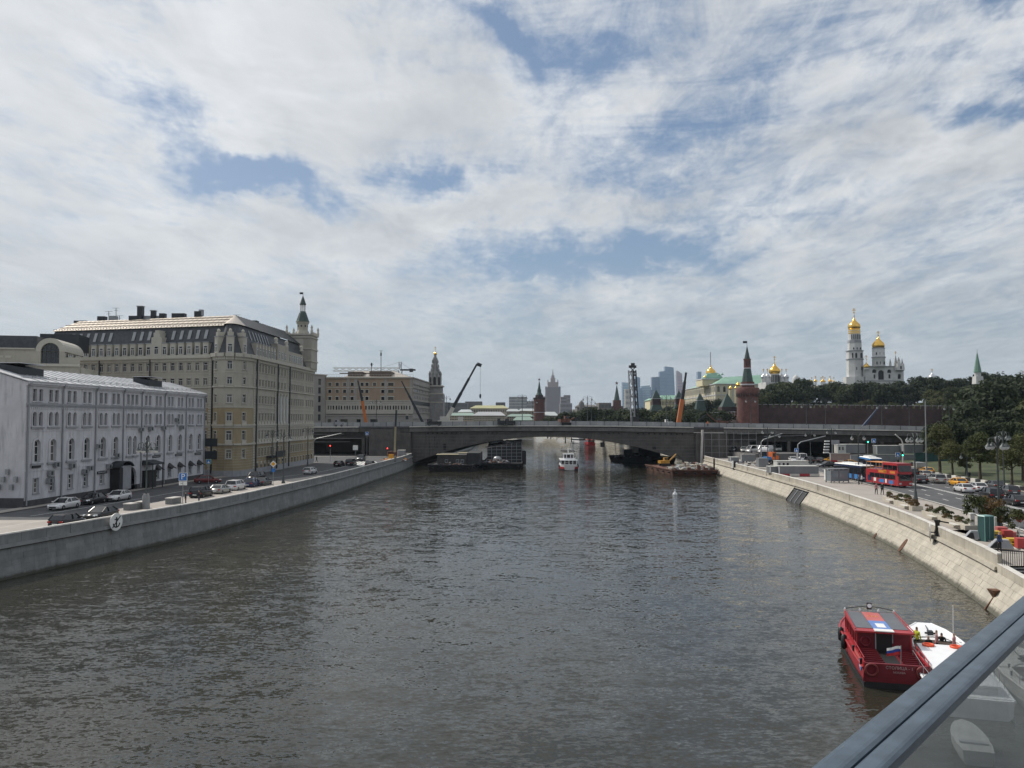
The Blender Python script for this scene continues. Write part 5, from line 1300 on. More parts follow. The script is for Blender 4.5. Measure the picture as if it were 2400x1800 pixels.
# belfry beside it
T = TW('arched_belfry', 'white belfry with deep arches and a gold dome beside the tall bell tower', 'church', 2072, 690, 27)
o = MB(); F = Fr((T.x - 42 * T.k, T.y), (T.x + 31 * T.k, T.y)); z = T.z
ops = [(12 * T.k + 9 * T.k - 4.5 * T.k + 0, 12 * T.k + 9 * T.k + 5.5 * T.k, z(874), z(865), True), (30.5 * T.k, 44 * T.k, z(890), z(867.5), True), (52 * T.k, 61.5 * T.k, z(874), z(865.5), True), (19.5 * T.k, 24 * T.k, z(887), z(877), True), (54.5 * T.k, 59.5 * T.k, z(887), z(877), True)]
wall_open(o, F, F.L, z(910), z(859), ops, wwall, 1.2); o.fbox(F, 0, F.L, z(910), z(859), -14, -1.25, wwall); o.fbox(F, -1, F.L + 1, z(859.5), z(857.5), -14, .8, trim_g); o.fbox(F, -1, F.L + 1, z(893), z(891.5), .01, .5, trim_g); o.build('wall', T.t, True)
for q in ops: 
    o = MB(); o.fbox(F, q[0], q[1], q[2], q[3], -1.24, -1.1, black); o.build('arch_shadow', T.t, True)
T.prof('drum', [(859, 14.5), (840, 14.2), (838, 15.6), (837, 14), (816, 13.8)], wwall, 24, -10); T.prof('drum_cornice', [(838.6, 15.8), (836.6, 15.8)], trim_g, 24, -10); T.prof('drum_cornice', [(817, 14.4), (815, 14.4)], trim_g, 24, -10); T.dome(815.5, 14.2, gold, -10, 1.85); T.cross(790, 15, -10, t=.4)
for du in (-20, -12, -3): T.opening(832, 826, 1.1, du, 13.5 if du == -12 else 11.5); T.opening(855, 848, 1.2, du, 14)
T.prof('side_drum', [(866, 6), (862, 6)], wwall, 12, -39); T.dome(862, 7, gold, -39); T.cross(846, 14, -39)
F2 = Fr((T.x + 31 * T.k, T.y), (T.x + 51 * T.k, T.y + 2)); o = MB(); wall_open(o, F2, F2.L, z(905), z(870), [(4 * T.k, 13 * T.k, z(888), z(876), True)], wwall, 1.0); o.fbox(F2, 0, F2.L, z(905), z(870), -12, -1.1, wwall); o.fbox(F2, -.5, F2.L, z(869.5), z(867.5), -12, .5, trim_g); o.build('annex_wall', T.t, True)
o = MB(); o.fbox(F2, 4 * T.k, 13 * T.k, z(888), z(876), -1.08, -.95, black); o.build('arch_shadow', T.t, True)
T.ring('gothic_tier', 868, 852, 9, 8, wwall, 4, 38)
for du, v0, v1, w in ((30, 868, 838, 4.5), (45, 868, 846, 3.4), (17, 859, 846, 2.2), (37, 854, 842, 3)): T.ring('pinnacle', v0, v0 - 8, w, w, wwall, 4, du); T.ring('pinnacle_roof', v0 - 8, v1 - 6, w, .3, stone_l, 8, du)
T.cross(831, 8, 30); T.opening(866, 858, 1.5, 38, 9)

# distant high-rises in glass
def glass_mat(nm, c, sc_=.12): 
    m = mat(nm, c, .25, .4, var=.06, vs=.01); return m
gl1 = glass_mat('tower_glass', (.16, .24, .34)); gl2 = glass_mat('tower_glass_dark', (.07, .12, .19)); gl3 = glass_mat('tower_glass_rose', (.36, .27, .29)); gl4 = glass_mat('tower_glass_pale', (.30, .40, .48))
def sky_tower(label, u0, u1, vtl, vtr, Y, m, vb=975, lean=(0, 0), cat='skyscraper', name='glass_skyscraper', nb=14, d=45, mid=None):
    k = K(Y); x0, x1 = D(u0, 985, Y).x, D(u1, 985, Y).x; t = thing(name, label, cat, ((x0 + x1) / 2, Y, GZ)); o = MB()
    zl, zr = EYE + (985 - vtl) * k, EYE + (985 - vtr) * k; la, lb = lean[0] * k, lean[1] * k
    o.hexa([(x0 + la, Y, GZ), (x1 + lb, Y, GZ), (x1 + lb, Y + d, GZ), (x0 + la, Y + d, GZ), (x0, Y, zl), (x1, Y, zr), (x1, Y + d, zr), (x0, Y + d, zl)], m); o.build('facade', t, True)
    o = MB(); zt_ = min(zl, zr); 
    for i in range(nb):
        f = (i + 1) / (nb + 1); z = GZ + (zt_ - GZ) * f; xa = x0 + la * (1 - z / zl); xb = x1 + lb * (1 - z / zr); o.box(xa + 1, xb - 1, Y - .8, Y - .1, z, z + 1.6, gl2 if m is not gl2 else gl1)
    o.build('floor_band', t, True)['kind'] = 'stuff'
    return t
sky_tower('leftmost pale glass high-rise of the far cluster', 1459, 1475, 896, 897, 5000, gl4)
sky_tower('tall grey glass high-rise behind the lattice boom', 1489, 1501, 882, 885, 5100, gl1)
sky_tower('leaning twisted glass high-rise in the far cluster', 1503, 1524, 905, 903, 4900, gl4, lean=(6, 0))
sky_tower('narrow glass high-rise leaning the other way', 1494, 1506, 912, 908, 4850, gl1, lean=(-3, 2))
sky_tower('pale slab high-rise right of the twisted one', 1517, 1526, 906, 907, 5200, gl4)
sky_tower('dark glass slab high-rise left of the widest one', 1529, 1547, 884, 883, 5000, gl2)
sky_tower('low dark glass block before the high-rises', 1526, 1540, 914, 913, 4700, gl2)
sky_tower('tallest glass high-rise with a curved sloping top', 1560, 1580, 858.5, 861, 5000, gl1, lean=(0, 5))
sky_tower('lower glass wing joined to the tallest high-rise', 1547, 1560, 871, 869, 4990, gl1)
sky_tower('rose-coloured glass high-rise with a slanted top', 1588, 1600, 868, 876, 5000, gl3)
sky_tower('grey high-rise peeking over the palace roof', 1637, 1645, 871, 871, 5400, gl1)
sky_tower('blue glass strip behind the rose-coloured high-rise', 1600, 1608, 896, 897, 5100, gl1)
# tiered spire skyscraper
sky_s = mat('tower_stone', (.34, .29, .28), .85, var=.05, vs=.01)
sky_s2 = mat('tower_stone_dark', (.22, .20, .21), .85, var=.05, vs=.01)
T = TW('tiered_skyscraper', 'tiered stone skyscraper with a thin spire on the horizon', 'skyscraper', 1296, 2700)
for nm, v0, v1, w, m in (('lower_block', 985, 913, 17, sky_s2), ('shoulder', 985, 908, 15, sky_s2), ('upper_block', 917, 896, 12.4, sky_s), ('tier', 896, 886, 5.4, sky_s), ('tier', 886, 880, 3.6, sky_s)): T.ring(nm, v0, v1, w, w, m, 4)
T.ring('spire', 880, 864, 1.8, .15, sky_s, 8)
for du in (-11.5, 11.5): T.ring('corner_turret', 900, 890, 1.5, .8, sky_s, 4, du)
for du in (-16, 16): T.ring('side_turret', 985, 906, 2.2, 2.0, sky_s2, 4, du)
o = MB()
for i in range(9): o.box(T.x + (-15 + i * 3.6) * T.k, T.x + (-14 + i * 3.6) * T.k, T.y - 17.3 * T.k, T.y - 17.1 * T.k, T.z(960), T.z(916), sky_s2)
o.build('window_bay', T.t, True)['kind'] = 'stuff'

def block(label, u0, u1, vt, Y, m, rows=4, cols=8, name='far_block', d=30, vb=985, roof=None, wm=None, rh=0, cat='building'):
    k = K(Y); x0, x1 = D(u0, 985, Y).x, D(u1, 985, Y).x; zt_ = EYE + (985 - vt) * k; t = thing(name, label, cat, ((x0 + x1) / 2, Y, GZ))
    o = MB(); o.box(x0, x1, Y, Y + d, GZ, zt_, m); o.build('wall', t, True)
    if rows:
        zr0 = max(GZ + 2, EYE + (985 - 992) * k); h = (zt_ - zr0) / rows; wv = (x1 - x0) / cols
        o = MB()
        for r in range(rows):
            for c in range(cols): o.box(x0 + wv * (c + .28), x0 + wv * (c + .72), Y - .12, Y - .02, zr0 + h * (r + .25), zr0 + h * (r + .75), wm or glass)
        if rows * cols <= 40:
            pass
        o.build('window_rows', t, True)['kind'] = 'stuff'
    if roof:
        o = MB(); o.taper(x0 - 1, x1 + 1, Y - 1, Y + d + 1, zt_, x0 + min(d * .22, (x1 - x0) * .12), x1 - min(d * .22, (x1 - x0) * .12), Y + d * .42, Y + d * .58, zt_ + rh, roof); o.build('roof', t, True)
    return t
greyc = mat('far_concrete', (.34, .35, .36), .9, var=.08, vs=.05); dkc = mat('far_dark_stone', (.13, .125, .12), .9, var=.1, vs=.05); grn_far = mat('far_green_roof', (.20, .28, .24), .7, var=.15, vs=.05); yel_far = mat('far_yellow_roof', (.34, .33, .17), .7, var=.1, vs=.05); wht_far = mat('far_white_roof', (.38, .41, .41), .6, var=.1, vs=.05); cream_far = mat('far_cream_wall', (.38, .34, .27), .9, var=.1, vs=.1)
bt_ = block('pale panel block with a flat top left of the round riverside tower', 1193, 1235, 930, 1500, greyc, 9, 14)
block('lower pale panel block beside the flat-topped one', 1235, 1252, 940, 1520, greyc, 6, 6)
block('dark block right of the tiered skyscraper, nearer one', 1314, 1328, 930, 2300, sky_s2, 8, 5); block('dark stepped block right of the tiered skyscraper, farther one', 1322, 1337, 926, 2400, sky_s2, 8, 5); block('low brown block at the skyscraper foot', 1313, 1341, 945, 2200, sky_s2, 4, 9); block('narrow grey block left of the tiered skyscraper', 1272, 1279, 929, 2400, sky_s2, 8, 3)
block('dark long roofline block behind the big crane boom', 1050, 1095, 944, 1200, dkc, 4, 14); block('dark flat block right of the crane boom', 1090, 1129, 941, 1250, dkc, 4, 10); block('small dark block on the skyline', 1162, 1184, 943, 1300, dkc, 4, 6); block('dark low block left of the crane boom', 1036, 1054, 943, 1200, dkc, 3, 6)
block('long house under a pale yellow dome-like roof', 1102, 1190, 957, 900, cream_far, 3, 22, roof=yel_far, rh=3.6, d=60)
block('pale house with a white roof right of centre', 1188, 1216, 964, 800, cream_far, 3, 9, roof=wht_far, rh=2.4); block('house with a white roof behind the lamp posts', 1216, 1256, 963, 820, cream_far, 3, 12, roof=wht_far, rh=2.4)
block('cream house with green roof at the far bank', 1050, 1112, 974, 560, cream_far, 3, 16, roof=grn_far, rh=2.0); block('house with a pale green roof, set further back', 1075, 1104, 966, 700, cream_far, 3, 8, roof=wht_far, rh=2.4)
block('long cream house with rows of windows by the river', 1110, 1182, 974, 540, cream_far, 4, 20, roof=greyc, rh=2.6); block('green-roofed houses left of the round riverside tower', 1190, 1250, 976, 600, cream_far, 3, 14, roof=grn_far, rh=1.8)
block('low green-roofed house before the long cream one', 1205, 1248, 985, 520, cream_far, 2, 12, roof=grn_far, rh=2.2, d=18)
block('white-roofed house right of the round riverside tower', 1277, 1306, 974, 640, cream_far, 3, 8, roof=wht_far, rh=3)
block('dark roofed block left of the star tower', 1353, 1400, 953, 900, dkc, 4, 14, roof=dkc, rh=2.4); block('dark box block beside the star tower', 1404, 1433, 944, 880, dkc, 3, 9); block('pale block behind the lattice boom', 1466, 1480, 912, 3800, cream_far, 6, 4)
block('pale green-roofed palace wing left of the great palace', 1548, 1606, 936, 760, ywall, 3, 18, roof=greenr, rh=4, d=24)
block('cream wing glimpsed between fortress towers', 1524, 1560, 938, 780, ywall, 3, 10, roof=greenr, rh=2)
T = TW('dome_hall', 'small dark dome on a roof left of the star tower', 'building', 1363, 900); T.prof('dome', [(985, 7), (950, 7), (944, 6), (941, 3), (938, .3)], dkc, 14)
rr = random.Random(12)
for i in range(26):                                       # scattered low roofs of the distant city
    u = rr.uniform(1035, 1480); Y = rr.uniform(1300, 2600); block(['distant grey city block low on the skyline', 'distant pale city block low on the skyline'][i % 2], u, u + rr.uniform(8, 30), rr.uniform(955, 974), Y, [greyc, cream_far][i % 2], 3, 6)['group'] = 'distant city blocks'
# ------------------------------------------------------------------ trees
def leaf_mat(nm, c, tr=.25):
    m = bpy.data.materials.new(nm); m.use_nodes = True; t = NT(m.node_tree); b = t.n['Principled BSDF']
    g = t.node('ShaderNodeNewGeometry').outputs['Position']; r = t.node('ShaderNodeObjectInfo').outputs['Random']
    n = t.ramp(t.noise(g, .8, 3, .6), .3, .7)
    k = t.math('ADD', t.math('MULTIPLY', n, .6), t.math('MULTIPLY', r, .4))
    col = t.mix(k, tuple(x * .6 for x in c) + (1,), (c[0] * 1.55, c[1] * 1.4, c[2] * 1.2, 1))
    t.l.new(col, b.inputs['Base Color']); b.inputs['Roughness'].default_value = .75; b.inputs['Specular IOR Level'].default_value = .25
    out = t.n['Material Output']; tl = t.node('ShaderNodeBsdfTranslucent'); t.l.new(col, tl.inputs[0]); mx = t.node('ShaderNodeMixShader'); mx.inputs[0].default_value = tr
    t.l.new(b.outputs[0], mx.inputs[1]); t.l.new(tl.outputs[0], mx.inputs[2]); t.l.new(mx.outputs[0], out.inputs[0]); MATS[nm] = m
    return m
leaf_d = leaf_mat('leaf_dark', (.027, .041, .019)); leaf_m = leaf_mat('leaf_mid', (.048, .064, .025)); leaf_l = leaf_mat('leaf_light', (.068, .080, .030))
bark = mat('bark', (.07, .055, .04), .95, var=.3, vs=3)
def crown_mesh(seed, r, h, leaf, n, m, clumps=22, flat=1.0):
    rnd = random.Random(seed); v = []; f = []
    cl = []
    for i in range(clumps):
        a = rnd.uniform(0, 6.283); zz = rnd.uniform(-.75, 1); q = math.sqrt(max(0, 1 - zz * zz)) * rnd.uniform(.45, .80)
        cl.append((q * math.cos(a) * r, q * math.sin(a) * r, h / 2 + zz * h * .40, r * rnd.uniform(.26, .46)))
    for i in range(n):
        cx, cy, cz, cr = cl[rnd.randrange(clumps)]
        a = rnd.uniform(0, 6.283); zz = rnd.uniform(-.5, 1); q = math.sqrt(1 - zz * zz); k = cr * rnd.uniform(.72, 1.12)
        p = Vector((cx + q * math.cos(a) * k, cy + q * math.sin(a) * k, cz + zz * k * .85))
        nrm = Vector((q * math.cos(a) + rnd.uniform(-.7, .7), q * math.sin(a) + rnd.uniform(-.7, .7), zz + rnd.uniform(-.4, .9))).normalized()
        t1 = nrm.orthogonal().normalized(); t2 = nrm.cross(t1); s_ = leaf * rnd.uniform(.6, 1.3); an = rnd.uniform(0, 3.14); c_, s2 = math.cos(an), math.sin(an)
        e1 = (t1 * c_ + t2 * s2) * s_; e2 = (t2 * c_ - t1 * s2) * s_ * .6; b0 = len(v)
        v += [p - e1, p - e2 * .9 , p + e1, p + e2]; f.append((b0, b0 + 1, b0 + 2, b0 + 3))
    me = bpy.data.meshes.new('crown'); me.from_pydata(v, [], f); me.materials.append(m); me.update(); return me
def trunk_mesh(h, r, top, seed):
    rnd = random.Random(seed); o = MB(); o.tube([(0, 0, 0), (.03, 0, h * .5), (0, .05, h), (.1, 0, top)], [r * 1.2, r, r * .8, r * .25], bark, 7)
    for i in range(6):
        a = rnd.uniform(0, 6.28); z = h + (top - h) * rnd.uniform(0, .6); L_ = (top - h) * .45; o.tube([(0, 0, z), (math.cos(a) * L_ * .5, math.sin(a) * L_ * .5, z + L_ * .4), (math.cos(a) * L_, math.sin(a) * L_, z + L_ * .9)], [r * .4, r * .25, r * .08], bark, 5)
    return o.mesh('trunk')
def make_tree(seed, label, H, r, th_, leaf, n, m, group, clumps=22, name='tree'):
    t = thing(name, label, 'tree', (0, 0, -500), group=group)
    cm = crown_mesh(seed, r, H - th_, leaf, n, m, clumps); link('crown', cm, t, (0, 0, th_)); link('trunk', trunk_mesh(th_ + .6, .12 + H * .012, th_ + (H - th_) * .7, seed), t)
    t['h'] = H; return t
far_v = [make_tree(100 + i, '', 15, 5.8 + i % 3 * .5, 1.0, .62, 1900, [leaf_d, leaf_d, leaf_m, leaf_m, leaf_d, leaf_l][i], None, 26, 'deciduous_tree') for i in range(6)]
used = set()
def plant(protos, k, x, y, z, s, label, group, rz, sz=None):
    p = protos[k]; sc3 = (s, s, sz or s)
    if p.name not in used:
        used.add(p.name); p.location = (x, y, z); p.scale = sc3; p.rotation_euler = (0, 0, rz); p['label'] = label; p['group'] = group; return p
    return copy_tree(p, (x, y, z), rz, label, group, scale=sc3)
rn = random.Random(77)
# wooded hill behind the wall
def place_bins(kind, bins, deep=None):
    def f(u, y):
        for lim, txt in bins:
            if u < lim: break
        r = ''
        if deep: r = ' nearer' if y < deep else ' set back'
        return kind + ' ' + txt + (',' + r if r else '')
    return f
HB = [(1830, 'right of the round tower'), (1870, 'below the gold-domed cathedral'), (1905, 'right of the pale pavilion dome'), (1950, 'under the small gold domes'), (1990, 'left of the bell tower foot'), (2030, 'under the tall white bell tower'), (2075, 'under the arched belfry'), (2125, 'under the gothic pinnacles'), (2170, 'left of the small white dome'), (2215, 'right of the small white dome'), (2270, 'left of the pale green spire'), (2320, 'at the pale green spire foot'), (2365, 'right of the pale green spire'), (9999, 'at the right edge')]
def wood(n, region, zf, srange, label, group, ks, vmax=None, mind=7.0, tries=60):
    pts = []
    for i in range(n):
        for _ in range(tries):
            x, y = region(rn)
            if all((x - a) ** 2 + (y - b) ** 2 > mind * mind for a, b in pts): break
        else: continue
        pts.append((x, y)); z = zf(x, y); s = rn.uniform(*srange)
        if vmax:
            u = 1200 + x / y * F_PX; vt = vmax(u); zt_ = EYE + (985 - vt) * K(y)
            s_ = (zt_ - z) / 13.6
            if s_ < .45: continue
            s = min(s, s_)
        uu_ = 1200 + x / y * F_PX
        lb = label(uu_, y) if callable(label) else label
        plant(far_v, rn.choice(ks), x, y, z - .4, s * rn.uniform(.95, 1.05), lb, group, rn.uniform(0, 6.28), s)
sky_tab = lerp_tab([(1480, 958), (1600, 955), (1700, 940), (1740, 930), (1785, 915), (1840, 897), (1885, 892), (1915, 905), (1960, 900), (2000, 904), (2030, 896), (2060, 904), (2130, 895), (2150, 886), (2175, 891), (2200, 882), (2250, 886), (2300, 878), (2345, 868), (2375, 872), (2400, 868), (2600, 860)])
wood(78, lambda r: (lambda u, y: ((u - 1200) / F_PX * y, y))(r.uniform(1780, 2430), r.uniform(540, 640)), hill_z, (1.1, 1.6), place_bins('dark hill tree', HB, 590), 'trees on the hill behind the fortress wall', [0, 1, 4, 2], sky_tab, 9)
wood(58, lambda r: (lambda u, y: ((u - 1200) / F_PX * y, y))(r.uniform(1800, 2420), r.uniform(462, 530)), hill_z, (.75, 1.0), place_bins('lighter tree behind the wall', HB, 496), 'trees at the foot of the hill behind the wall', [2, 3, 5, 3, 0], lambda u: sky_tab(u) + 22, 7.5)
wood(52, lambda r: (lambda u, y: ((u - 1200) / F_PX * y, y))(r.uniform(2275, 2415), r.uniform(262, 440)), hill_z, (1.0, 1.75), place_bins('tall tree at the wall end', [(2310, 'where the wall disappears'), (2350, 'below the green spire'), (2385, 'above the lawn'), (2420, 'beside the right edge'), (9999, 'beyond the right edge')], 345), 'trees crowding the right edge', [0, 1, 4, 2, 3], sky_tab, 7)
wood(18, lambda r: (lambda u, y: ((u - 1200) / F_PX * y, y))(r.uniform(2150, 2420), r.uniform(252, 300)), lambda x, y: 3, (.35, .62), 'low tree before the right end of the wall', 'low trees behind the bridge approach', [0, 1, 4], None, 6)
# trees beyond the bridge, left of the round tower
wood(74, lambda r: (lambda u, y: ((u - 1200) / F_PX * y, y))(r.uniform(1325, 1728), r.uniform(400, 720)), lambda x, y: 3.5 + max(0, (y - 600) * .03), (.85, 1.3), place_bins('dark tree beyond the bridge', [(1370, 'under the small dome hall'), (1420, 'left of the star tower'), (1465, 'below the star tower'), (1505, 'behind the lattice boom'), (1555, 'around the wide-skirted tower'), (1610, 'around the orange boom'), (1660, 'around the narrow fortress tower'), (9999, 'by the squat fortress tower')], 540), 'trees beyond the bridge', [0, 1, 2, 4], lerp_tab([(1320, 972), (1340, 966), (1420, 957), (1480, 962), (1500, 955), (1530, 966), (1560, 958), (1575, 966), (1620, 955), (1645, 968), (1665, 952), (1685, 965), (1730, 962)]), 7)
wood(18, lambda r: (lambda u, y: ((u - 1200) / F_PX * y, y))(r.uniform(1560, 1725), r.uniform(560, 680)), lambda x, y: 12, (1.0, 1.3), place_bins('tree below the palace facade', [(1660, 'under its left half'), (1695, 'under its corner'), (9999, 'next to the round tower')], 620), 'trees beneath the palace', [0, 4, 1], lerp_tab([(1600, 950), (1640, 944), (1680, 936), (1725, 930)]), 6)
wood(16, lambda r: (lambda u, y: ((u - 1200) / F_PX * y, y))(r.uniform(1060, 1330), r.uniform(480, 640)), lambda x, y: 3, (.55, .8), 'tree among the green-roofed houses', 'trees among the far houses', [0, 1, 2], lerp_tab([(1060, 978), (1330, 970)]), 8)
wood(10, lambda r: (lambda u, y: ((u - 1200) / F_PX * y, y))(r.uniform(1275, 1345), r.uniform(520, 600)), lambda x, y: 3, (.7, .95), 'dark tree right of the round riverside tower', 'trees beside the riverside tower', [0, 1, 4], lerp_tab([(1275, 975), (1300, 966), (1345, 968)]), 7)
# park trees on the lawn by the road
park = [make_tree(200 + i, '', 9, 2.5 + .3 * (i % 2), 2.6, .17, 4200, [leaf_l, leaf_l, leaf_m][i], None, 30, 'park_tree') for i in range(3)]
for i, (u, v, vt, lb) in enumerate([(2203, 1113, 994, 'broad light green park tree standing leftmost on the lawn'), (2233, 1117, 1030, 'park tree second from the left on the lawn'), (2298, 1128, 1012, 'slim park tree behind the concrete blocks near the middle of the lawn'), (2264, 1118, 1060, 'small sparse park tree by the lawn lamp'), (2372, 1140, 1040, 'dark park tree behind the tall twin lamp posts'), (2398, 1128, 1015, 'park tree cut by the right edge'), (2338, 1108, 1050, 'park tree deeper in the lawn behind the twin lamps'), (2425, 1150, 1010, 'park tree beyond the right edge')]):
    p = P(u, v, lawn_z(D(u, v, 150).x, 150) if v > 1112 else GZ + .8); top = EYE + (985 - vt) * K(p.y)
    plant(park, i % 3, p.x, p.y, p.z - .1, (top - p.z) / 9 * 1.12, lb, 'park trees on the lawn', i * 1.3, (top - p.z) / 9)
wood(24, lambda r: (lambda u, y: ((u - 1200) / F_PX * y, y))(r.uniform(2190, 2420), r.uniform(208, 238)), lambda x, y: 4, (.45, .75), place_bins('dark tree behind the lawn', [(2240, 'at its left end'), (2300, 'behind the sparse young tree'), (2360, 'behind the twin lamp posts'), (9999, 'by the right edge')], 221), 'trees at the back of the lawn', [0, 2, 4], None, 4.2)
# ------------------------------------------------------------------ vehicles
def paint(nm, c, r=.28, metal=.2): return mat(nm, c, r, metal, var=.03, vs=.5, spec=.6)
car_white = paint('car_white', (.62, .62, .62)); car_black = paint('car_black', (.012, .012, .014)); car_grey = paint('car_grey', (.07, .075, .08)); car_silver = paint('car_silver', (.36, .36, .34), .3, .5)
car_blue = paint('car_blue', (.02, .035, .09)); car_red = paint('car_red', (.14, .02, .02)); taxi_y = paint('taxi_yellow', (.75, .36, .02)); car_body = paint('car_body', (.3, .3, .3))
tyre_m = mat('tyre', (.015, .015, .016), .9, var=0); rim_m = mat('rim', (.35, .35, .36), .35, .7, var=0)
lamp_r = mat('tail_lamp', (.35, .01, .01), .3, var=0); lamp_w = mat('head_lamp', (.75, .78, .8), .12, .3, var=0); car_gl = mat('car_glass', (.01, .012, .015), .05, var=0, spec=.8)
def wheel_meshes(r, w):
    a = MB(); a.lathe((0, 0, 0), [(r * .62, -w / 2), (r * .97, -w / 2), (r, -w * .3), (r, w * .3), (r * .97, w / 2), (r * .62, w / 2)], tyre_m, 14)
    me = a.mesh('tyre'); me.transform(Matrix.Rotation(R(90), 4, 'X'))
    b = MB(); b.lathe((0, 0, 0), [(.05, -w / 2 - .015), (r * .3, -w / 2 - .01), (r * .64, -w / 2 + .03), (r * .64, w / 2 - .03), (r * .3, w / 2 + .01), (.05, w / 2 + .015)], rim_m, 10)
    m2 = b.mesh('rim'); m2.transform(Matrix.Rotation(R(90), 4, 'X')); return me, m2
WH = wheel_meshes(.33, .22); WHB = wheel_meshes(.5, .3)
def add_wheels(t, xs, y, r, wm):
    for x in xs:
        for s_ in (-1, 1):
            o = link('wheel', wm[0], t, (x, s_ * y, r)); link('rim', wm[1], o)
def make_car(kind):
    L_, W, H, hood, belt, g0, g1, g2, g3 = {'sedan': (4.75, 1.82, 1.45, .88, .95, 1.05, .15, -1.25, -2.0), 'suv': (4.7, 1.92, 1.72, 1.05, 1.12, 1.15, .55, -1.9, -2.2), 'hatch': (4.3, 1.8, 1.5, .92, .98, 1.1, .35, -1.55, -2.0), 'van': (5.2, 1.98, 2.2, 1.15, 1.25, 2.1, 1.3, -2.45, -2.55)}[kind]
    t = thing(kind, '', 'car', (0, 0, -500)); x0, x1 = -L_ / 2, L_ / 2; w = W / 2; o = MB()
    def sec(x, top, wd, lo=.22): return [(x, -wd, lo + .12), (x, -wd, top - .18), (x, -wd * .93, top), (x, wd * .93, top), (x, wd, top - .18), (x, wd, lo + .12), (x, wd * .9, lo), (x, -wd * .9, lo)]
    st = [(x1, .58, w * .74, .32), (x1 - .12, .70, w * .88, .25), (x1 - .55, hood - .10, w * .97, .2), (g0 + .05, hood, w, .2), (0, belt, w, .2), (g3 + .1, belt + .02, w, .2), (x0 + .18, belt - .02 if kind != 'sedan' else hood + .03, w * .95, .25), (x0, .62, w * .84, .34)]
    o.loft([sec(*q) for q in st], car_body, True, True); 
    rw = w * (.76 if kind != 'van' else .88)
    rz_ = H; o.hexa([(g1 - .02, -rw, rz_ - .05), (g2 + .02, -rw, rz_ - .05), (g2 + .02, rw, rz_ - .05), (g1 - .02, rw, rz_ - .05), (g1 - .2, -rw * .9, rz_), (g2 + .2, -rw * .9, rz_), (g2 + .2, rw * .9, rz_), (g1 - .2, rw * .9, rz_)], car_body)
    for s_ in (-1, 1):
        for a, b in (((g0, s_ * w * .93, belt - .02), (g1, s_ * rw, rz_ - .03)), ((-.25, s_ * w * .96, belt), (-.25, s_ * rw, rz_ - .03)), ((g3, s_ * w * .93, belt), (g2, s_ * rw, rz_ - .03))): o.bar(a, b, .09, .09, car_body)
    if kind == 'van': o.hexa([(-.3, -w * .97, belt), (g3, -w * .97, belt), (g3, w * .97, belt), (-.3, w * .97, belt), (-.3, -rw - .01, rz_ - .04), (g2, -rw - .01, rz_ - .04), (g2, rw + .01, rz_ - .04), (-.3, rw + .01, rz_ - .04)], car_body)
    link('body', o.mesh('body'), t)
    o = MB(); o.loft([[(g0, -w * .9, belt - .04), (g0, w * .9, belt - .04), (g3, w * .9, belt - .02), (g3, -w * .9, belt - .02)], [(g1, -rw * .97, rz_ - .045), (g1, rw * .97, rz_ - .045), (g2, rw * .97, rz_ - .045), (g2, -rw * .97, rz_ - .045)]], car_gl); link('window', o.mesh('window'), t)
    add_wheels(t, (x1 - .92, x0 + .95), w - .09, .33, WH)
    for s_ in (-1, 1):
        o = MB(); o.hexa([(x1 - .3, s_ * w * .55, .60), (x1 - .03, s_ * w * .55, .60), (x1 - .03, s_ * w * .8, .60), (x1 - .4, s_ * w * .93, .60), (x1 - .3, s_ * w * .55, .76), (x1 - .1, s_ * w * .55, .74), (x1 - .12, s_ * w * .8, .74), (x1 - .45, s_ * w * .94, .78)], lamp_w); link('headlight', o.mesh('headlight'), t)
        o = MB(); o.box(x0 - .01, x0 + .2, min(s_ * w * .55, s_ * w * .93), max(s_ * w * .55, s_ * w * .93), .72, .88, lamp_r); link('tail_light', o.mesh('tail_light'), t)
    o = MB(); o.box(x0 - .02, x0 + .03, -.28, .28, .5, .62, white); o.box(x1 - .05, x1 + .02, -.45, .45, .34, .52, black); link('number_plate', o.mesh('number_plate'), t)
    o = MB()
    for s_ in (-1, 1): o.box(g0 - .25, g0 - .08, min(s_ * w, s_ * (w + .17)), max(s_ * w, s_ * (w + .17)), belt, belt + .14, car_body)
    link('mirror', o.mesh('mirror'), t)
    return t
cars = {k: make_car(k) for k in ('sedan', 'suv', 'hatch', 'van')}
def car(kind, u, v, col, label, head=None, group=None, cat='car', name=None, z=GZ, at=None, sign=False):
    p = at or P(u, v, z)
    y = p.y
    if head is None: head = 1
    if isinstance(head, (int, float)) and head in (1, -1):
        fr = (kerb_r if p.x > 0 else face_l); dx, dy = fr(y + 3) - fr(y - 3), 6.0; rz = math.atan2(dy * head, dx * head)
    else: rz = R(head)
    c = copy_tree(cars[kind], (p.x, p.y, p.z + .01), rz, label, group, swap={'car_body': col}); c['category'] = cat
    if name: c.name = name
    else: c.name = {'sedan': 'parked_car' if p.x < 0 else 'car', 'suv': 'suv', 'hatch': 'hatchback', 'van': 'van'}[kind]
    if sign:
        o = MB(); o.box(-.1, .1, -.3, .3, 1.46, 1.62, white); link('taxi_sign', o.mesh('taxi_sign'), c)
    return c
GL, GRr = 'cars on the left bank road', 'cars on the right bank road'
car('sedan', 150, 1193, car_white, 'white sedan facing the camera nearest the white building corner', -1, GL)
car('sedan', 216, 1181, car_black, 'black car parked between two white sedans by the white building', -1, GL)
car('sedan', 277, 1173, car_white, 'white sedan parked near the arched porch of the white building', -1, GL)
car('hatch', 158, 1236, car_black, 'black hatchback nearest the camera behind the left parapet', 1, GL)
car('sedan', 236, 1217, car_black, 'black sedan with a glinting windscreen behind the anchor sign', -1, GL)
car('suv', 472, 1166, car_black, 'black SUV with its tailgate towards the camera right of the blue parking sign', 1, GL)
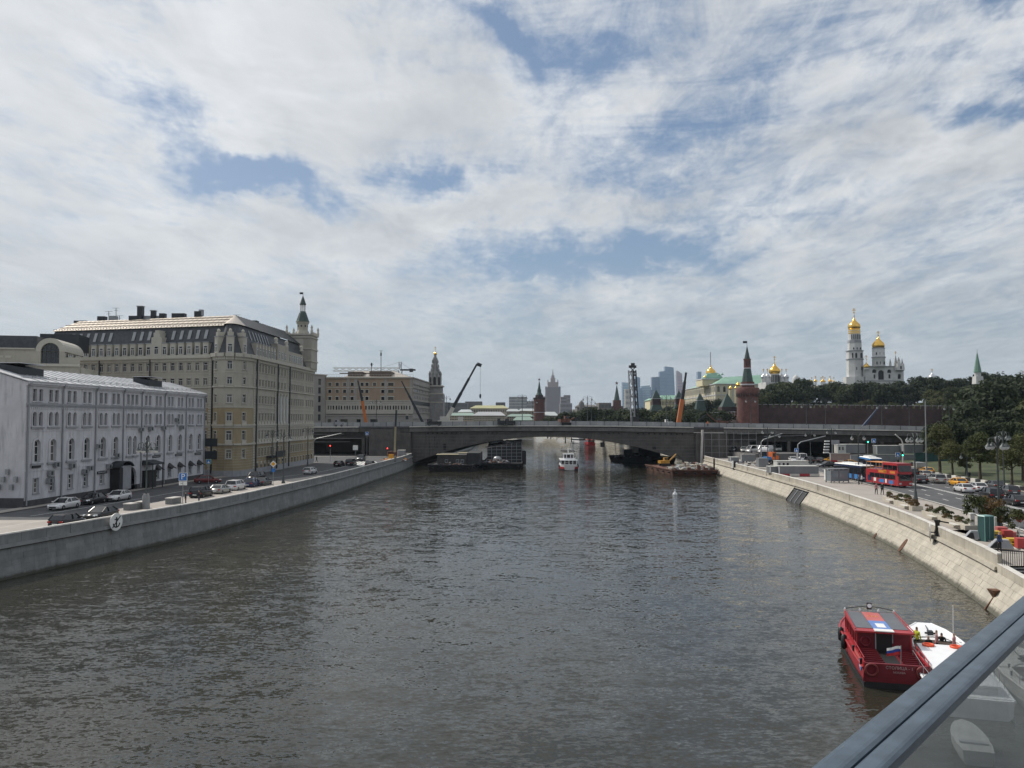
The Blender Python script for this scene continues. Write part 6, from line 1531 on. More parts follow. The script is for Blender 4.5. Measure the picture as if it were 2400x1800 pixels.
car('sedan', 517, 1157, car_silver, 'silver sedan parked between the black SUV and the white coupe-like SUV', 1, GL)
car('suv', 553, 1149, car_white, 'white SUV parked along the left parapet', 1, GL)
car('hatch', 590, 1142, car_blue, 'dark blue hatchback beyond the white SUV on the quay', 1, GL)
car('sedan', 617, 1138, car_grey, 'dark grey sedan last in the row along the parapet', 1, GL)
car('suv', 599, 1127, car_black, 'black SUV facing the camera crossing the sunlit patch', -1, GL)
car('hatch', 727, 1111, car_white, 'white estate driving away in the shade of the hotel', 1, GL)
car('sedan', 795, 1093, car_black, 'dark sedan beside the hotel end of the left road', 1, GL)
car('suv', 823, 1091, car_black, 'dark SUV beside the sign post near the bridge', 1, GL)
car('suv', 846, 1080, car_grey, 'grey SUV driving out from under the left bridge approach', -1, GL)
car('sedan', 487, 1133, car_red, 'dark red car in the shade at the side street', 20, GL)
car('sedan', 868, 1094, car_black, 'black car half hidden by the quay parapet near the bridge', 1, GL)
# right bank
car('sedan', 2154, 1132, car_black, 'black sedan with lit tail light right of the red bus', 1, GRr)
car('suv', 2195, 1132, car_silver, 'silver estate in the lane right of the black sedan', 1, GRr)
car('sedan', 2245, 1139, taxi_y, 'bright yellow taxi near the black and white kerb blocks', 1, GRr, 'taxi', 'taxi', sign=True)
car('sedan', 2259, 1154, car_white, 'white sedan nearer the centre line behind the yellow taxi', 1, GRr)
car('sedan', 2290, 1151, car_white, 'white sedan just right of the other white one', 1, GRr)
car('sedan', 2330, 1146, car_grey, 'grey sedan beside the kerb blocks next to the tall lamps', 1, GRr)
car('suv', 2322, 1170, car_black, 'black SUV passing behind the tall lamp post', 1, GRr)
car('hatch', 2364, 1160, car_grey, 'dark grey hatchback between the black SUV and the kerb blocks', 1, GRr)
car('sedan', 2380, 1184, car_black, 'black sedan nearest the camera on the right road', 1, GRr)
car('sedan', 2172, 1111, taxi_y, 'pale yellow taxi in the queue right of the black estate', 1, GRr, 'taxi', 'taxi', sign=True)
for i, (u, v, k, c, lb) in enumerate([(2134, 1117, 'suv', car_black, 'black SUV half behind the red bus'), (2150, 1106, 'van', car_silver, 'silver van in the queue beyond the red bus'), (2130, 1103, 'hatch', car_grey, 'grey hatchback beyond the black SUV near the red bus'), (2166, 1119, 'sedan', car_silver, 'silver sedan in the queue beside the lamp post'),
    (1859, 1082, 'sedan', car_white, 'white sedan beside the white coach'), (1880, 1081, 'van', car_white, 'white van beneath the bridge road sign'), (1896, 1085, 'suv', car_black, 'black SUV under the bridge left of a lamp'), (1919, 1084, 'sedan', car_black, 'black sedan under the bridge right of a lamp'), (1937, 1095, 'sedan', car_black, 'black sedan turning before the red and white barrier'),
    (1947, 1083, 'sedan', taxi_y, 'yellow taxi by the red and white barrier'), (1987, 1091, 'sedan', taxi_y, 'yellow taxi behind the blue bus'), (2060, 1092, 'sedan', car_grey, 'dark car behind the red bus open deck'), (2080, 1088, 'van', car_white, 'white van whose roof shows above the red bus')]):
    car(k, u, v, c, lb, [1, 1, 1, 1, -1, -1, 1, 1, 200, 160, 150, 1, 1][i], GRr, 'taxi' if c is taxi_y else ('van' if k == 'van' else 'car'), None)
ramp = mat('ramp_concrete', (.16, .155, .15), .9, var=.2, vs=.5)
mb = MB(); mb.box(67, 84, 240, 252, GZ, 4.9, ramp); tag(mb.build('raised_platform', None, True, loc=(72, 246, GZ)), 'low dark concrete platform carrying vans before the bridge', 'platform')
for i, (u, v, k, c, lb) in enumerate([(1768, 1061, 'van', car_white, 'white panel van parked above the corrugated fence'), (1794, 1062, 'van', car_white, 'white minibus parked behind the orange machine'), (1722, 1058, 'suv', car_grey, 'dark vehicle beside the scaffold'), (1744, 1060, 'suv', car_silver, 'silver vehicle left of the white panel van'), (1820, 1058, 'van', car_silver, 'grey van roof behind the white coach')]):
    car(k, u, v, c, lb, 200 + i * 17, 'vehicles parked before the bridge', 'van' if k == 'van' else 'car', None, z=4.9)

def sbox(t, nm, m, *a):
    o = MB(); o.box(*a, m); return link(nm, o.mesh(nm), t)
bus_red = paint('bus_red', (.36, .022, .028), .35, 0); bus_blue = paint('bus_blue', (.03, .20, .50), .35, 0); bus_or = paint('bus_orange', (.60, .22, .04), .4, 0)
def text_on(t, s, size, loc, rot, m, nm='lettering', ext=.004, align='CENTER'):
    cu = bpy.data.curves.new(nm, 'FONT'); cu.body = s; cu.size = size; cu.extrude = ext; cu.align_x = align; cu.align_y = 'CENTER'
    o0 = bpy.data.objects.new(nm, cu); COL.objects.link(o0); bpy.context.view_layer.update()
    me = bpy.data.meshes.new_from_object(o0.evaluated_get(bpy.context.evaluated_depsgraph_get())); me.name = nm
    COL.objects.unlink(o0); bpy.data.objects.remove(o0); me.materials.clear(); me.materials.append(m)
    o = link(nm, me, t, loc); o.rotation_euler = rot; return o
def on_bus(u_l, v, yaw, label, col, kind='single'):
    p = P(u_l, v, GZ); t = thing('bus', label, 'bus', (p.x, p.y, GZ), yaw); L_ = 10.4; W = 1.25
    if kind == 'double':
        o = MB(); o.box(-L_ / 2, L_ / 2, -W, W, .35, 2.35, col); o.box(-L_ / 2 + .0, L_ / 2 - .02, -W + .01, W - .01, 2.35, 2.75, col)
        o.taper(.4, L_ / 2, -W, W, 2.35, .4, L_ / 2 - .35, -W, W, 4.05, col); link('body', o.mesh('body'), t)
        sbox(t, 'roof', col, .3, L_ / 2 - .3, -W + .05, W - .05, 4.05, 4.15); sbox(t, 'rear_canopy', bus_or, -L_ / 2 + .2, .3, -W + .05, W - .05, 4.0, 4.08)
        for x in (-L_ / 2 + .25, -3.6, -1.8, .2):
            for s_ in (-1, 1): sbox(t, 'deck_post', metal_g, x - .04, x + .04, s_ * W * .96 - .04, s_ * W * .96 + .04, 2.75, 4.0)
        for z in (3.0, 3.3):
            o = MB(); o.box(-L_ / 2, .3, -W - .02, -W + .02, z, z + .05, bus_or); o.box(-L_ / 2, .3, W - .02, W + .02, z, z + .05, bus_or); link('deck_rail', o.mesh('deck_rail'), t)
        for s_ in (-1, 1):
            y0, y1 = sorted((s_ * W, s_ * (W + .015)))
            for i in range(5): sbox(t, 'side_window', car_gl, -3.9 + i * 1.65, -2.35 + i * 1.65, y0, y1, 1.35, 2.15)
            for i in range(3): sbox(t, 'upper_window', car_gl, .6 + i * 1.45, 1.95 + i * 1.45, y0, y1, 2.95, 3.75)
            for i, (m, x, z, w_, h) in enumerate(((bus_or, -1.0, 2.3, 2.6, .45), (bus_or, 2.6, 2.35, 1.6, .4), (taxi_y, .6, 2.32, .9, .5), (car_blue, -4.6, .7, 1.2, 1.0), (bus_blue, -.8, .6, 1.5, .6), (white, -2.6, .7, .8, .6), (bus_blue, 2.3, .55, 1.3, .6), (white, 1.1, .6, .5, .7))): sbox(t, 'decal', m, x, x + w_, *sorted((s_ * (W + .002), s_ * (W + .008))), z, z + h)
        sbox(t, 'windscreen', car_gl, L_ / 2 - .01, L_ / 2 + .02, -W + .12, W - .12, 1.2, 2.3); o = MB(); o.hexa([(L_ / 2 + .01, -W + .12, 2.75), (L_ / 2 + .03, -W + .12, 2.75), (L_ / 2 + .03, W - .12, 2.75), (L_ / 2 + .01, W - .12, 2.75), (L_ / 2 - .29, -W + .12, 3.8), (L_ / 2 - .25, -W + .12, 3.8), (L_ / 2 - .25, W - .12, 3.8), (L_ / 2 - .29, W - .12, 3.8)], car_gl); link('upper_windscreen', o.mesh('upper_windscreen'), t)
    else:
        H = 3.1 if kind == 'single' else 3.5; o = MB(); o.box(-L_ / 2, L_ / 2, -W, W, .35, H - .15, col); o.taper(-L_ / 2, L_ / 2, -W, W, H - .15, -L_ / 2 + .2, L_ / 2 - .25, -W + .2, W - .2, H, white if kind != 'coach' else col); link('body', o.mesh('body'), t)
        for s_ in (-1, 1):
            y0, y1 = sorted((s_ * W, s_ * (W + .015)))
            for i in range(7): sbox(t, 'side_window', car_gl, -5.2 + i * 1.5, -3.8 + i * 1.5, y0, y1, 1.35, 2.6)
            if kind == 'single':
                for x in (-4.6, -2.2, .4, 2.6): sbox(t, 'decal', bus_blue if col is car_blue else white, x, x + 1.1, *sorted((s_ * (W + .002), s_ * (W + .008))), .5, 1.3)
        for x, s_ in ((L_ / 2, 1), (-L_ / 2, -1)): sbox(t, 'windscreen' if s_ == 1 else 'rear_window', car_gl, *sorted((x - .01 * s_, x + .02 * s_)), -W + .1, W - .1, 1.15, 2.75)
        o = MB(); o.box(-3, 2, -.8, .8, H, H + .25, white); link('roof_unit', o.mesh('roof_unit'), t)
    for s_ in (-1, 1): sbox(t, 'headlight', lamp_w, L_ / 2 - .02, L_ / 2 + .03, *sorted((s_ * .7, s_ * 1.1)), .6, .85); sbox(t, 'mirror', black, L_ / 2, L_ / 2 + .3, *sorted((s_ * W, s_ * (W + .25))), 2.0, 2.5)
    add_wheels(t, (L_ / 2 - 2.2, -L_ / 2 + 2.6), W - .16, .48, WHB); return t
def yaw_of(a, b): return math.atan2(b[1] - a[1], b[0] - a[0])
yb = yaw_of((64.6, 151), (65.6, 141.5))
b1 = on_bus(2087, 1142, yb, 'red double-decker sightseeing bus with a half-open upper deck', bus_red, 'double'); b1.location = (66.3, 146.4, GZ)
b2 = on_bus(2010, 1128, yb, 'blue city bus standing behind the red double-decker', car_blue); b2.location = (66.0, 160.5, GZ)
b3 = on_bus(1830, 1083, R(-108), 'white coach facing the camera beside the orange machine', car_white, 'coach'); b3.location = (72.0, 236.5, GZ)
b4 = on_bus(1900, 1083, R(-100), 'blue and white bus roof seen beyond the blue bus', bus_blue); b4.location = (82, 190, GZ)

# ------------------------------------------------------------------ street furniture
lamp_m = mat('lamp_iron', (.075, .085, .085), .5, .4, var=.1); bulb = mat('lamp_glass', (.62, .64, .64), .2, var=0)
def make_lamp(H, arms=2, pedestal=False, reach=1.15):
    t = thing('street_lamp', '', 'street lamp', (0, 0, -500)); o = MB()
    o.lathe((0, 0, 0), [(.34, 0), (.34, .25), (.24, .5), (.2, 1.1), (.13, 1.4), (.10, H * .55), (.075, H - .2), (.12, H - .1), (.03, H + .5)], lamp_m, 10); o.lathe((0, 0, 0), [(.16, H * .62), (.16, H * .62 + .15)], lamp_m, 10); link('pole', o.mesh('pole'), t)
    if pedestal: o = MB(); o.lathe((0, 0, 0), [(.5, -.02), (.5, 1.7), (.38, 1.85), (.4, 2.0)], granite_g, 8); link('pedestal', o.mesh('pedestal'), t)
    for k in range(arms):
        a = 2 * math.pi * k / arms; dx, dy = math.cos(a), math.sin(a); o = MB()
        o.tube([(dx * .05, dy * .05, H - .7), (dx * reach * .5, dy * reach * .5, H + .15), (dx * reach * .95, dy * reach * .95, H - .05), (dx * reach, dy * reach, H - .45)], .05, lamp_m, 6); o.tube([(dx * .1, dy * .1, H - 1.0), (dx * reach * .6, dy * reach * .6, H - .55), (dx * reach, dy * reach, H - .45)], .03, lamp_m, 5)
        ar = link('arm', o.mesh('arm'), t); o = MB(); c = (dx * reach, dy * reach, H - 1.0); o.lathe(c, [(.05, .55), (.10, .42), (.30, .18), (.34, .1)], lamp_m, 10); o.lathe(c, [(.31, .09), (.28, -.08), (.14, -.22), (.03, -.27)], bulb, 10); link('lamp_head', o.mesh('lamp_head'), ar)
    return t
LP = {}
def lamp(u, vb, vt, label, group, z=GZ, arms=2, ped=False, at=None, rz=0.0, reach=1.15, name=None):
    p = at or P(u, vb, z); H = (EYE + (985 - vt) * K(p.y)) - p.z; k = (round(H * 2) / 2, arms, ped, reach)
    if k not in LP: LP[k] = make_lamp(k[0], arms, ped, reach)
    return copy_tree(LP[k], (p.x, p.y, p.z), rz, label, group)
GLm = 'ornate street lamps'
lamp(342, 1194, 1037, 'ornate lamp on a stone pedestal in front of the white building, nearest at left', GLm, arms=4, ped=True)
lamp(391, 1132, 1014, 'ornate lamp against the white building by the awnings', GLm, arms=4)
lamp(664, 1134, 1014, 'twin-headed lamp in front of the middle of the hotel river front', GLm)
lamp(637, 1112, 1012, 'thin lamp post near the hotel corner bow', GLm)
lamp(721, 1095, 1004, 'lamp post at the far end of the hotel front', GLm)
for u, vb, vt, lb, a in ((2146, 1171, 1020, 'tall lamp on the promenade kerb right of the red bus', 4), (2342, 1232, 1028, 'tallest lamp on the promenade by the green kiosk', 4), (2354, 1152, 1016, 'tall lamp on the far kerb behind the tallest one', 4), (2013, 1128, 1016, 'lamp at the front of the bus shelter', 2), (1900, 1088, 1010, 'lamp on the traffic island before the bridge', 2), (1950, 1083, 1008, 'lamp left of the red and white barrier', 2), (1817, 1095, 1014, 'lamp behind the orange machine', 2), (1800, 1098, 1004, 'lamp by the stone parapet near the bridge', 2), (2267, 1120, 1060, 'small lamp standing on the lawn', 2)):
    lamp(u, vb, vt, lb, GLm, arms=a, reach=1.15 if a == 2 else 1.0)
def blamp(u, vt, back, label, arms=2):
    # on the bridge, front or back pavement
    n = -2.0 if not back else -BW + 2.0
    d = ray(u, 985); d = Vector((d.x / d.y, 1, 0)); o = Vector(BF(0, n, 0)); a = (Vector(BF(10, n, 0)) - o) / 10
    # o + a*s = d*Y
    Y = (o.y * a.x - o.x * a.y) / (a.x - d.x * a.y) if abs(a.x - d.x * a.y) > 1e-6 else 260
    s_ = (d.x * Y - o.x) / a.x; z = deck_z(s_)
    lamp(0, 0, vt, label, 'lamps on the bridge', arms=arms, at=Vector((d.x * Y, Y, z)), reach=1.4)
for u, vt, bk, lb in ((1224, 929, False, 'bridge lamp above the arch crown, left of the round riverside tower'), (1249, 938, True, 'bridge lamp just left of the round riverside tower'), (1377, 930, False, 'bridge lamp left of the star tower, front row'), (1386, 940, True, 'bridge lamp left of the star tower, back row'), (1562, 930, False, 'bridge lamp left of the orange boom'), (1572, 938, True, 'bridge lamp nearest the orange boom, back row'), (1760, 933, False, 'bridge lamp in front of the round brick tower'), (1890, 946, False, 'bridge lamp left of the middle of the long wall'), (1935, 934, True, 'bridge lamp before the middle of the long wall'), (2067, 948, False, 'bridge lamp beside the blue crane boom'), (2131, 943, True, 'bridge lamp right of the blue crane boom'), (2225, 951, False, 'last bridge lamp at the right'), (882, 940, False, 'bridge lamp in front of the beige block, centre'), (838, 948, True, 'bridge lamp in front of the beige block, left'), (925, 945, True, 'bridge lamp in front of the beige block, right'), (1046, 930, True, 'bridge lamp at the bell tower side')):
    blamp(u, vt, bk, lb)
mb = MB(); p = P(2172, 1114, GZ); mb.lathe((0, 0, 0), [(.2, 0), (.14, 3), (.10, 15.1), (.05, 15.6)], metal_g, 8); tag(mb.build('mast', None, loc=tuple(p)), 'tall plain grey mast at the left end of the lawn', 'mast')
# signs and signals
def board(mb, w, h, z, m, b=white): mb.box(-w / 2, w / 2, -.03, .03, z, z + h, b); mb.box(-w / 2 + .05, w / 2 - .05, -.036, -.031, z + .05, z + h - .05, m)
sign_b = mat('sign_blue', (.02, .16, .50), .5, var=0); red_e = mat('signal_red', (.8, .03, .03), .4, var=0, emis=(1, .05, .04, 6)); grn_e = mat('signal_green', (.03, .7, .4), .4, var=0, emis=(.05, 1, .5, 6))
p = P(428, 1182, GZ); t = thing('parking_sign', 'blue parking sign with a white P above a small plate on the left quay', 'sign', p)
o = MB(); o.tube([(0, 0, 0), (0, 0, 4.3)], .05, metal_g); link('post', o.mesh('post'), t)
o = MB(); board(o, 1.15, 1.1, 3.2, sign_b); link('panel', o.mesh('panel'), t); o = MB(); o.box(-.55, .55, -.03, .03, 2.6, 3.12, white); link('plate', o.mesh('plate'), t)
text_on(t, 'P', 1.1, (0, -.05, 3.74), (R(90), 0, 0), white)
text_on(t, '14', .3, (-.2, -.05, 2.86), (R(90), 0, 0), black)
def ped_sign(u, v, z, label, m=sign_b, s_=1.0, post=None, bdr=white, round_=False):
    p = P(u, v, z) if post is None else D(u, v, post); t = thing('crossing_sign', label, 'sign', p)
    o = MB(); board(o, 1.0 * s_, 1.0 * s_, 0, m, bdr); link('panel', o.mesh('panel'), t); o = MB(); o.add([(-.28 * s_, -.04, .2 * s_), (.28 * s_, -.04, .2 * s_), (0, -.04, .75 * s_)], [(0, 1, 2)], white); link('symbol', o.mesh('symbol'), t)
    o = MB(); o.tube([(0, .05, 0), (0, .05, -(p.z - GZ))], .05, metal_g); link('post', o.mesh('post'), t)
    return t
ped_sign(489, 1088, 0, 'square crossing sign with a pale border at the far corner of the white building', sign_b, .9, 150, mat('sign_lime', (.6, .7, .2), .5, var=0))
for u, v, Y, lb in ((1867, 1060, 200, 'crossing sign hanging from the mast arm before the dark underpass'), (2048, 1038, 200, 'crossing sign beside the green signal above the grey cabins'), (2104, 1071, 185, 'crossing sign above the lower green signal'), (860, 1020, 245, 'small crossing sign under the left bridge approach'), (833, 1055, 236, 'white rectangular board on the post near the bridge at left')): ped_sign(u, v, 0, lb, sign_b if 'board' not in lb else white, 1.0 if 'board' not in lb else 1.4, Y)
def signal(u, v, Y, e, label, post=True):
    p = D(u, v, Y); t = thing('traffic_light', label, 'traffic light', p); o = MB(); o.box(-.2, .2, -.12, .12, -.45, .6, black); link('housing', o.mesh('housing'), t); o = MB(); o.lathe((0, 0, 0), [(.15, 0), (.13, .05), (.02, .07)], e, 10); me = o.mesh('lens'); me.transform(Matrix.Rotation(R(90), 4, 'X')); link('lens', me, t, (0, -.12, .38 if e is red_e else -.28))
    if post: o = MB(); o.tube([(0, .15, 0), (0, .15, -(p.z - GZ))], .06, metal_g); link('post', o.mesh('post'), t)
for a in ((774, 1048, 232, red_e, 'red traffic light left of the dark underpass'), (908, 1054, 238, red_e, 'red traffic light by the site machinery near the bridge pier'), (2034, 1033, 200, grn_e, 'green traffic light above the grey cabins'), (2115, 1064, 184, grn_e, 'green traffic light on the white mast'), (2105, 1084, 182, grn_e, 'lowest green traffic light beside the red bus')): signal(*a)
for (pts, Y, lb) in (([(1784, 1092), (1784, 1036), (1790, 1030), (1833, 1016)], 210, 'grey signal gantry arching over the parked vans'), ([(1870, 1088), (1870, 1042), (1877, 1036), (1935, 1022)], 205, 'grey signal gantry reaching towards the grey cabins'), ([(2116, 1095), (2116, 1040), (2112, 1030), (2098, 1018)], 184, 'white bent signal mast beside the lamp'), ([(735, 1090), (735, 1034), (742, 1028), (800, 1016)], 232, 'thin mast arm left of the dark underpass')):
    o = MB(); w = [D(u, v, Y) for u, v in pts]; w[0].z = GZ; o.tube(w, .13, granite_cap if 'white' in lb else metal_g, 7); tag(o.build('signal_gantry', None, True, loc=tuple(w[0])), lb, 'gantry')
t = thing('priority_sign', 'yellow diamond road sign over a blue disc on a post near the hotel', 'sign', P(640, 1140, GZ)); o = MB(); o.tube([(0, 0, 0), (0, 0, 4.2)], .05, metal_g); link('post', o.mesh('post'), t)
o = MB(); o.add([(-.6, -.05, 3.9), (0, -.05, 3.3), (.6, -.05, 3.9), (0, -.05, 4.5)], [(0, 1, 2, 3)], white); o.add([(-.38, -.06, 3.9), (0, -.06, 3.52), (.38, -.06, 3.9), (0, -.06, 4.28)], [(0, 1, 2, 3)], taxi_y); link('diamond', o.mesh('diamond'), t); o = MB(); o.box(-.3, .3, -.06, -.02, 2.5, 3.1, sign_b); link('panel', o.mesh('panel'), t)
# anchor signs on the parapets
def disc(mb, c, n, r, m, th_=.08, seg=20):
    n = Vector(n).normalized(); a = n.orthogonal().normalized(); b = n.cross(a); c = Vector(c)
    pts = [c + (a * math.cos(2 * math.pi * i / seg) + b * math.sin(2 * math.pi * i / seg)) * r for i in range(seg)]; mb.loft([pts, [p + n * th_ for p in pts]], m)
def anchor_sign(p, n, r, label):
    n = Vector(n).normalized(); side = Vector((0, 0, 1)).cross(n).normalized(); up = Vector((0, 0, 1)); t = thing('anchor_sign', label, 'sign', p); o = MB(); disc(o, (0, 0, 0), n, r, white); link('disc', o.mesh('disc'), t)
    o = MB(); q = n * .1
    o.bar(q - up * r * .6, q + up * r * .55, .14, .04, black, n); o.bar(q + up * r * .3 - side * r * .3, q + up * r * .3 + side * r * .3, .1, .04, black, n)
    arc = [q + side * r * .5 * math.cos(a) + up * (-.15 * r + r * .45 * math.sin(a)) for a in [math.pi + math.pi * i / 8 for i in range(9)]]
    for a, b in zip(arc, arc[1:]): o.bar(a, b, .12, .04, black, n)
    o.bar(q + (side + up) * r * .62, q - (side + up) * r * .62, .10, .045, metal_d, n); link('anchor', o.mesh('anchor'), t)
    o = MB(); o.bar((0, 0, 0) , -n * .5, .1, .1, metal_d); link('bracket', o.mesh('bracket'), t)
pa = P(276, 1223, 3.55); anchor_sign((bank_l(pa.y) + .22, pa.y, 3.55), (1, -.25, 0), .95, 'white round no-anchoring sign on the left quay parapet')
pb = P(2158, 1235, 3.1); anchor_sign((bank_r(85) + 1.25, 85, 3.1), (-.93, .50, 0), .95, 'white round sign seen edge-on at the right parapet')
t = thing('mooring_post', 'black iron bracket behind the edge-on round sign', 'bracket', (bank_r(85) + 1.75, 84.6, 2.4)); o = MB(); o.lathe((0, 0, 0), [(.3, -.5), (.34, 0), (.22, .2), (.22, 1.7), (.3, 1.8), (.3, 2.0)], black, 8); link('post', o.mesh('post'), t); o = MB(); o.bar((0, 0, 1.9), (1.1, -.1, 1.7), .14, .14, black); link('arm', o.mesh('arm'), t)
for y in (226.0,): mb = MB(); mb.box(-.3, .3, -.5, .5, 0, 1.6, granite_g); tag(mb.build('quay_post', None, loc=(bank_l(y) - .2, y, 3.2)), 'dark block on the left parapet close to the bridge', 'post')
t = thing('quay_marker', 'white-fronted iron marker on the right parapet near the bridge', 'post', (bank_r(207) + 1.6, 207, 2.6)); sbox(t, 'front', white, -.5, -.2, -.5, .3, 0, 1.8); sbox(t, 'post', black, -.2, .4, -.4, .4, -.4, 1.7)
# stone planters, left quay
for u, v, lb in ((310, 1196, 'round-topped stone planter left of the pedestal lamp'), (327, 1193, 'stone planter touching the pedestal lamp'), (406, 1182, 'lone stone block on the quay left of the parking sign')):
    t = thing('planter', lb, 'planter', P(u, v, GZ), R(80)); o = MB(); o.box(-1.1, 1.1, -.5, .5, 0, .85, granite_g); link('trough', o.mesh('trough'), t); o = MB(); o.box(-1.15, 1.15, -.55, .55, .85, .97, granite_cap); link('rim', o.mesh('rim'), t)
# promenade planters with shrubs
shrub_c = [crown_mesh(300 + i, .75, 1.3, .09, 500, [leaf_m, leaf_l, leaf_mat('leaf_rust', (.11, .075, .035))][i], 10) for i in range(3)]
def planter_run(pts, label, n, seed):
    a, b = P(*pts[0], GZ), P(*pts[1], GZ); F = Fr(a, b); t = thing('long_planter', label, 'planter', (a.x, a.y, GZ)); rnd = random.Random(seed)
    o = MB(); o.fbox(F, 0, F.L, GZ, GZ + .62, -1.3, 0, granite); o.build('trough', t, True)
    for i in (1, 3): o = MB(); o.fbox(F, F.L * i / 4 + .1, F.L * (i + .6) / 4, GZ + .42, GZ + .5, .01, .5, granite_cap); o.build('bench_slab', t, True)
    for i in range(n):
        p = F(F.L * (i + .5) / n, -.65 + rnd.uniform(-.25, .25), GZ + .35); s_ = rnd.uniform(.5, .9)
        o = link('shrub', shrub_c[rnd.randrange(3)], t, (p[0] - t.location.x, p[1] - t.location.y, p[2] - t.location.z), rnd.uniform(0, 6)); o.scale = (s_, s_, s_ * rnd.uniform(.8, 1.2))
planter_run([(2068, 1172), (2138, 1198)], 'long stone planter with rusty shrubs below the walking couple', 13, 3)
planter_run([(2160, 1208), (2262, 1246)], 'long stone planter with shrubs left of the green kiosk', 14, 5)
for i, (u, v, s_, lb) in enumerate(((2283, 1232, 1.8, 'tall bush left of the green kiosk'), (2300, 1224, 1.5, 'dark bush directly behind the green kiosk'), (2335, 1234, 1.7, 'bush between the kiosk and the tallest lamp'), (2350, 1246, 1.4, 'bush above the red play blocks'), (2386, 1262, 1.5, 'bush beside the red round sign'), (2318, 1215, 1.5, 'bush behind the kiosk roof'))):
    p = P(u, v, GZ); t = thing('bush', lb, 'bush', p, i); o = link('foliage', shrub_c[i % 3], t); o.scale = (s_, s_, s_ * 1.4); o = MB(); o.tube([(0, 0, 0), (0, 0, .8)], .05, bark); link('stem', o.mesh('stem'), t)
# kiosk, deck, play blocks
teal = mat('teal_panel', (.03, .085, .085), .5, var=.05); teal_l = mat('teal_edge', (.16, .32, .30), .4, var=.05)
a = P(2312, 1268, GZ); t = thing('kiosk', 'tall teal box kiosk with pale rounded edges on the promenade', 'kiosk', a, R(18)); o = MB(); o.box(-.55, -.01, -.35, .45, 0, 2.35, teal); o.box(0.01, .55, -.35, .45, 0, 2.35, teal); link('body', o.mesh('body'), t)
o = MB(); o.taper(-.58, .58, -.38, .48, 2.35, -.5, .5, -.3, .4, 2.45, teal_l); link('top', o.mesh('top'), t)
for x in (-.56, 0, .56): o = MB(); o.bar((x, -.37, 0), (x, -.37, 2.36), .05, .05, teal_l); link('edge', o.mesh('edge'), t)
t = thing('white_post', 'cream square post left of the teal kiosk', 'post', P(2278, 1245, GZ)); sbox(t, 'shaft', granite_cap, -.22, .22, -.2, .2, 0, 1.8); sbox(t, 'cap', white, -.25, .25, -.23, .23, 1.8, 1.88)
t = thing('cream_post', 'thin cream post right of the teal kiosk', 'post', P(2333, 1252, GZ)); sbox(t, 'shaft', granite_cap, -.1, .1, -.1, .1, 0, 1.7); sbox(t, 'cap', white, -.12, .12, -.12, .12, 1.7, 1.75)
mb = MB(); q = [P(2232, 1243, GZ + .15), P(2400, 1288, GZ + .15), P(2430, 1262, GZ + .15), P(2290, 1238, GZ + .15)]; mb.poly(q, granite_cap); mb.loft([[(v_.x, v_.y, GZ) for v_ in q], [tuple(v_) for v_ in q]], granite_cap); tag(mb.build('play_deck'), kind='structure')
for u, v, lb in ((2285, 1262, 'grey trapezoid bench left of the kiosk'), (2345, 1284, 'grey trapezoid bench behind the standing man')):
    t = thing('wedge_bench', lb, 'bench', P(u, v, GZ + .15), R(-20)); o = MB(); o.taper(-1.0, 1.0, -.5, .5, 0, -.35, .6, -.4, .4, .75, trim_g); link('seat_block', o.mesh('seat_block'), t); o = MB(); o.hexa([(-.95, -.56, .02), (-.1, -.56, .02), (-.1, -.51, .02), (-.95, -.51, .02), (-.4, -.47, .6), (-.2, -.47, .6), (-.2, -.42, .6), (-.4, -.42, .6)], black); link('hollow', o.mesh('hollow'), t)
yel = mat('play_yellow', (.55, .36, .03), .5, var=.04); redp = mat('play_red', (.42, .05, .045), .5, var=.04); pinkp = mat('play_coral', (.48, .12, .11), .5, var=.04)
for i, (u, v, w, h, m, lb) in enumerate(((2334, 1262, .9, .9, yel, 'yellow play block next to the kiosk'), (2347, 1258, 1.1, 1.2, pinkp, 'coral play panel behind the man head'), (2360, 1262, 1.0, 1.0, redp, 'red play block right of the coral panel'), (2362, 1274, 1.3, .55, yel, 'yellow stepped block with dark slots, left one'), (2378, 1278, 1.4, .8, yel, 'yellow stepped block with dark slots, right one'), (2392, 1284, .9, 1.1, redp, 'red play block at the right edge'), (2372, 1262, .7, .8, pinkp, 'small coral block behind the yellow steps'))):
    t = thing('play_block', lb, 'play equipment', P(u, v, GZ + .15), R(-15)); w *= .8; h *= .8; sbox(t, 'body', m, -w / 2, w / 2, -.45, .45, 0, h); sbox(t, 'slot', black if m is yel else m, -w * .3, w * .3, -.47, -.44, h * .45, h * .62)
    if m is yel: sbox(t, 'step', yel, -w / 2, w / 2, -.8, -.45, 0, h * .4)
t = thing('round_sign', 'coral round sign on a thin white post', 'sign', P(2390, 1262, GZ)); o = MB(); disc(o, (0, 0, 1.9), (0, -1, .05), .34, pinkp); link('disc', o.mesh('disc'), t); o = MB(); o.tube([(0, .05, 0), (0, .05, 2.6)], .04, white); link('post', o.mesh('post'), t)
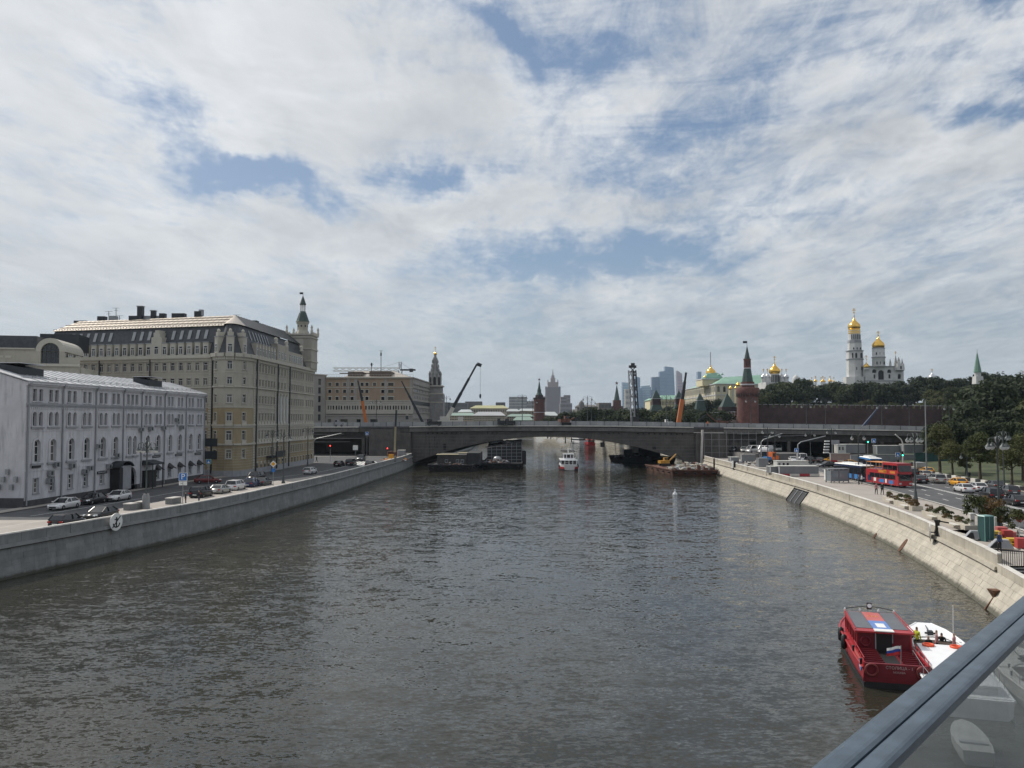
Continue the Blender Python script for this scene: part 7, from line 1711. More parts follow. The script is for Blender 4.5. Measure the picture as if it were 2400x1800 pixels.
# stairs and railing at the parapet end
stx = 3.4
t = thing('river_stairs', 'dark steps going down to the water at the right edge below a black railing', 'stairs', (bank_r(62) + 2.2, 62.5, 0)); stm = mat('step_stone', (.20, .20, .20), .9, var=.1)
for i in range(11):
    o = MB(); y = 66.2 - i * .42; x0 = bank_r(y) + 2.34; o.box(x0, x0 + 5.6, y - .44, y, 0, 2.86 - .19 * i, stm); o.box(x0, x0 + 5.6, y - .455, y - .44, 2.70 - .19 * i, 2.80 - .19 * i, black); o.build('step', t, True)
x0 = bank_r(62) + 2.36; o = MB(); o.box(x0, x0 + 5.6, 57.8, 61.6, -.2, .75, granite); o.box(x0 + 5.6, x0 + 5.7, 57.8, 66.2, 0, 2.99, granite); o.box(x0, x0 + 5.6, 57.8, 57.9, 0, 2.99, granite); o.build('landing', t, True)
o = MB(); 
for i in range(12): o.bar((bank_r(66) + 2.0 + i * .14, 66.3 - i * .05, GZ), (bank_r(66) + 2.0 + i * .14, 66.3 - i * .05, GZ + 1.15), .035, .035, black)
o.bar((bank_r(66) + 1.9, 66.4, GZ + 1.15), (bank_r(66) + 3.8, 65.6, GZ + 1.15), .12, .08, black); o.bar((bank_r(66) + 3.8, 65.6, GZ + 1.15), (bank_r(66) + 4.6, 61.5, GZ - 1.2), .05, .05, metal_d); o.bar((bank_r(66) + 3.8, 65.6, GZ + .6), (bank_r(66) + 4.6, 61.5, GZ - 1.7), .05, .05, metal_d); o.build('railing', t, True)
# black and white kerb blocks along the lawn
i = 0; y = 120.0
while y < 178:
    x = far_r(y) + .9; th_ = math.atan2(2.2, far_r(y + 2.2) - far_r(y)); o = MB(); o.box(-.95, .95, -.25, .25, 0, .75, black if i % 2 else granite_cap)
    if i < 1: kb0 = o.mesh('kerb_block_white')
    c = o.build('kerb_block', None, loc=(x, y, GZ)); c.rotation_euler = (0, 0, th_); tag(c, 'black concrete block beside the lawn' if i % 2 else 'white concrete block beside the lawn', 'barrier block', 'black and white blocks along the lawn'); y += 2.1; i += 1
# bus shelter
p = P(1962, 1131, GZ); t = thing('bus_shelter', 'glass bus shelter with a flat roof in front of the blue bus', 'bus shelter', p, R(12)); fr_ = mat('shelter_frame', (.22, .23, .24), .5, .3, var=0); 
sbox(t, 'roof', fr_, -1.9, 2.0, -.9, .9, 2.45, 2.62)
for x in (-1.75, -.1, 1.85):
    for y in (-.8, .8): sbox(t, 'post', fr_, x - .08, x + .08, y - .08, y + .08, 0, 2.45)
gl_s = mat('shelter_glass', (.20, .23, .25), .1, var=0, spec=.8)
sbox(t, 'back_pane', gl_s, .05, 1.75, -.82, -.78, .3, 2.3); sbox(t, 'side_pane', gl_s, -1.77, -1.73, -.7, .7, .3, 2.3); sbox(t, 'side_pane', gl_s, 1.84, 1.88, -.7, .7, .3, 2.3); sbox(t, 'bench', fr_, .1, 1.7, -.6, -.2, .45, .52); sbox(t, 'front_pane', gl_s, -1.6, -.2, -.82, -.78, .3, 2.3)
t = thing('advert_stand', 'white-faced upright advert stand left of the bus shelter', 'advert stand', P(1940, 1126, GZ), R(12)); sbox(t, 'panel', white, -.55, -.05, -.3, .3, .1, 2.1); sbox(t, 'side', black, -.04, .3, -.3, .3, .1, 2.1)
# site cabins and barriers
cabin_g = mat('cabin_grey', (.20, .21, .22), .6, .2, var=.08, vs=.5); cabin_w = mat('cabin_pale', (.50, .50, .47), .6, var=.08)
def cabin(u0, u1, v1, v0, Y, m, label, roof=cabin_w, stripe=False, d=2.4, name='site_cabin', cat='cabin', windows_=0, ribs=8):
    a, b = D(u0, v1, Y), D(u1, v1, Y); z1 = D(u0, v0, Y).z; t = thing(name, label, cat, (a.x, Y, a.z)); W = b.x - a.x; H = z1 - a.z
    o = MB(); o.box(0, W, 0, d, 0, H - .12, m)
    for i in range(ribs): o.box(W * (i + .5) / ribs - .03, W * (i + .5) / ribs + .03, -.04, -.003, .1, H - .2, m)
    link('shell', o.mesh('shell'), t); sbox(t, 'roof', roof, -.08, W + .08, -.1, d + .1, H - .12, H)
    if stripe:
        n = max(3, int(W / 1.9))
        for i in range(n): sbox(t, 'barrier_block', [mat('barrier_red', (.35, .04, .05), .6, var=.08), granite_cap][i % 2], W * i / n + .03, W * (i + 1) / n - .03, -.5, -.08, 0, .5)
    for i in range(windows_): sbox(t, 'window', glass, .35 + i * .9, .8 + i * .9, -.02, -.002, H * .35, H * .75)
    sbox(t, 'end_frame', white if roof is cabin_w else m, -.06, .12, -.05, -.003 - .001, 0, H - .12)
    return t
cabin(1826, 1919, 1116, 1092, 170, cabin_g, 'long grey site fence block with a red and white barrier foot on the promenade', stripe=True, ribs=4)
cabin(1805, 1826, 1109, 1093, 171, cabin_g, 'short grey hoarding at the left end of the long grey block', stripe=False, ribs=2, name='hoarding_panel', cat='hoarding')
cabin(1821, 1895, 1100, 1080, 182, cabin_w, 'pale-roofed cabin behind the long grey block', ribs=5, windows_=3)
cabin(1779, 1801, 1095, 1074, 196, cabin_g, 'small dark grey box on legs beside the orange machine', ribs=1, roof=cabin_g)
cabin(1737, 1770, 1081, 1065, 212, cabin_g, 'ribbed grey fence below the white panel van', ribs=10, d=.15, name='ribbed_fence', cat='fence')
cabin(1712, 1732, 1082, 1071, 222, cabin_g, 'small grey box by the parapet near the bridge pier', ribs=1)
cabin(1966, 2028, 1062, 1041, 228, cabin_g, 'grey site cabin with a white windowed end before the bridge', windows_=0, ribs=1)
cabin(1963, 1983, 1062, 1042, 227, cabin_w, 'white end cabin with two small windows', windows_=2, ribs=1)
cabin(2055, 2110, 1064, 1044, 226, cabin_g, 'grey site cabin in the middle of the row before the bridge', ribs=2)
cabin(2118, 2163, 1063, 1041, 224, cabin_g, 'grey site cabin at the right end of the row', ribs=2)
cabin(1946, 1992, 1083, 1062, 214, mat('pink_concrete', (.30, .24, .22), .85, var=.1), 'pinkish concrete wall with a red and white barrier', stripe=True, ribs=1, d=.4, name='concrete_wall', cat='wall')
cabin(1993, 2016, 1083, 1066, 214, trim_g, 'grey panel wall beside the pinkish one', stripe=False, ribs=2, d=.4, name='concrete_wall', cat='wall')
cabin(2016, 2143, 1084, 1065, 213, cabin_g, 'long low grey fence behind the red bus', roof=trim_g, ribs=14, d=.2, name='site_fence', cat='fence')
cabin(2143, 2246, 1092, 1061, 206, mat('green_mesh', (.015, .055, .05), .8, var=.2), 'dark green netted fence behind the park trees', roof=mat('green_mesh', (0, 0, 0)), ribs=10, d=.15, name='green_fence', cat='fence')
t = thing('spotlight_stack', 'stack of white signal heads on a stand by the grey cabins', 'stack', D(1938, 1062, 222))
for k in range(5): sbox(t, 'box', white, -.9 + k * .1, .5 + k * .05, -.3, .3, k * .75, k * .75 + .35)
t = thing('sign_board', 'grey board on posts left of the white-ended cabin', 'sign', D(1959, 1083, 216)); sbox(t, 'panel', trim_g, -1.0, 1.0, -.05, .05, 4.6, 5.7); sbox(t, 'post', metal_g, -.9, -.75, -.05, .05, 0, 4.6)
# orange machine
org = mat('machine_orange', (.72, .16, .03), .5, var=.1); p = P(1808, 1087, GZ); t = thing('orange_machine', 'orange site machine with a cab left of the white coach', 'machine', p, R(30))
sbox(t, 'chassis', black, -1.8, 1.8, -1, 1, .4, 1.1); sbox(t, 'cab', org, -.6, .9, -.9, .9, 1.1, 3.1); sbox(t, 'cab_window', car_gl, -.4, .7, -.93, -.9, 1.9, 2.8); sbox(t, 'engine', org, .9, 1.8, -.9, .9, 1.1, 2.1); sbox(t, 'hopper', bus_blue, -2.4, -.8, -.8, .8, .8, 1.9)
add_wheels(t, (-1.3, 1.3), .95, .48, WHB)
# heaps and people by the bridge
def rubble(mb, c, rx, ry, h, n, mats_, seed, s0=.25, s1=.7):
    rnd = random.Random(seed)
    for i in range(n):
        a = rnd.uniform(0, 6.28); q = math.sqrt(rnd.random()); x, y = c[0] + rx * q * math.cos(a), c[1] + ry * q * math.sin(a); z = c[2] + h * (1 - q) * rnd.uniform(.5, 1); s_ = rnd.uniform(s0, s1)
        M_ = Matrix.Rotation(rnd.uniform(0, 3), 4, 'Z') @ Matrix.Rotation(rnd.uniform(-.6, .6), 4, 'X')
        pts = [Vector((x, y, z)) + M_ @ Vector((sx * s_ * rnd.uniform(.6, 1.3), sy * s_ * rnd.uniform(.4, .9), sz * s_ * rnd.uniform(.3, .6))) for sx, sy, sz in ((-1, -1, -1), (1, -1, -1), (1, 1, -1), (-1, 1, -1), (-1, -1, 1), (1, -1, 1), (1, 1, 1), (-1, 1, 1))]
        mb.hexa(pts, rnd.choice(mats_))
mb = MB(); c = P(1760, 1088, GZ); rubble(mb, c, 5, 12, .9, 160, [granite, trim_g, kbrick_d, metal_d, white], 5, .1, .4); o = mb.build('site_debris', None, True, loc=tuple(c)); tag(o, 'litter of broken stone and pipes along the parapet near the bridge', 'debris', kind='stuff')
mb = MB(); c = P(925, 1078, GZ); rubble(mb, c, 3.5, 8, 1.0, 90, [taxi_y, kbrick, trim_g, white, org], 9, .15, .5); o = mb.build('site_debris', None, True, loc=tuple(c)); tag(o, 'heap of barriers and tools at the left end of the bridge', 'debris', kind='stuff')
cabin(906, 928, 1070, 1058, 243, kbrick, 'dark red site container near the left pier', ribs=2, roof=kbrick); cabin(932, 948, 1070, 1055, 246, trim_g, 'grey site container against the left pier', ribs=2); cabin(911, 921, 1080, 1065, 238, taxi_y, 'yellow box beside the dark red container', ribs=1, roof=taxi_y, d=1.5)
# people
skin = mat('skin', (.42, .26, .19), .6, var=0); hair_m = mat('hair', (.03, .02, .015), .8, var=0)
def make_person(kind):
    v = [(0, 0, .95), (0, .0, 1.2), (0, -.01, 1.42), (0, 0, 1.5), (0, .01, 1.62), (0, 0, 1.74)]; e = [(0, 1), (1, 2), (2, 3), (3, 4), (4, 5)]; r = [.15, .135, .15, .06, .09, .07]
    st = .22 if kind == 'walk' else .03
    for s_, f in ((-1, st), (1, -st)):
        b = len(v); v += [(s_ * .1, 0, .9), (s_ * .11, f * .5 , .5), (s_ * .11, f - (.08 if f < 0 else 0), .09), (s_ * .12, f + .12, .04)]; r += [.1, .07, .05, .04]; e += [(0, b), (b, b + 1), (b + 1, b + 2), (b + 2, b + 3)]
        b = len(v); v += [(s_ * .19, 0, 1.42), (s_ * .25, -f * .4, 1.15), (s_ * .26, -f * .7 + .08, .9), (s_ * .25, -f * .8 + .12, .8)]; r += [.06, .048, .035, .03]; e += [(2, b), (b, b + 1), (b + 1, b + 2), (b + 2, b + 3)]
    me = bpy.data.meshes.new('person'); me.from_pydata(v, e, []); o = bpy.data.objects.new('person_tmp', me); COL.objects.link(o)
    o.modifiers.new('s', 'SKIN'); o.modifiers.new('u', 'SUBSURF').levels = 1
    for i, q in enumerate(me.skin_vertices[0].data): q.radius = (r[i], r[i] * (.75 if i < 3 else 1))
    me.skin_vertices[0].data[0].use_root = True
    bpy.context.view_layer.update(); m2 = bpy.data.meshes.new_from_object(o.evaluated_get(bpy.context.evaluated_depsgraph_get())); bpy.data.objects.remove(o)
    return m2
PM = {k: make_person(k) for k in ('stand', 'walk')}
def person(p, kind, top, legs, label, rz=0.0, s_=1.0, seated=False):
    me = PM[kind].copy(); me.name = 'person'; me.materials.clear()
    for m in (legs, top, skin, hair_m): me.materials.append(m)
    for q in me.polygons:
        z = q.center.z; q.use_smooth = True
        q.material_index = 3 if z > 1.70 or (z > 1.60 and q.center.y < -.02) else 2 if z > 1.5 or (z < .86 and abs(q.center.x) > .2 and z > .7) else 1 if z > .92 or abs(q.center.x) > .19 and z > .7 else 0
    o = bpy.data.objects.new('person', me); COL.objects.link(o); o.location = p; o.rotation_euler = (0, 0, rz); o.scale = (s_,) * 3; return tag(o, label, 'person')
cl_bk = mat('cloth_black', (.015, .015, .017), .9, var=0); cl_gr = mat('cloth_grey', (.09, .09, .1), .9, var=0); cl_wh = mat('cloth_white', (.5, .5, .5), .9, var=0); cl_bl = mat('cloth_blue', (.03, .05, .12), .9, var=0); cl_pk = mat('cloth_pink', (.4, .2, .2), .9, var=0); cl_ye = mat('cloth_yellow', (.6, .62, .05), .9, var=0)
person(P(2343, 1294, GZ), 'stand', cl_bl, cl_bk, 'person in dark blue standing on the promenade by the grey bench', R(200), 1.02)
person(P(2054, 1159, GZ), 'walk', cl_pk, cl_bk, 'person in a pinkish top walking left of the pair on the promenade', R(170)); person(P(2068, 1160, GZ), 'walk', cl_bk, cl_bk, 'person in black walking right of the pair on the promenade', R(175), 1.03)
person(P(2013, 1136, GZ), 'stand', cl_gr, cl_bk, 'person in grey leaning by the shelter lamp', R(60)); person(P(2020, 1135, GZ), 'stand', cl_wh, cl_bk, 'person in a pale top right of the shelter lamp', R(90))
person(P(435, 1183, GZ), 'stand', cl_bk, cl_bk, 'person in black standing right of the parking sign', R(120)); person(P(466, 1178, GZ), 'stand', cl_bk, cl_gr, 'person in black at the tail of the black SUV', R(90)); person(P(687, 1091, GZ), 'stand', cl_bk, cl_bk, 'person in black walking by the hotel wall', 0); person(P(742, 1084, GZ), 'walk', cl_bk, cl_bk, 'person in black at the far hotel corner', 1)
person(P(2272, 1125, GZ + .1), 'stand', cl_bk, cl_bk, 'person in black standing behind the striped blocks', 0)
# ------------------------------------------------------------------ vessels
def hull(t, L_, W, H, m, low=None, bow=.35, sheer=.35, stern=1.0, nm='hull', z0=-.4, deck=None, dz=.0, flat=.6):
    """x forward from the stern at 0; returns the half width function"""
    def hw(x):
        f = x / L_
        if f < 1 - bow: return W / 2 * (stern + (1 - stern) * min(1, f / .25))
        q = (f - (1 - bow)) / bow; return W / 2 * math.sqrt(max(0.0, 1 - q ** 1.8)) + .03
    st = [L_ * i / 16 for i in range(17)]; zt = lambda x: H + sheer * max(0, (x / L_ - .5) * 2) ** 2
    o = MB(); o.loft([[(x, -hw(x), zt(x)), (x, hw(x), zt(x)), (x, hw(x) * .94, .18), (x - (.5 if x > L_ * .9 else 0), hw(x) * flat, z0), (x - (.5 if x > L_ * .9 else 0), -hw(x) * flat, z0), (x, -hw(x) * .94, .18)] for x in st], m); link(nm, o.mesh(nm), t)
    if low:
        o = MB()
        for s_ in (-1, 1):
            for a, b in zip(st, st[1:]): o.hexa([(a, s_ * hw(a) * .945, -.2), (b, s_ * hw(b) * .945, -.2), (b, s_ * (hw(b) * .95 + .04), -.2), (a, s_ * (hw(a) * .95 + .04), -.2), (a, s_ * hw(a) * .96, .28), (b, s_ * hw(b) * .96, .28), (b, s_ * (hw(b) * .96 + .04), .28), (a, s_ * (hw(a) * .96 + .04), .28)], low)
        link('waterline_band', o.mesh('waterline_band'), t)
    return hw, zt
def gunwale(t, L_, hw, zt, m, x0=0, x1=None, r=.05, h=0, nm='gunwale'):
    o = MB(); x1 = x1 or L_; xs = [x0 + (x1 - x0) * i / 14 for i in range(15)]
    for s_ in (-1, 1): o.tube([(x, s_ * hw(x), zt(x) + h) for x in xs], r, m, 6)
    link(nm, o.mesh(nm), t)
def ring(t, loc, rot, R_, r, m, nm='life_ring'):
    o = MB(); n, k = 18, 7; vs = []; fs = []
    for i in range(n):
        for j in range(k):
            a, b = 2 * math.pi * i / n, 2 * math.pi * j / k; vs.append(((R_ + r * math.cos(b)) * math.cos(a), (R_ + r * math.cos(b)) * math.sin(a), r * math.sin(b)))
            fs.append((i * k + j, ((i + 1) % n) * k + j, ((i + 1) % n) * k + (j + 1) % k, i * k + (j + 1) % k))
    o.add(vs, fs, m, True); q = link(nm, o.mesh(nm), t, loc); q.rotation_euler = rot; return q
boat_red = mat('boat_red', (.36, .022, .028), .4, var=.12, vs=3, dirt=.4); boat_dred = mat('boat_dark_red', (.15, .008, .016), .6, var=.15, vs=3); boat_w = mat('boat_white', (.80, .81, .82), .35, var=.03, dirt=.08); hull_bk = mat('hull_black', (.015, .016, .018), .5, var=.2)
roof_gr = mat('roof_glazing', (.10, .105, .115), .35, var=.1, vs=2); ring_o = mat('ring_orange', (.70, .09, .03), .5, var=0); flag_b = mat('flag_blue', (.02, .05, .28), .8, var=0); flag_r = mat('flag_red', (.45, .02, .02), .8, var=0); poster_b = mat('poster_blue', (.12, .22, .50), .5, var=.1, vs=4); red_txt = mat('lettering_grey', (.42, .30, .30), .6, var=0)
# --- red excursion boat
ang = math.atan2(54.5 - 45.4, 23.05 - 20.75)
t = thing('excursion_boat', 'small red excursion boat with open stern deck and a flag, stern towards the camera', 'boat', (20.75, 45.3, 0), ang); RB = t
L_ = 11.8; hw, zt = hull(t, L_, 3.5, 1.05, boat_red, hull_bk, .32, .35, .96)
o = MB(); xs = [.12 + 2.6 * i / 6 for i in range(7)]
sbox(t, 'stern_deck', boat_dred, .1, 3.5, -1.55, 1.55, 1.06, 1.07)
sbox(t, 'floor_mat', black, .35, 3.5, -.42, .42, 1.072, 1.09)
for i in range(7):
    for s_ in (-1, 1):
        o = MB(); x = .45 + i * .43; y0, y1 = sorted((s_ * .5, s_ * 1.5)); o.box(x, x + .22, y0, y1, 1.16, 1.20, boat_dred); o.box(x - .03, x + .01, y0, y1, 1.20, 1.32, boat_dred); o.box(x + .02, x + .06, y0 + .05, y0 + .1, 1.07, 1.16, boat_dred); o.box(x + .02, x + .06, y1 - .1, y1 - .05, 1.07, 1.16, boat_dred); link('bench', o.mesh('bench'), t)
for s_ in (-1, 1):
    o = MB(); y0, y1 = sorted((s_ * 1.56, s_ * 1.66)); o.box(.0, 3.5, y0, y1, 1.0, 1.36, boat_red); link('bulwark', o.mesh('bulwark'), t)
    o = MB(); o.tube([(0, s_ * 1.61, 1.58), (3.5, s_ * 1.61, 1.62)], .03, boat_red, 6)
    for x in (.1, 1.0, 1.9, 2.8): o.bar((x, s_ * 1.61, 1.34), (x, s_ * 1.61, 1.6), .035, .035, boat_red)
    link('railing', o.mesh('railing'), t)
o = MB(); o.box(.45, 3.2, 1.665, 1.672, .95, 1.32, pinkp); link('side_banner', o.mesh('side_banner'), t); o = MB(); o.add([(.4, 1.70, .98), (.9, 1.70, .58), (1.4, 1.70, .98), (.9, 1.70, 1.36)], [(0, 1, 2, 3)], poster_b); o.add([(.65, 1.71, .98), (.9, 1.71, .78), (1.18, 1.71, .98), (.9, 1.71, 1.2)], [(0, 1, 2, 3)], white); link('star_emblem', o.mesh('star_emblem'), t)
# transom with the name
o = MB(); o.box(-.04, .02, -1.6, 1.6, -.3, .35, hull_bk); o.hexa([(-.05, -1.7, .33), (-.05, 1.7, .33), (.06, 1.7, .33), (.06, -1.7, .33), (-.12, -1.62, 1.34), (-.12, 1.62, 1.34), (.06, 1.62, 1.34), (.06, -1.62, 1.34)], boat_dred); link('transom', o.mesh('transom'), t)  # black lower box stands for the shadow under the stern
text_on(t, 'СТОЛИЦА - 1', .215, (-.135, -.12, 1.16), (R(90), 0, R(-90)), red_txt); text_on(t, 'МОСКВА', .14, (-.12, -.12, .92), (R(90), 0, R(-90)), red_txt)
for y in (1.28, -1.28): ring(t, (-.16, y, 1.0), (0, R(90), 0), .3, .07, mat('ring_dark_red', (.16, .02, .02), .6, var=0))
o = MB(); o.tube([(.15, -.25, 1.1), (.05, -.25, 2.35)], .02, metal_g, 6); link('flagpole', o.mesh('flagpole'), t)
fl = bpy.data.objects[t.name]
for i, m in enumerate((white, flag_b, flag_r)):
    o = MB(); z = 2.3 - i * .15
    for k in range(6):
        a, b = k / 6, (k + 1) / 6; w = lambda q: .08 * math.sin(q * 7 + i * .5); dr = lambda q: -.16 * q * q
        o.quad((.06 + w(a), -.25 + .7 * a, z + dr(a)), (.06 + w(b), -.25 + .7 * b, z + dr(b)), (.06 + w(b), -.25 + .7 * b, z - .15 + dr(b)), (.06 + w(a), -.25 + .7 * a, z - .15 + dr(a)), m)
    link('flag_stripe', o.mesh('flag_stripe'), t)
# cabin
CX0, CX1 = 3.5, 8.1
o = MB()
for s_ in (-1, 1):
    y0, y1 = sorted((s_ * 1.42, s_ * 1.5)); o.box(CX0, CX1, y0, y1, 1.0, 1.35, boat_red); o.box(CX0, CX1, y0, y1, 2.02, 2.2, boat_red)
    for i in range(8): o.box(CX0 + i * (CX1 - CX0 - .12) / 7, CX0 + i * (CX1 - CX0 - .12) / 7 + .12, y0, y1, 1.35, 2.02, boat_red)
o.box(CX0, CX0 + .08, -1.42, -.45, 1.0, 2.2, boat_dred); o.box(CX0, CX0 + .08, .45, 1.42, 1.0, 2.2, boat_dred); o.box(CX0, CX0 + .08, -.45, .45, 2.1, 2.2, boat_dred); link('cabin', o.mesh('cabin'), t)
for s_ in (-1, 1): sbox(t, 'cabin_window', car_gl, CX0 + .05, CX1, *sorted((s_ * 1.44, s_ * 1.46)), 1.35, 2.02)
sbox(t, 'doorway', black, CX0 - .02, CX0 + .1, -.44, .44, 1.08, 2.12); o = MB(); o.bar((CX0 - .05, .46, 1.08), (CX0 - .05, .46, 2.15), .06, .06, trim_g); o.bar((CX0 - .05, -.46, 1.6), (CX0 - .05, -.46, 2.15), .05, .05, trim_g); o.bar((CX0 - .05, -.5, 2.16), (CX0 - .05, .5, 2.16), .07, .07, white); link('door_frame', o.mesh('door_frame'), t)
sbox(t, 'windscreen', car_gl, CX1 - .04, CX1 + .02, -1.42, 1.42, 1.3, 2.05); ring(t, (CX0 - .05, 1.0, 1.62), (0, R(90), 0), .26, .06, boat_dred)
o = MB(); o.hexa([(CX0 - .25, -1.62, 2.16), (CX1 + .3, -1.5, 2.16), (CX1 + .3, 1.5, 2.16), (CX0 - .25, 1.62, 2.16), (CX0 - .25, -1.6, 2.26), (CX1 + .3, -1.46, 2.26), (CX1 + .3, 1.46, 2.26), (CX0 - .25, 1.6, 2.26)], boat_red); link('roof', o.mesh('roof'), t)
for y0, y1 in ((-1.42, -.52), (.52, 1.42)): sbox(t, 'roof_panel', roof_gr, CX0 + .45, CX1 + .15, y0, y1, 2.262, 2.285)
sbox(t, 'roof_strip', pinkp, CX0 + 2.4, CX1 + .15, -.5, .5, 2.262, 2.29); sbox(t, 'roof_poster', poster_b, CX0 + .3, CX0 + 2.4, -.5, .5, 2.262, 2.295); sbox(t, 'poster_print', white, CX0 + .7, CX0 + 1.7, -.28, .22, 2.297, 2.302); sbox(t, 'sliding_hatch', white, CX0 - .3, CX0 + .25, -.52, .52, 2.27, 2.32)
text_on(t, 'CCK', .34, (CX0 + 3.6, 0, 2.296), (0, 0, R(-90)), taxi_y)
o = MB()
for s_ in (-1, 1):
    o.tube([(CX0 - .25, s_ * 1.58, 2.36), (CX1 + .25, s_ * 1.45, 2.38)], .03, boat_red, 6); 
    for y in (1.45, .55): o.lathe((CX1 + .3, s_ * y, 2.28), [(.06, 0), (.07, .12), (.03, .2)], lamp_w, 8)
o.tube([(CX1 + .3, -1.45, 2.42), (CX1 + .3, -.5, 2.6), (CX1 + .3, .5, 2.6), (CX1 + .3, 1.45, 2.42)], .025, black, 6); link('roof_rail', o.mesh('roof_rail'), t)
o = MB(); o.box(CX1 + .22, CX1 + .38, -.14, .14, 2.45, 2.85, black); disc(o, (CX1 + .2, 0, 2.68), (-1, 0, .2), .13, lamp_w, .06, 12); link('searchlight', o.mesh('searchlight'), t)
sbox(t, 'foredeck', boat_red, CX1, L_ - 1.2, -.9, .9, 1.1, 1.25)
for x, y in ((7.9, 1.78), (6.0, 1.85)): o = MB(); o.lathe((x, y, .9), [(.05, -.45), (.17, -.35), (.19, 0), (.17, .35), (.05, .45)], hull_bk, 8); link('fender', o.mesh('fender'), t)
gunwale(t, L_, hw, zt, boat_red, 0, L_ - .1, .07)
for x in (.5, 3.2): o = MB(); o.lathe((x, 1.72, 1.05), [(.06, 0), (.06, .3), (.1, .34), (.02, .38)], metal_d, 7); link('bollard', o.mesh('bollard'), t)
# --- white boats
def white_boat(label, loc, ang, L_=14.0, W=3.7, crew=True, m=boat_w, rings=True, name='motor_boat', roof_h=1.42):
    t = thing(name, label, 'boat', loc, ang); hw, zt = hull(t, L_, W, .95, m, mat('boat_band_grey', (.2, .2, .21), .5, var=0), .42, .45, .92)
    xs = [L_ - 3.3 + i * .32 for i in range(11)]; o = MB()
    top = [(x, hw(x) * .97, zt(x) + .03) for x in xs]; o.poly(top + [(x, -y, z) for x, y, z in top[::-1]], m)
    o.box(.2, L_ - 5.6, -hw(3) * .98, hw(3) * .98, .93, .98, m); link('deck', o.mesh('deck'), t)
    c0, c1 = .8, L_ - 5.7; o = MB(); o.box(c0, c1, -1.18, 1.18, .96, 1.25, m); o.box(c0 - .1, c1 + .1, -1.28, 1.28, roof_h - .12, roof_h, m)
    for s_ in (-1, 1):
        for i in range(9): o.box(c0 + i * (c1 - c0 - .1) / 8, c0 + i * (c1 - c0 - .1) / 8 + .1, *sorted((s_ * 1.12, s_ * 1.2)), 1.25, roof_h - .1, m)
    link('cabin', o.mesh('cabin'), t)
    sbox(t, 'cabin_window', car_gl, c0 + .04, c1 - .04, -1.15, 1.15, 1.25, roof_h - .12)
    w0 = c1 + .12; o = MB(); o.hexa([(w0, -1.35, 1.0), (w0 + 2.2, -1.1, 1.0), (w0 + 2.2, 1.1, 1.0), (w0, 1.35, 1.0), (w0, -1.35, 1.05), (w0 + 2.2, -1.1, 1.12), (w0 + 2.2, 1.1, 1.12), (w0, 1.35, 1.03)], mat('well_brown', (.06, .04, .03), .8, var=.2)); link('well', o.mesh('well'), t)
    o = MB(); o.tube([(w0, -1.4, 1.15), (w0 + 1.6, -1.3, 1.2), (w0 + 2.2, -.7, 1.27), (w0 + 2.35, 0, 1.3), (w0 + 2.2, .7, 1.27), (w0 + 1.6, 1.3, 1.2), (w0, 1.4, 1.15)], .06, m, 6); link('coaming', o.mesh('coaming'), t)
    if rings:
        for y in (-.72, .72): ring(t, (c1 - .38, y, roof_h + .06), (0, 0, 0), .27, .07, ring_o)
    o = MB(); o.tube([(w0 + 2.2, -1.1, 1.1), (w0 + 2.15, -1.12, 3.3)], .018, white, 5); link('antenna', o.mesh('antenna'), t)
    o = MB(); o.box(L_ - 2.6, L_ - 2.2, -.15, .15, 1.2, 1.45, metal_d); o.tube([(L_ - 2.4, -.3, 1.3), (L_ - 2.4, .3, 1.3)], .06, metal_d, 6); o.tube([(L_ - 2.2, 0, 1.25), (L_ - .9, 0, 1.42)], .03, metal_d, 5); link('windlass', o.mesh('windlass'), t)
    for x, y in ((L_ - 3.4, 1.15), (L_ - 4.6, 1.5), (L_ - 3.4, -1.15), (2.2, 1.66), (4.5, 1.72)): o = MB(); o.lathe((x, y, zt(x)), [(.05, 0), (.05, .16), (.09, .2), (.02, .24)], metal_d, 6); link('cleat', o.mesh('cleat'), t)
    gunwale(t, L_, hw, zt, m, 0, L_ - .15, .07); o = MB()
    for s_ in (-1, 1):
        xs2 = [1.0 + i * 1.05 for i in range(6)]; o.tube([(x, s_ * hw(x) * .97, zt(x) + .55) for x in xs2], .02, metal_g, 5)
        for x in xs2: o.bar((x, s_ * hw(x) * .97, zt(x)), (x, s_ * hw(x) * .97, zt(x) + .55), .025, .025, metal_g)
    link('railing', o.mesh('railing'), t)
    return t, w0
ax = R(90 - 17)
wt, w0 = white_boat('white motor boat with orange rings on its roof moored beside the red boat', (22.55, 40.9, 0), ax)
def on_boat(t, ang, x, y, z): return Vector((t.location.x + math.cos(ang) * x - math.sin(ang) * y, t.location.y + math.sin(ang) * x + math.cos(ang) * y, z))
for x, y, m, lb in ((w0 + 1.5, .95, cl_ye, 'person in a bright yellow jacket sitting in the bow well of the white boat'), (w0 + 1.6, -.05, cl_pk, 'person in pink sitting at the middle of the white boat bow well'), (w0 + 1.7, -.45, cl_bk, 'person in black beside the pink one in the white boat'), (w0 + 1.4, -.9, cl_pk, 'person in a coral top near the white boat right side'), (w0 + 1.5, .45, cl_bk, 'person in dark clothes next to the yellow jacket')):
    person(on_boat(wt, ax, x + .5 * math.sin(y * 9), y, .22 + .16 * math.cos(y * 7)), 'stand', m, cl_bk, lb, ax + y * 4, .9)
t3, _ = white_boat('pale boat moored further right, seen through the glass balustrade', (26.6, 36.5, 0), R(80), 12.5, 3.6, m=mat('boat_cream', (.62, .61, .57), .4, var=.05), rings=False)
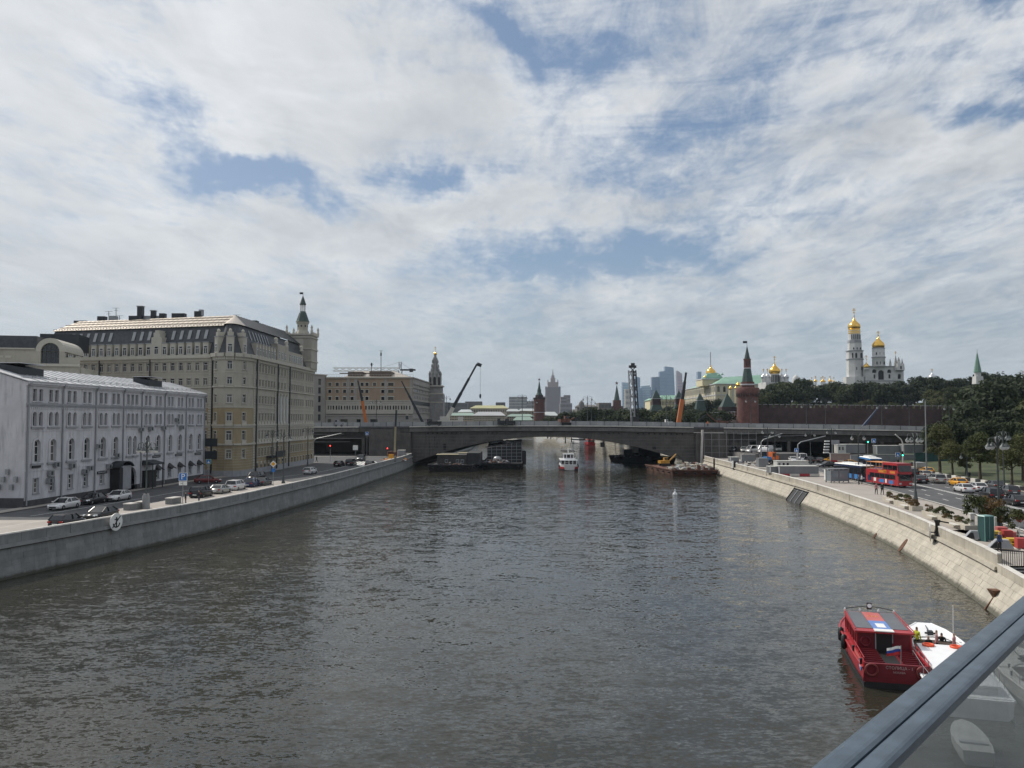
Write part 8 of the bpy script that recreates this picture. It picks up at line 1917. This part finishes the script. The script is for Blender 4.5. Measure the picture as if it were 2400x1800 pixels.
t = thing('dinghy', 'small pale dinghy bow behind the red boat stern, seen through the glass', 'boat', (19.6, 35.4, 0), R(72)); hull(t, 3.4, 1.4, .6, mat('dinghy_grey', (.42, .42, .41), .6, var=.1), None, .5, .2, .85); sbox(t, 'thwart', trim_g, .8, 1.05, -.55, .55, .6, .68)
t = thing('mooring_pontoon', 'flat grey landing pontoon beside the moored boats', 'pontoon', (31.3, 44, 0), R(78)); sbox(t, 'deck', mat('pontoon_deck', (.22, .21, .2), .9, var=.1), -12, 9, -1.4, 1.4, .3, .7); sbox(t, 'float', hull_bk, -11.8, 8.8, -1.2, 1.2, -.5, .3)
# --- white river boat coming through the arch
p = P(1337, 1103, 0); t = thing('river_boat', 'white river boat with a red waterline coming towards the camera under the arch', 'boat', (p.x, p.y + 16, 0), R(-91)); hw, zt = hull(t, 17, 5.4, 1.2, mat('hull_white', (.6, .6, .6), .4, var=.04), None, .35, .5, .9)
o = MB(); 
for s_ in (-1, 1):
    xs = [17 * i / 16 for i in range(16)]
    for a, b in zip(xs, xs[1:]): o.hexa([(a, s_ * hw(a) * .9, .45), (b, s_ * hw(b) * .9, .45), (b, s_ * (hw(b) + .03), .45), (a, s_ * (hw(a) + .03), .45), (a, s_ * hw(a) * .9, 1.0), (b, s_ * hw(b) * .9, 1.0), (b, s_ * (hw(b) + .05), 1.0), (a, s_ * (hw(a) + .05), 1.0)], boat_red)
link('red_band', o.mesh('red_band'), t)
o = MB(); 
for s_ in (-1, 1):
    for a, b in zip(xs, xs[1:]): o.hexa([(a, s_ * hw(a) * .9, -.3), (b, s_ * hw(b) * .9, -.3), (b, s_ * (hw(b) + .02), -.3), (a, s_ * (hw(a) + .02), -.3), (a, s_ * hw(a) * .9, .44), (b, s_ * hw(b) * .9, .44), (b, s_ * (hw(b) + .05), .44), (a, s_ * (hw(a) + .05), .44)], hull_bk)
link('boot_top', o.mesh('boot_top'), t)
o = MB(); o.box(.8, 13.2, -2.3, 2.3, 1.2, 1.6, boat_w); o.box(.6, 13.6, -2.5, 2.5, 2.75, 2.95, boat_w); 
for y in (-2.3, -1.2, 0, 1.1, 2.2): o.box(13.0, 13.15, y - .08, y + .08, 1.6, 2.75, boat_w)
link('saloon', o.mesh('saloon'), t); sbox(t, 'saloon_window', car_gl, .9, 13.08, -2.25, 2.25, 1.6, 2.75)
o = MB(); o.taper(7.5, 11.2, -1.6, 1.6, 2.95, 7.6, 10.8, -1.4, 1.4, 3.4, boat_w); o.box(7.2, 11.4, -1.6, 1.6, 4.45, 4.65, boat_w)
for y in (-1.4, -.6, .6, 1.4): o.box(10.75, 10.9, y - .1, y + .1, 3.4, 4.5, boat_w)
link('wheelhouse', o.mesh('wheelhouse'), t); sbox(t, 'wheelhouse_window', car_gl, 7.7, 10.8, -1.38, 1.38, 3.4, 4.45)
o = MB(); o.box(2, 8.5, -2.1, -.2, 5.2, 5.35, hull_bk); o.box(2, 8.5, .2, 2.1, 5.2, 5.35, hull_bk); o.bar((8.5, 0, 4.65), (8.5, 0, 6.2), .15, .15, boat_w); link('canopy', o.mesh('canopy'), t)
o = MB()
for s_ in (-1, 1): o.tube([(13.2, s_ * 2.0, 1.9), (16.5, s_ * .4, 2.4)], .04, metal_g, 5); o.tube([(1, s_ * 2.4, 3.8), (11, s_ * 2.4, 3.8)], .04, metal_g, 5)
link('railing', o.mesh('railing'), t)
for s_ in (-1, 1):
    for x in (9, 12): ring(t, (x, s_ * 2.75, 1.1), (R(90), 0, 0), .35, .12, hull_bk, 'tyre_fender')
# --- far boats
def far_boat(u, v, label, m, decks, L_, W, ang, z=2.2):
    p = P(u, v, 0); t = thing('passenger_boat', label, 'boat', p, ang); hw, zt = hull(t, L_, W, 1.1, m, None, .3, .4, .9)
    for d in range(decks):
        sbox(t, 'deck_house', m, 1, L_ * .78, -W * .42, W * .42, 1.2 + d * z, 2.0 + d * z); sbox(t, 'deck_window', car_gl, 1.1, L_ * .77, -W * .41, W * .41, 2.0 + d * z, 2.9 + d * z); sbox(t, 'deck_roof', boat_w if d or m is boat_w else m, .8, L_ * .8, -W * .45, W * .45, 2.9 + d * z, 3.1 + d * z)
    sbox(t, 'wheelhouse', m, L_ * .5, L_ * .7, -W * .2, W * .2, 1.2 + decks * z - .3, 2.6 + decks * z - .3)
far_boat(1366, 1040, 'white two-deck passenger boat far under the arch', boat_w, 2, 24, 5, R(103), 1.9); far_boat(1387, 1044, 'red passenger boat far under the arch, nearer than the white one', boat_red, 1, 14, 4.6, R(95))
# --- barges
steel_d = mat('barge_steel', (.03, .03, .033), .7, var=.3, vs=1); rusty = mat('rusty_hull', (.13, .062, .045), .85, var=.35, vs=.8, dirt=.4); ply = mat('plywood', (.34, .30, .19), .8, var=.15); 
def barge(name, label, A_, B_, C_, D_, H, m, z0=-.4):
    c = (Vector(A_) + Vector(B_) + Vector(C_) + Vector(D_)) / 4; t = thing(name, label, 'barge', (c.x, c.y, 0)); o = MB()
    cor = [Vector(q) - c for q in (A_, B_, C_, D_)]; lo = [q * .93 for q in cor]
    o.hexa([(q.x, q.y, z0) for q in lo] + [(q.x, q.y, H) for q in cor], m); link('hull', o.mesh('hull'), t)
    o = MB()
    for a, b in zip(cor, cor[1:] + cor[:1]): o.bar((a.x, a.y, H + .12), (b.x, b.y, H + .12), .25, .3, m)
    link('coaming', o.mesh('coaming'), t)
    for a, b in zip(cor, cor[1:] + cor[:1]):
        for k in range(5):
            q = a.lerp(b, (k + .5) / 5); o = MB(); o.lathe((q.x * 1.01, q.y * 1.01, H * .55), [(.12, -.18), (.42, -.12), (.42, .12), (.12, .18)], tyre_m, 8); me = o.mesh('tyre_fender'); link('tyre_fender', me, t)
    return t, c
t, c = barge('cargo_barge', 'dark barge carrying a low shed with yellow boards, leftmost under the arch', (-23.9, 236), (-11.3, 235), (-8.5, 262), (-22, 264), 1.7, steel_d)
sbox(t, 'shed', mat('shed_grey', (.05, .048, .045), .8, var=.2), -5.2, 3.2, -9, 6, 1.7, 4.5); sbox(t, 'dark_shed', steel_d, 3.3, 7.2, -8, 10, 1.7, 5.0)
for i in range(9): sbox(t, 'roof_board', ply, -5.6 + i * .72, -5.0 + i * .72, -9.2, -3.5, 4.52, 4.6)
for i in range(6): sbox(t, 'roof_board', ply, 0 + i * .7, .6 + i * .7, 0, 6, 4.62, 4.7)
for x in (-3.0, .2, 1.6): sbox(t, 'shed_window', trim_g, x, x + .9, -9.05, -8.98, 2.2, 3.2); sbox(t, 'window_pane', car_gl, x + .12, x + .78, -9.08, -9.04, 2.35, 3.05)
mb = MB(); rubble(mb, (-1, -11.3, 1.75), 4.5, 1.2, .7, 40, [steel_d, rusty, metal_d], 8, .15, .4); link('deck_gear', mb.mesh('deck_gear'), t)['kind'] = 'stuff'
t, c = barge('scaffold_barge', 'dark barge carrying a tall scaffolded block, second under the arch', (-9.0, 247.5), (2.8, 246), (4.0, 285), (-8.5, 286), 1.5, steel_d)
o = MB(); o.hexa([(-5.0, -8, 1.5), (5.8, -8, 1.5), (6.2, 16, 1.5), (-5, 16, 1.5), (-5.0, -8, 5.9), (5.6, -8, 7.6), (6.0, 16, 8.0), (-5, 16, 7.4)], steel_d); link('block', o.mesh('block'), t)
o = MB()
for i in range(8):
    x = -5.2 + i * 1.55; zt_ = 5.9 + (x + 5.2) * .16; o.bar((x, -8.5, 1.5), (x, -8.5, zt_ + .5), .09, .09, trim_g)
for k in range(5): o.bar((-5.2, -8.5, 2.3 + k * 1.0), (5.7, -8.5, 2.3 + k * 1.05), .09, .09, trim_g)
o.bar((-5.6, -8.8, 6.2), (5.8, -8.8, 8.1), .2, .2, steel_d); link('scaffold', o.mesh('scaffold'), t)
mb = MB(); rubble(mb, (-2, -13, 1.6), 4.2, 3, 1.4, 90, [steel_d, metal_g, trim_g, rusty, metal_d], 18, .15, .5); link('machinery', mb.mesh('machinery'), t)['kind'] = 'stuff'
mb = MB(); rubble(mb, (0, 2, 7.4), 5, 9, .9, 60, [steel_d, metal_d, steel_d], 19, .2, .6); link('top_gear', mb.mesh('top_gear'), t)['kind'] = 'stuff'
o = MB(); o.lathe((-1.8, -12, 1.6), [(1.3, 0), (1.3, 1.2), (1.0, 1.7), (.3, 1.9)], metal_g, 10); link('tank', o.mesh('tank'), t)
for x in (5.9,): sbox(t, 'tug_bow', steel_d, x - .4, x + 1.2, -6, 6, .6, 4.6)
t, c = barge('crane_barge', 'black pontoon with a crane cab under the right half of the arch', (34.5, 296), (46.5, 276), (56, 283), (45, 305), 1.8, steel_d)
sbox(t, 'crane_house', steel_d, -3.5, 6.0, -2, 6, 1.8, 6.0); sbox(t, 'cab', metal_d, -6.8, -4.0, -3, 0, 1.8, 4.4); sbox(t, 'white_plate', white, -3.4, -1.6, -2.2, -2.0, 3.2, 6.4)
text_on(t, 'TK 154', 1.1, (3.0, -2.06, 4.4), (R(90), 0, 0), trim_g)
mb = MB(); rubble(mb, (-4, -3, 1.9), 6, 4, 1.0, 70, [steel_d, metal_g, metal_d, trim_g], 28, .15, .45); link('deck_gear', mb.mesh('deck_gear'), t)['kind'] = 'stuff'
t, c = barge('rubble_barge', 'rust-brown barge heaped with broken concrete by the right pier', (39.3, 245), (41.9, 217.5), (53.6, 216), (52.5, 240), 1.3, rusty)
mb = MB(); rubble(mb, (1.8, -6, 1.35), 6.3, 6.5, 2.0, 320, [granite, granite, trim_g, granite_g, rusty], 38, .25, .75); link('rubble', mb.mesh('rubble'), t)['kind'] = 'stuff'
for x, y, w, h, m in ((1.5, -13.0, .9, 1.3, rusty), (3.2, -13.0, 1.1, .8, rusty), (4.8, -13, .9, .9, rusty), (-1.0, -12.6, .9, .9, rusty)): sbox(t, 'side_gate', m, x, x + w, y, y + .3, 1.3, 1.3 + h)
o = MB(); o.tube([(5.9, -13.0, 1.0), (5.9, -13.0, 4.6)], .22, hull_bk, 8); link('spud', o.mesh('spud'), t)
def excavator(loc, rz, label, m=taxi_y, boom=((1.2, 1.6), (4.2, 4.2), (6.8, 2.2), (7.2, .6)), name='excavator'):
    t = thing(name, label, 'excavator', loc, rz)
    for s_ in (-1, 1): o = MB(); o.loft([[(-1.9, s_ * 1.1 - .28, .45), (-1.6, s_ * 1.1 - .28, 0), (1.6, s_ * 1.1 - .28, 0), (1.9, s_ * 1.1 - .28, .45), (1.6, s_ * 1.1 - .28, .9), (-1.6, s_ * 1.1 - .28, .9)], [(-1.9, s_ * 1.1 + .28, .45), (-1.6, s_ * 1.1 + .28, 0), (1.6, s_ * 1.1 + .28, 0), (1.9, s_ * 1.1 + .28, .45), (1.6, s_ * 1.1 + .28, .9), (-1.6, s_ * 1.1 + .28, .9)]], black); link('track', o.mesh('track'), t)
    sbox(t, 'body', m, -2.2, 1.2, -1.3, 1.3, 1.0, 2.0); sbox(t, 'cab', m, -.2, 1.3, .1, 1.2, 2.0, 3.0); sbox(t, 'cab_window', car_gl, -.1, 1.32, .08, 1.22, 2.2, 2.85)
    o = MB()
    for a, b in zip(boom, boom[1:]): o.bar((a[0], -.3, a[1]), (b[0], -.3, b[1]), .35, .4, m if a is boom[0] else metal_d)
    o.taper(boom[-1][0] - .4, boom[-1][0] + .5, -.9, .3, boom[-1][1] - .6, boom[-1][0] - .2, boom[-1][0] + .3, -.8, .2, boom[-1][1] + .2, metal_d); link('boom', o.mesh('boom'), t); return t
q = excavator((43.5, 236, 1.5), R(15), 'yellow excavator standing on the rust-brown barge', mat('digger_yellow', (.42, .22, .03), .5, var=.15, vs=2)); q.scale = (.8, .8, .8); 
p = D(1760, 994, 262); excavator((p.x - 9.5, 262, deck_z(100)), R(170), 'small dark red excavator on the bridge by the round tower', rusty)
excavator((17, 262, deck_z(50) - .02), R(20), 'small excavator on the bridge right of the arch crown', rusty, boom=((1.2, 1.6), (2.8, 2.4), (4.0, 1.8), (4.2, 1.0)))
# --- buoy
p = P(1582, 1160, 0); t = thing('buoy', 'small white conical buoy floating right of mid river', 'buoy', p); o = MB(); o.lathe((0, 0, 0), [(.3, -.3), (.52, 0), (.5, .3), (.16, .75), (.13, 1.15), (.2, 1.25), (.03, 1.45)], boat_w, 14); link('float', o.mesh('float'), t); o = MB(); o.lathe((0, 0, 1.45), [(.1, 0), (.1, .15), (.03, .2)], metal_d, 8); link('lantern', o.mesh('lantern'), t); t.scale = (.9, .9, .82)
# ------------------------------------------------------------------ mobile cranes
def crane(label, base, mid, tip, Y, m1, m2, w=1.0, truck=True, head=False, hook=None, name='mobile_crane'):
    a, b, c = D(*base, Y), D(*mid, Y), D(*tip, Y); t = thing(name, label, 'crane', (a.x, a.y, deck_z(50))); 
    o = MB(); o.bar(a, b, w, w, m1); o.build('lower_boom', t, True); o = MB(); n = 3
    for i in range(n): o.bar(b.lerp(c, i / n), b.lerp(c, (i + 1) / n), w * (.8 - .17 * i), w * (.8 - .17 * i), m2)
    if head: o.bar(c, c + Vector((1.6, 0, -.6)), w * .5, w * .9, m2)
    o.build('upper_boom', t, True)
    if truck:
        z = deck_z(50); o = MB(); o.box(a.x - 3, a.x + 6, Y - 1.3, Y + 1.3, z + .8, z + 1.6, m1); o.box(a.x - 2.2, a.x + 1.2, Y - 1.2, Y + 1.2, z + 1.6, z + 3.0, m1); o.build('carrier', t, True); o = MB()
        for x in (-2, -.2, 3, 5): o.lathe((a.x + x, Y, z + .6), [(.6, -.6), (.6, .6)], tyre_m, 8)
        o.build('outrigger', t, True)
        o = MB(); o.box(a.x + 4.2, a.x + 6.1, Y - 1.25, Y + 1.25, z + 1.6, z + 2.9, m1); o.build('cab', t, True)
    if hook:
        o = MB(); d = D(*hook, Y); o.tube([c + Vector((1.2, 0, -.5)), Vector((c.x + 1.2, Y, d.z))], .05, metal_g, 4); o.build('hoist_rope', t, True); o = MB(); o.lathe((c.x + 1.2, Y, d.z), [(.1, .3), (.35, 0), (.35, -.9), (.1, -1.4)], metal_d, 8); o.build('hook_block', t, True)
    return t
crane_or = mat('crane_orange', (.50, .15, .04), .45, var=.05)
crane('tall white and grey telescopic crane leaning right beside the bell tower', (1046, 984), (1062, 955), (1118, 853), 300, tcm, metal_d, 1.35, head=True, hook=(1123, 925))
crane('orange and black crane with its boom leaning left before the beige block', (858, 992), (849, 940), (839, 892), 285, crane_or, metal_d, .95, truck=False)
crane('dark crane boom leaning left across the corner of the beige block', (992, 992), (968, 945), (941, 893), 292, metal_d, metal_d, .9, truck=False)
crane('orange crane with a black upper boom right of the lattice boom', (1590, 993), (1599, 936), (1608, 873), 285, crane_or, steel_d, 1.35, truck=False)
crane('thin dark blue crane boom leaning right before the long wall', (2020, 1003), (2035, 985), (2060, 953), 262, mat('crane_blue', (.03, .05, .10), .5, var=0), mat('crane_blue', (0, 0, 0)), .7, truck=False)
t = thing('drilling_rig', 'slim drilling rig with a dark top and yellow foot near the left pier', 'rig', P(926, 1078, GZ)); a, b, c = D(925, 1060, 238), D(927, 1000, 238), D(929, 961, 238)
o = MB(); o.bar(a, b, .5, .5, ply); o.build('lower_mast', t, True); o = MB(); o.bar(b, c, .5, .5, metal_d); o.build('upper_mast', t, True)
Yl = 312; t = thing('piling_rig', 'tall twin-legged lattice boom rising behind the bridge', 'rig', D(1486, 985, Yl)); t.location.z = 1
o = MB(); lattice(o, D(1484, 990, Yl), D(1477, 868, Yl), 1.3, trim_g, 2.6, .3); o.build('left_leg', t, True); o = MB(); lattice(o, D(1495, 990, Yl + 3), D(1487, 868, Yl), 1.0, metal_d, 2.6, .28); o.build('right_leg', t, True)
o = MB()
for v in (962, 930, 900, 880): o.bar(D(1479, v, Yl), D(1490, v, Yl), .3, .4, metal_d)
o.build('tie', t, True); o = MB(); q, r_ = D(1474, 862, Yl), D(1491, 851, Yl); o.box(q.x, r_.x, Yl - .6, Yl + .6, q.z, q.z + .9, steel_d); o.box(q.x + .8, r_.x - .6, Yl - .6, Yl + .6, q.z + .9, r_.z, steel_d); o.bar(D(1477, 872, Yl), D(1490, 860, Yl), .3, .3, steel_d); o.bar(D(1488, 872, Yl), D(1476, 860, Yl), .3, .3, steel_d); o.build('head', t, True)
o = MB(); q, r_ = D(1476, 992, Yl), D(1506, 977, Yl); o.box(q.x, r_.x, Yl - 2, Yl + 3, 2, q.z, steel_d); o.box(q.x + .8, r_.x - 1.5, Yl - 2, Yl + 3, q.z, r_.z, steel_d); o.build('machine_house', t, True)
mb = MB(); c = (30, 262, deck_z(50)); 
for i, (u, w, lb, m) in enumerate(((1176, 2.6, 'dark site vehicle on the bridge, left of the arch crown', metal_d), (1196, 3.2, 'low dark site vehicle on the bridge at the crown', steel_d), (1563, 2.2, 'small white machine on the bridge left of the orange crane', white), (1020, 4.5, 'dark flatbed on the bridge before the bell tower', steel_d), (800, 2.6, 'pale box on the left bridge approach', trim_g))):
    p = D(u, 992, 266); z = deck_z((p.x + 33)); t = thing('site_vehicle', lb, 'vehicle', (p.x, 263, z)); sbox(t, 'body', m, -w / 2, w / 2, -1, 1, .4, 1.5); sbox(t, 'cab', m, -w / 2, -w / 6, -.9, .9, 1.5, 2.2); sbox(t, 'cab_window', car_gl, -w / 2 + .1, -w / 6 - .1, -.93, -.9, 1.6, 2.05)
    for x in (-w / 3, w / 3): o = link('wheel', WH[0], t, (x, -1.0, .33)); link('rim', WH[1], o)
person((18.5, 261, deck_z(51)), 'stand', cl_wh, cl_bk, 'worker in a pale helmet on the bridge above the arch crown', 0); person((60, 254, deck_z(90) + .1), 'stand', org, cl_bk, 'worker in orange on the bridge by the stripped edge', 0)
# ------------------------------------------------------------------ the footbridge under the camera: rail, glass, deck
rail_m = bpy.data.materials.new('rail_steel'); rail_m.use_nodes = True; t = NT(rail_m.node_tree); b = t.n['Principled BSDF']; g = t.node('ShaderNodeNewGeometry').outputs['Position']
c = t.mix(t.ramp(t.noise(t.mapping(g, scale=(6, 6, 40)), 3, 4, .6), .3, .7), (.060, .085, .112, 1), (.095, .13, .165, 1)); t.l.new(c, b.inputs['Base Color']); b.inputs['Roughness'].default_value = .38; b.inputs['Metallic'].default_value = .35; b.inputs['Specular IOR Level'].default_value = .5
rail_d = mat('rail_side', (.07, .10, .13), .35, .5, var=.1)
bg_m = bpy.data.materials.new('balustrade_glass'); bg_m.use_nodes = True; t = NT(bg_m.node_tree); t.n.clear(); out = t.node('ShaderNodeOutputMaterial')
tr_ = t.node('ShaderNodeBsdfTransparent'); tr_.inputs[0].default_value = (.80, .83, .84, 1); gl_ = t.node('ShaderNodeBsdfGlossy'); gl_.inputs['Roughness'].default_value = .03; gl_.inputs[0].default_value = (.9, .93, .95, 1)
df = t.node('ShaderNodeBsdfDiffuse'); df.inputs[0].default_value = (.30, .32, .32, 1); g = t.node('ShaderNodeNewGeometry').outputs['Position']
dust_haze = t.ramp(t.noise(t.mapping(g, scale=(3, 3, 1.2)), 1.6, 4, .6, 1.0), .35, .75)  # pale diffuse stands for dust and reflected haze on the panes
m1 = t.node('ShaderNodeMixShader'); t.l.new(t.math('ADD', t.math('MULTIPLY', dust_haze, .20), .12), m1.inputs[0]); t.l.new(tr_.outputs[0], m1.inputs[1]); t.l.new(df.outputs[0], m1.inputs[2])
fz = t.node('ShaderNodeFresnel'); fz.inputs[0].default_value = 1.22; m2 = t.node('ShaderNodeMixShader'); t.l.new(t.math('ADD', t.math('MULTIPLY', fz.outputs[0], .45), .03), m2.inputs[0]); t.l.new(m1.outputs[0], m2.inputs[1]); t.l.new(gl_.outputs[0], m2.inputs[2]); t.l.new(m2.outputs[0], out.inputs[0])
dv = Vector((math.sin(R(41.3)), math.cos(R(41.3)), 0)); nv = Vector((-dv.y, dv.x, 0))       # nv points over the water
O = P(1965, 1800, 14.0); ZR = 14.0
def RP(s_, n, z): v = O + dv * s_ + nv * n; return (v.x, v.y, z)
bal = thing('balustrade', 'slate-blue metal handrail over glass panels in the near right corner', 'balustrade', tuple(O)); S0, S1 = -3.2, 44.0
def extr(pr, m, nm, s0=S0, s1=S1):
    o = MB(); o.loft([[RP(s0, n, z) for n, z in pr], [RP(s1, n, z) for n, z in pr]], m); return o.build(nm, bal, True)
# flat top strip, groove, lower rounded strip
def lobe(n0, n1, z0, h, k=8): return [(n0 + (n1 - n0) * i / k, z0 + h * (1 - (2 * i / k - 1) ** 4)) for i in range(k + 1)]
extr(lobe(.034, -.008, ZR - .005, .005) + [(-.008, ZR - .020), (.034, ZR - .020)], rail_m, 'handrail_outer')
extr(lobe(-.0085, -.046, ZR - .009, .006) + [(-.046, ZR - .024), (-.0085, ZR - .024)], rail_m, 'handrail_inner')
extr([(.018, ZR - .0245), (-.034, ZR - .0245), (-.034, ZR - .034), (.018, ZR - .034)], rail_d, 'handrail_core')
k = 0; s_ = S0
while s_ < S1:
    o = MB(); o.loft([[RP(s_, n, z) for n, z in ((0.0, 12.95), (-.016, 12.95), (-.016, ZR - .03), (0.0, ZR - .03))], [RP(s_ + 2.38, n, z) for n, z in ((0.0, 12.95), (-.016, 12.95), (-.016, ZR - .03), (0.0, ZR - .03))]], bg_m); o.build('glass_panel', bal, True); s_ += 2.4
fb = thing('footbridge_deck', 'pale floating footbridge deck the camera stands on', 'bridge', tuple(RP(0, 0, 12.9)))
o = MB(); o.loft([[RP(s, n, z) for n, z in ((.10, 12.95), (.10, 12.6), (-1.2, 12.0), (-5.0, 12.0), (-6.3, 12.6), (-6.3, 12.95))] for s in (-30, S1)], mat('deck_stone', (.13, .13, .125), .8, var=.35, vs=1.5, bump=.01)); o.build('slab', fb, True)
# ------------------------------------------------------------------ air
hm = bpy.data.materials.new('haze_air'); hm.use_nodes = True; t = NT(hm.node_tree); t.n.clear(); out = t.node('ShaderNodeOutputMaterial'); pv = t.node('ShaderNodeVolumePrincipled')
pv.inputs['Color'].default_value = (.66, .82, 1, 1); pv.inputs['Density'].default_value = 0.000052; pv.inputs['Anisotropy'].default_value = .2; t.l.new(pv.outputs[0], out.inputs['Volume'])
mb = MB(); mb.box(-6050, 6050, -3050, 9560, -2, 460, hm); tag(mb.build('haze'), kind='stuff')
for o in [q for q in bpy.data.objects if q.parent is None and q.location.z < -400]:     # unused prototypes
    st = [o]
    while st:
        q = st.pop(); st += list(q.children); bpy.data.objects.remove(q)
ORD = lambda i: '%d%s from left' % (i + 1, 'th' if i % 100 in (10, 11, 12) else {1: 'st', 2: 'nd', 3: 'rd'}.get((i + 1) % 10, 'th'))
same = {}
for q in bpy.data.objects:
    if q.parent is None and 'label' in q and 'group' in q: same.setdefault((q['group'], q['label']), []).append(q)
for (g_, l_), qs in same.items():
    if len(qs) > 1:
        qs.sort(key=lambda q: q.location.x / max(1, q.location.y))
        for i, q in enumerate(qs): q['label'] = l_ + ', ' + ORD(i)
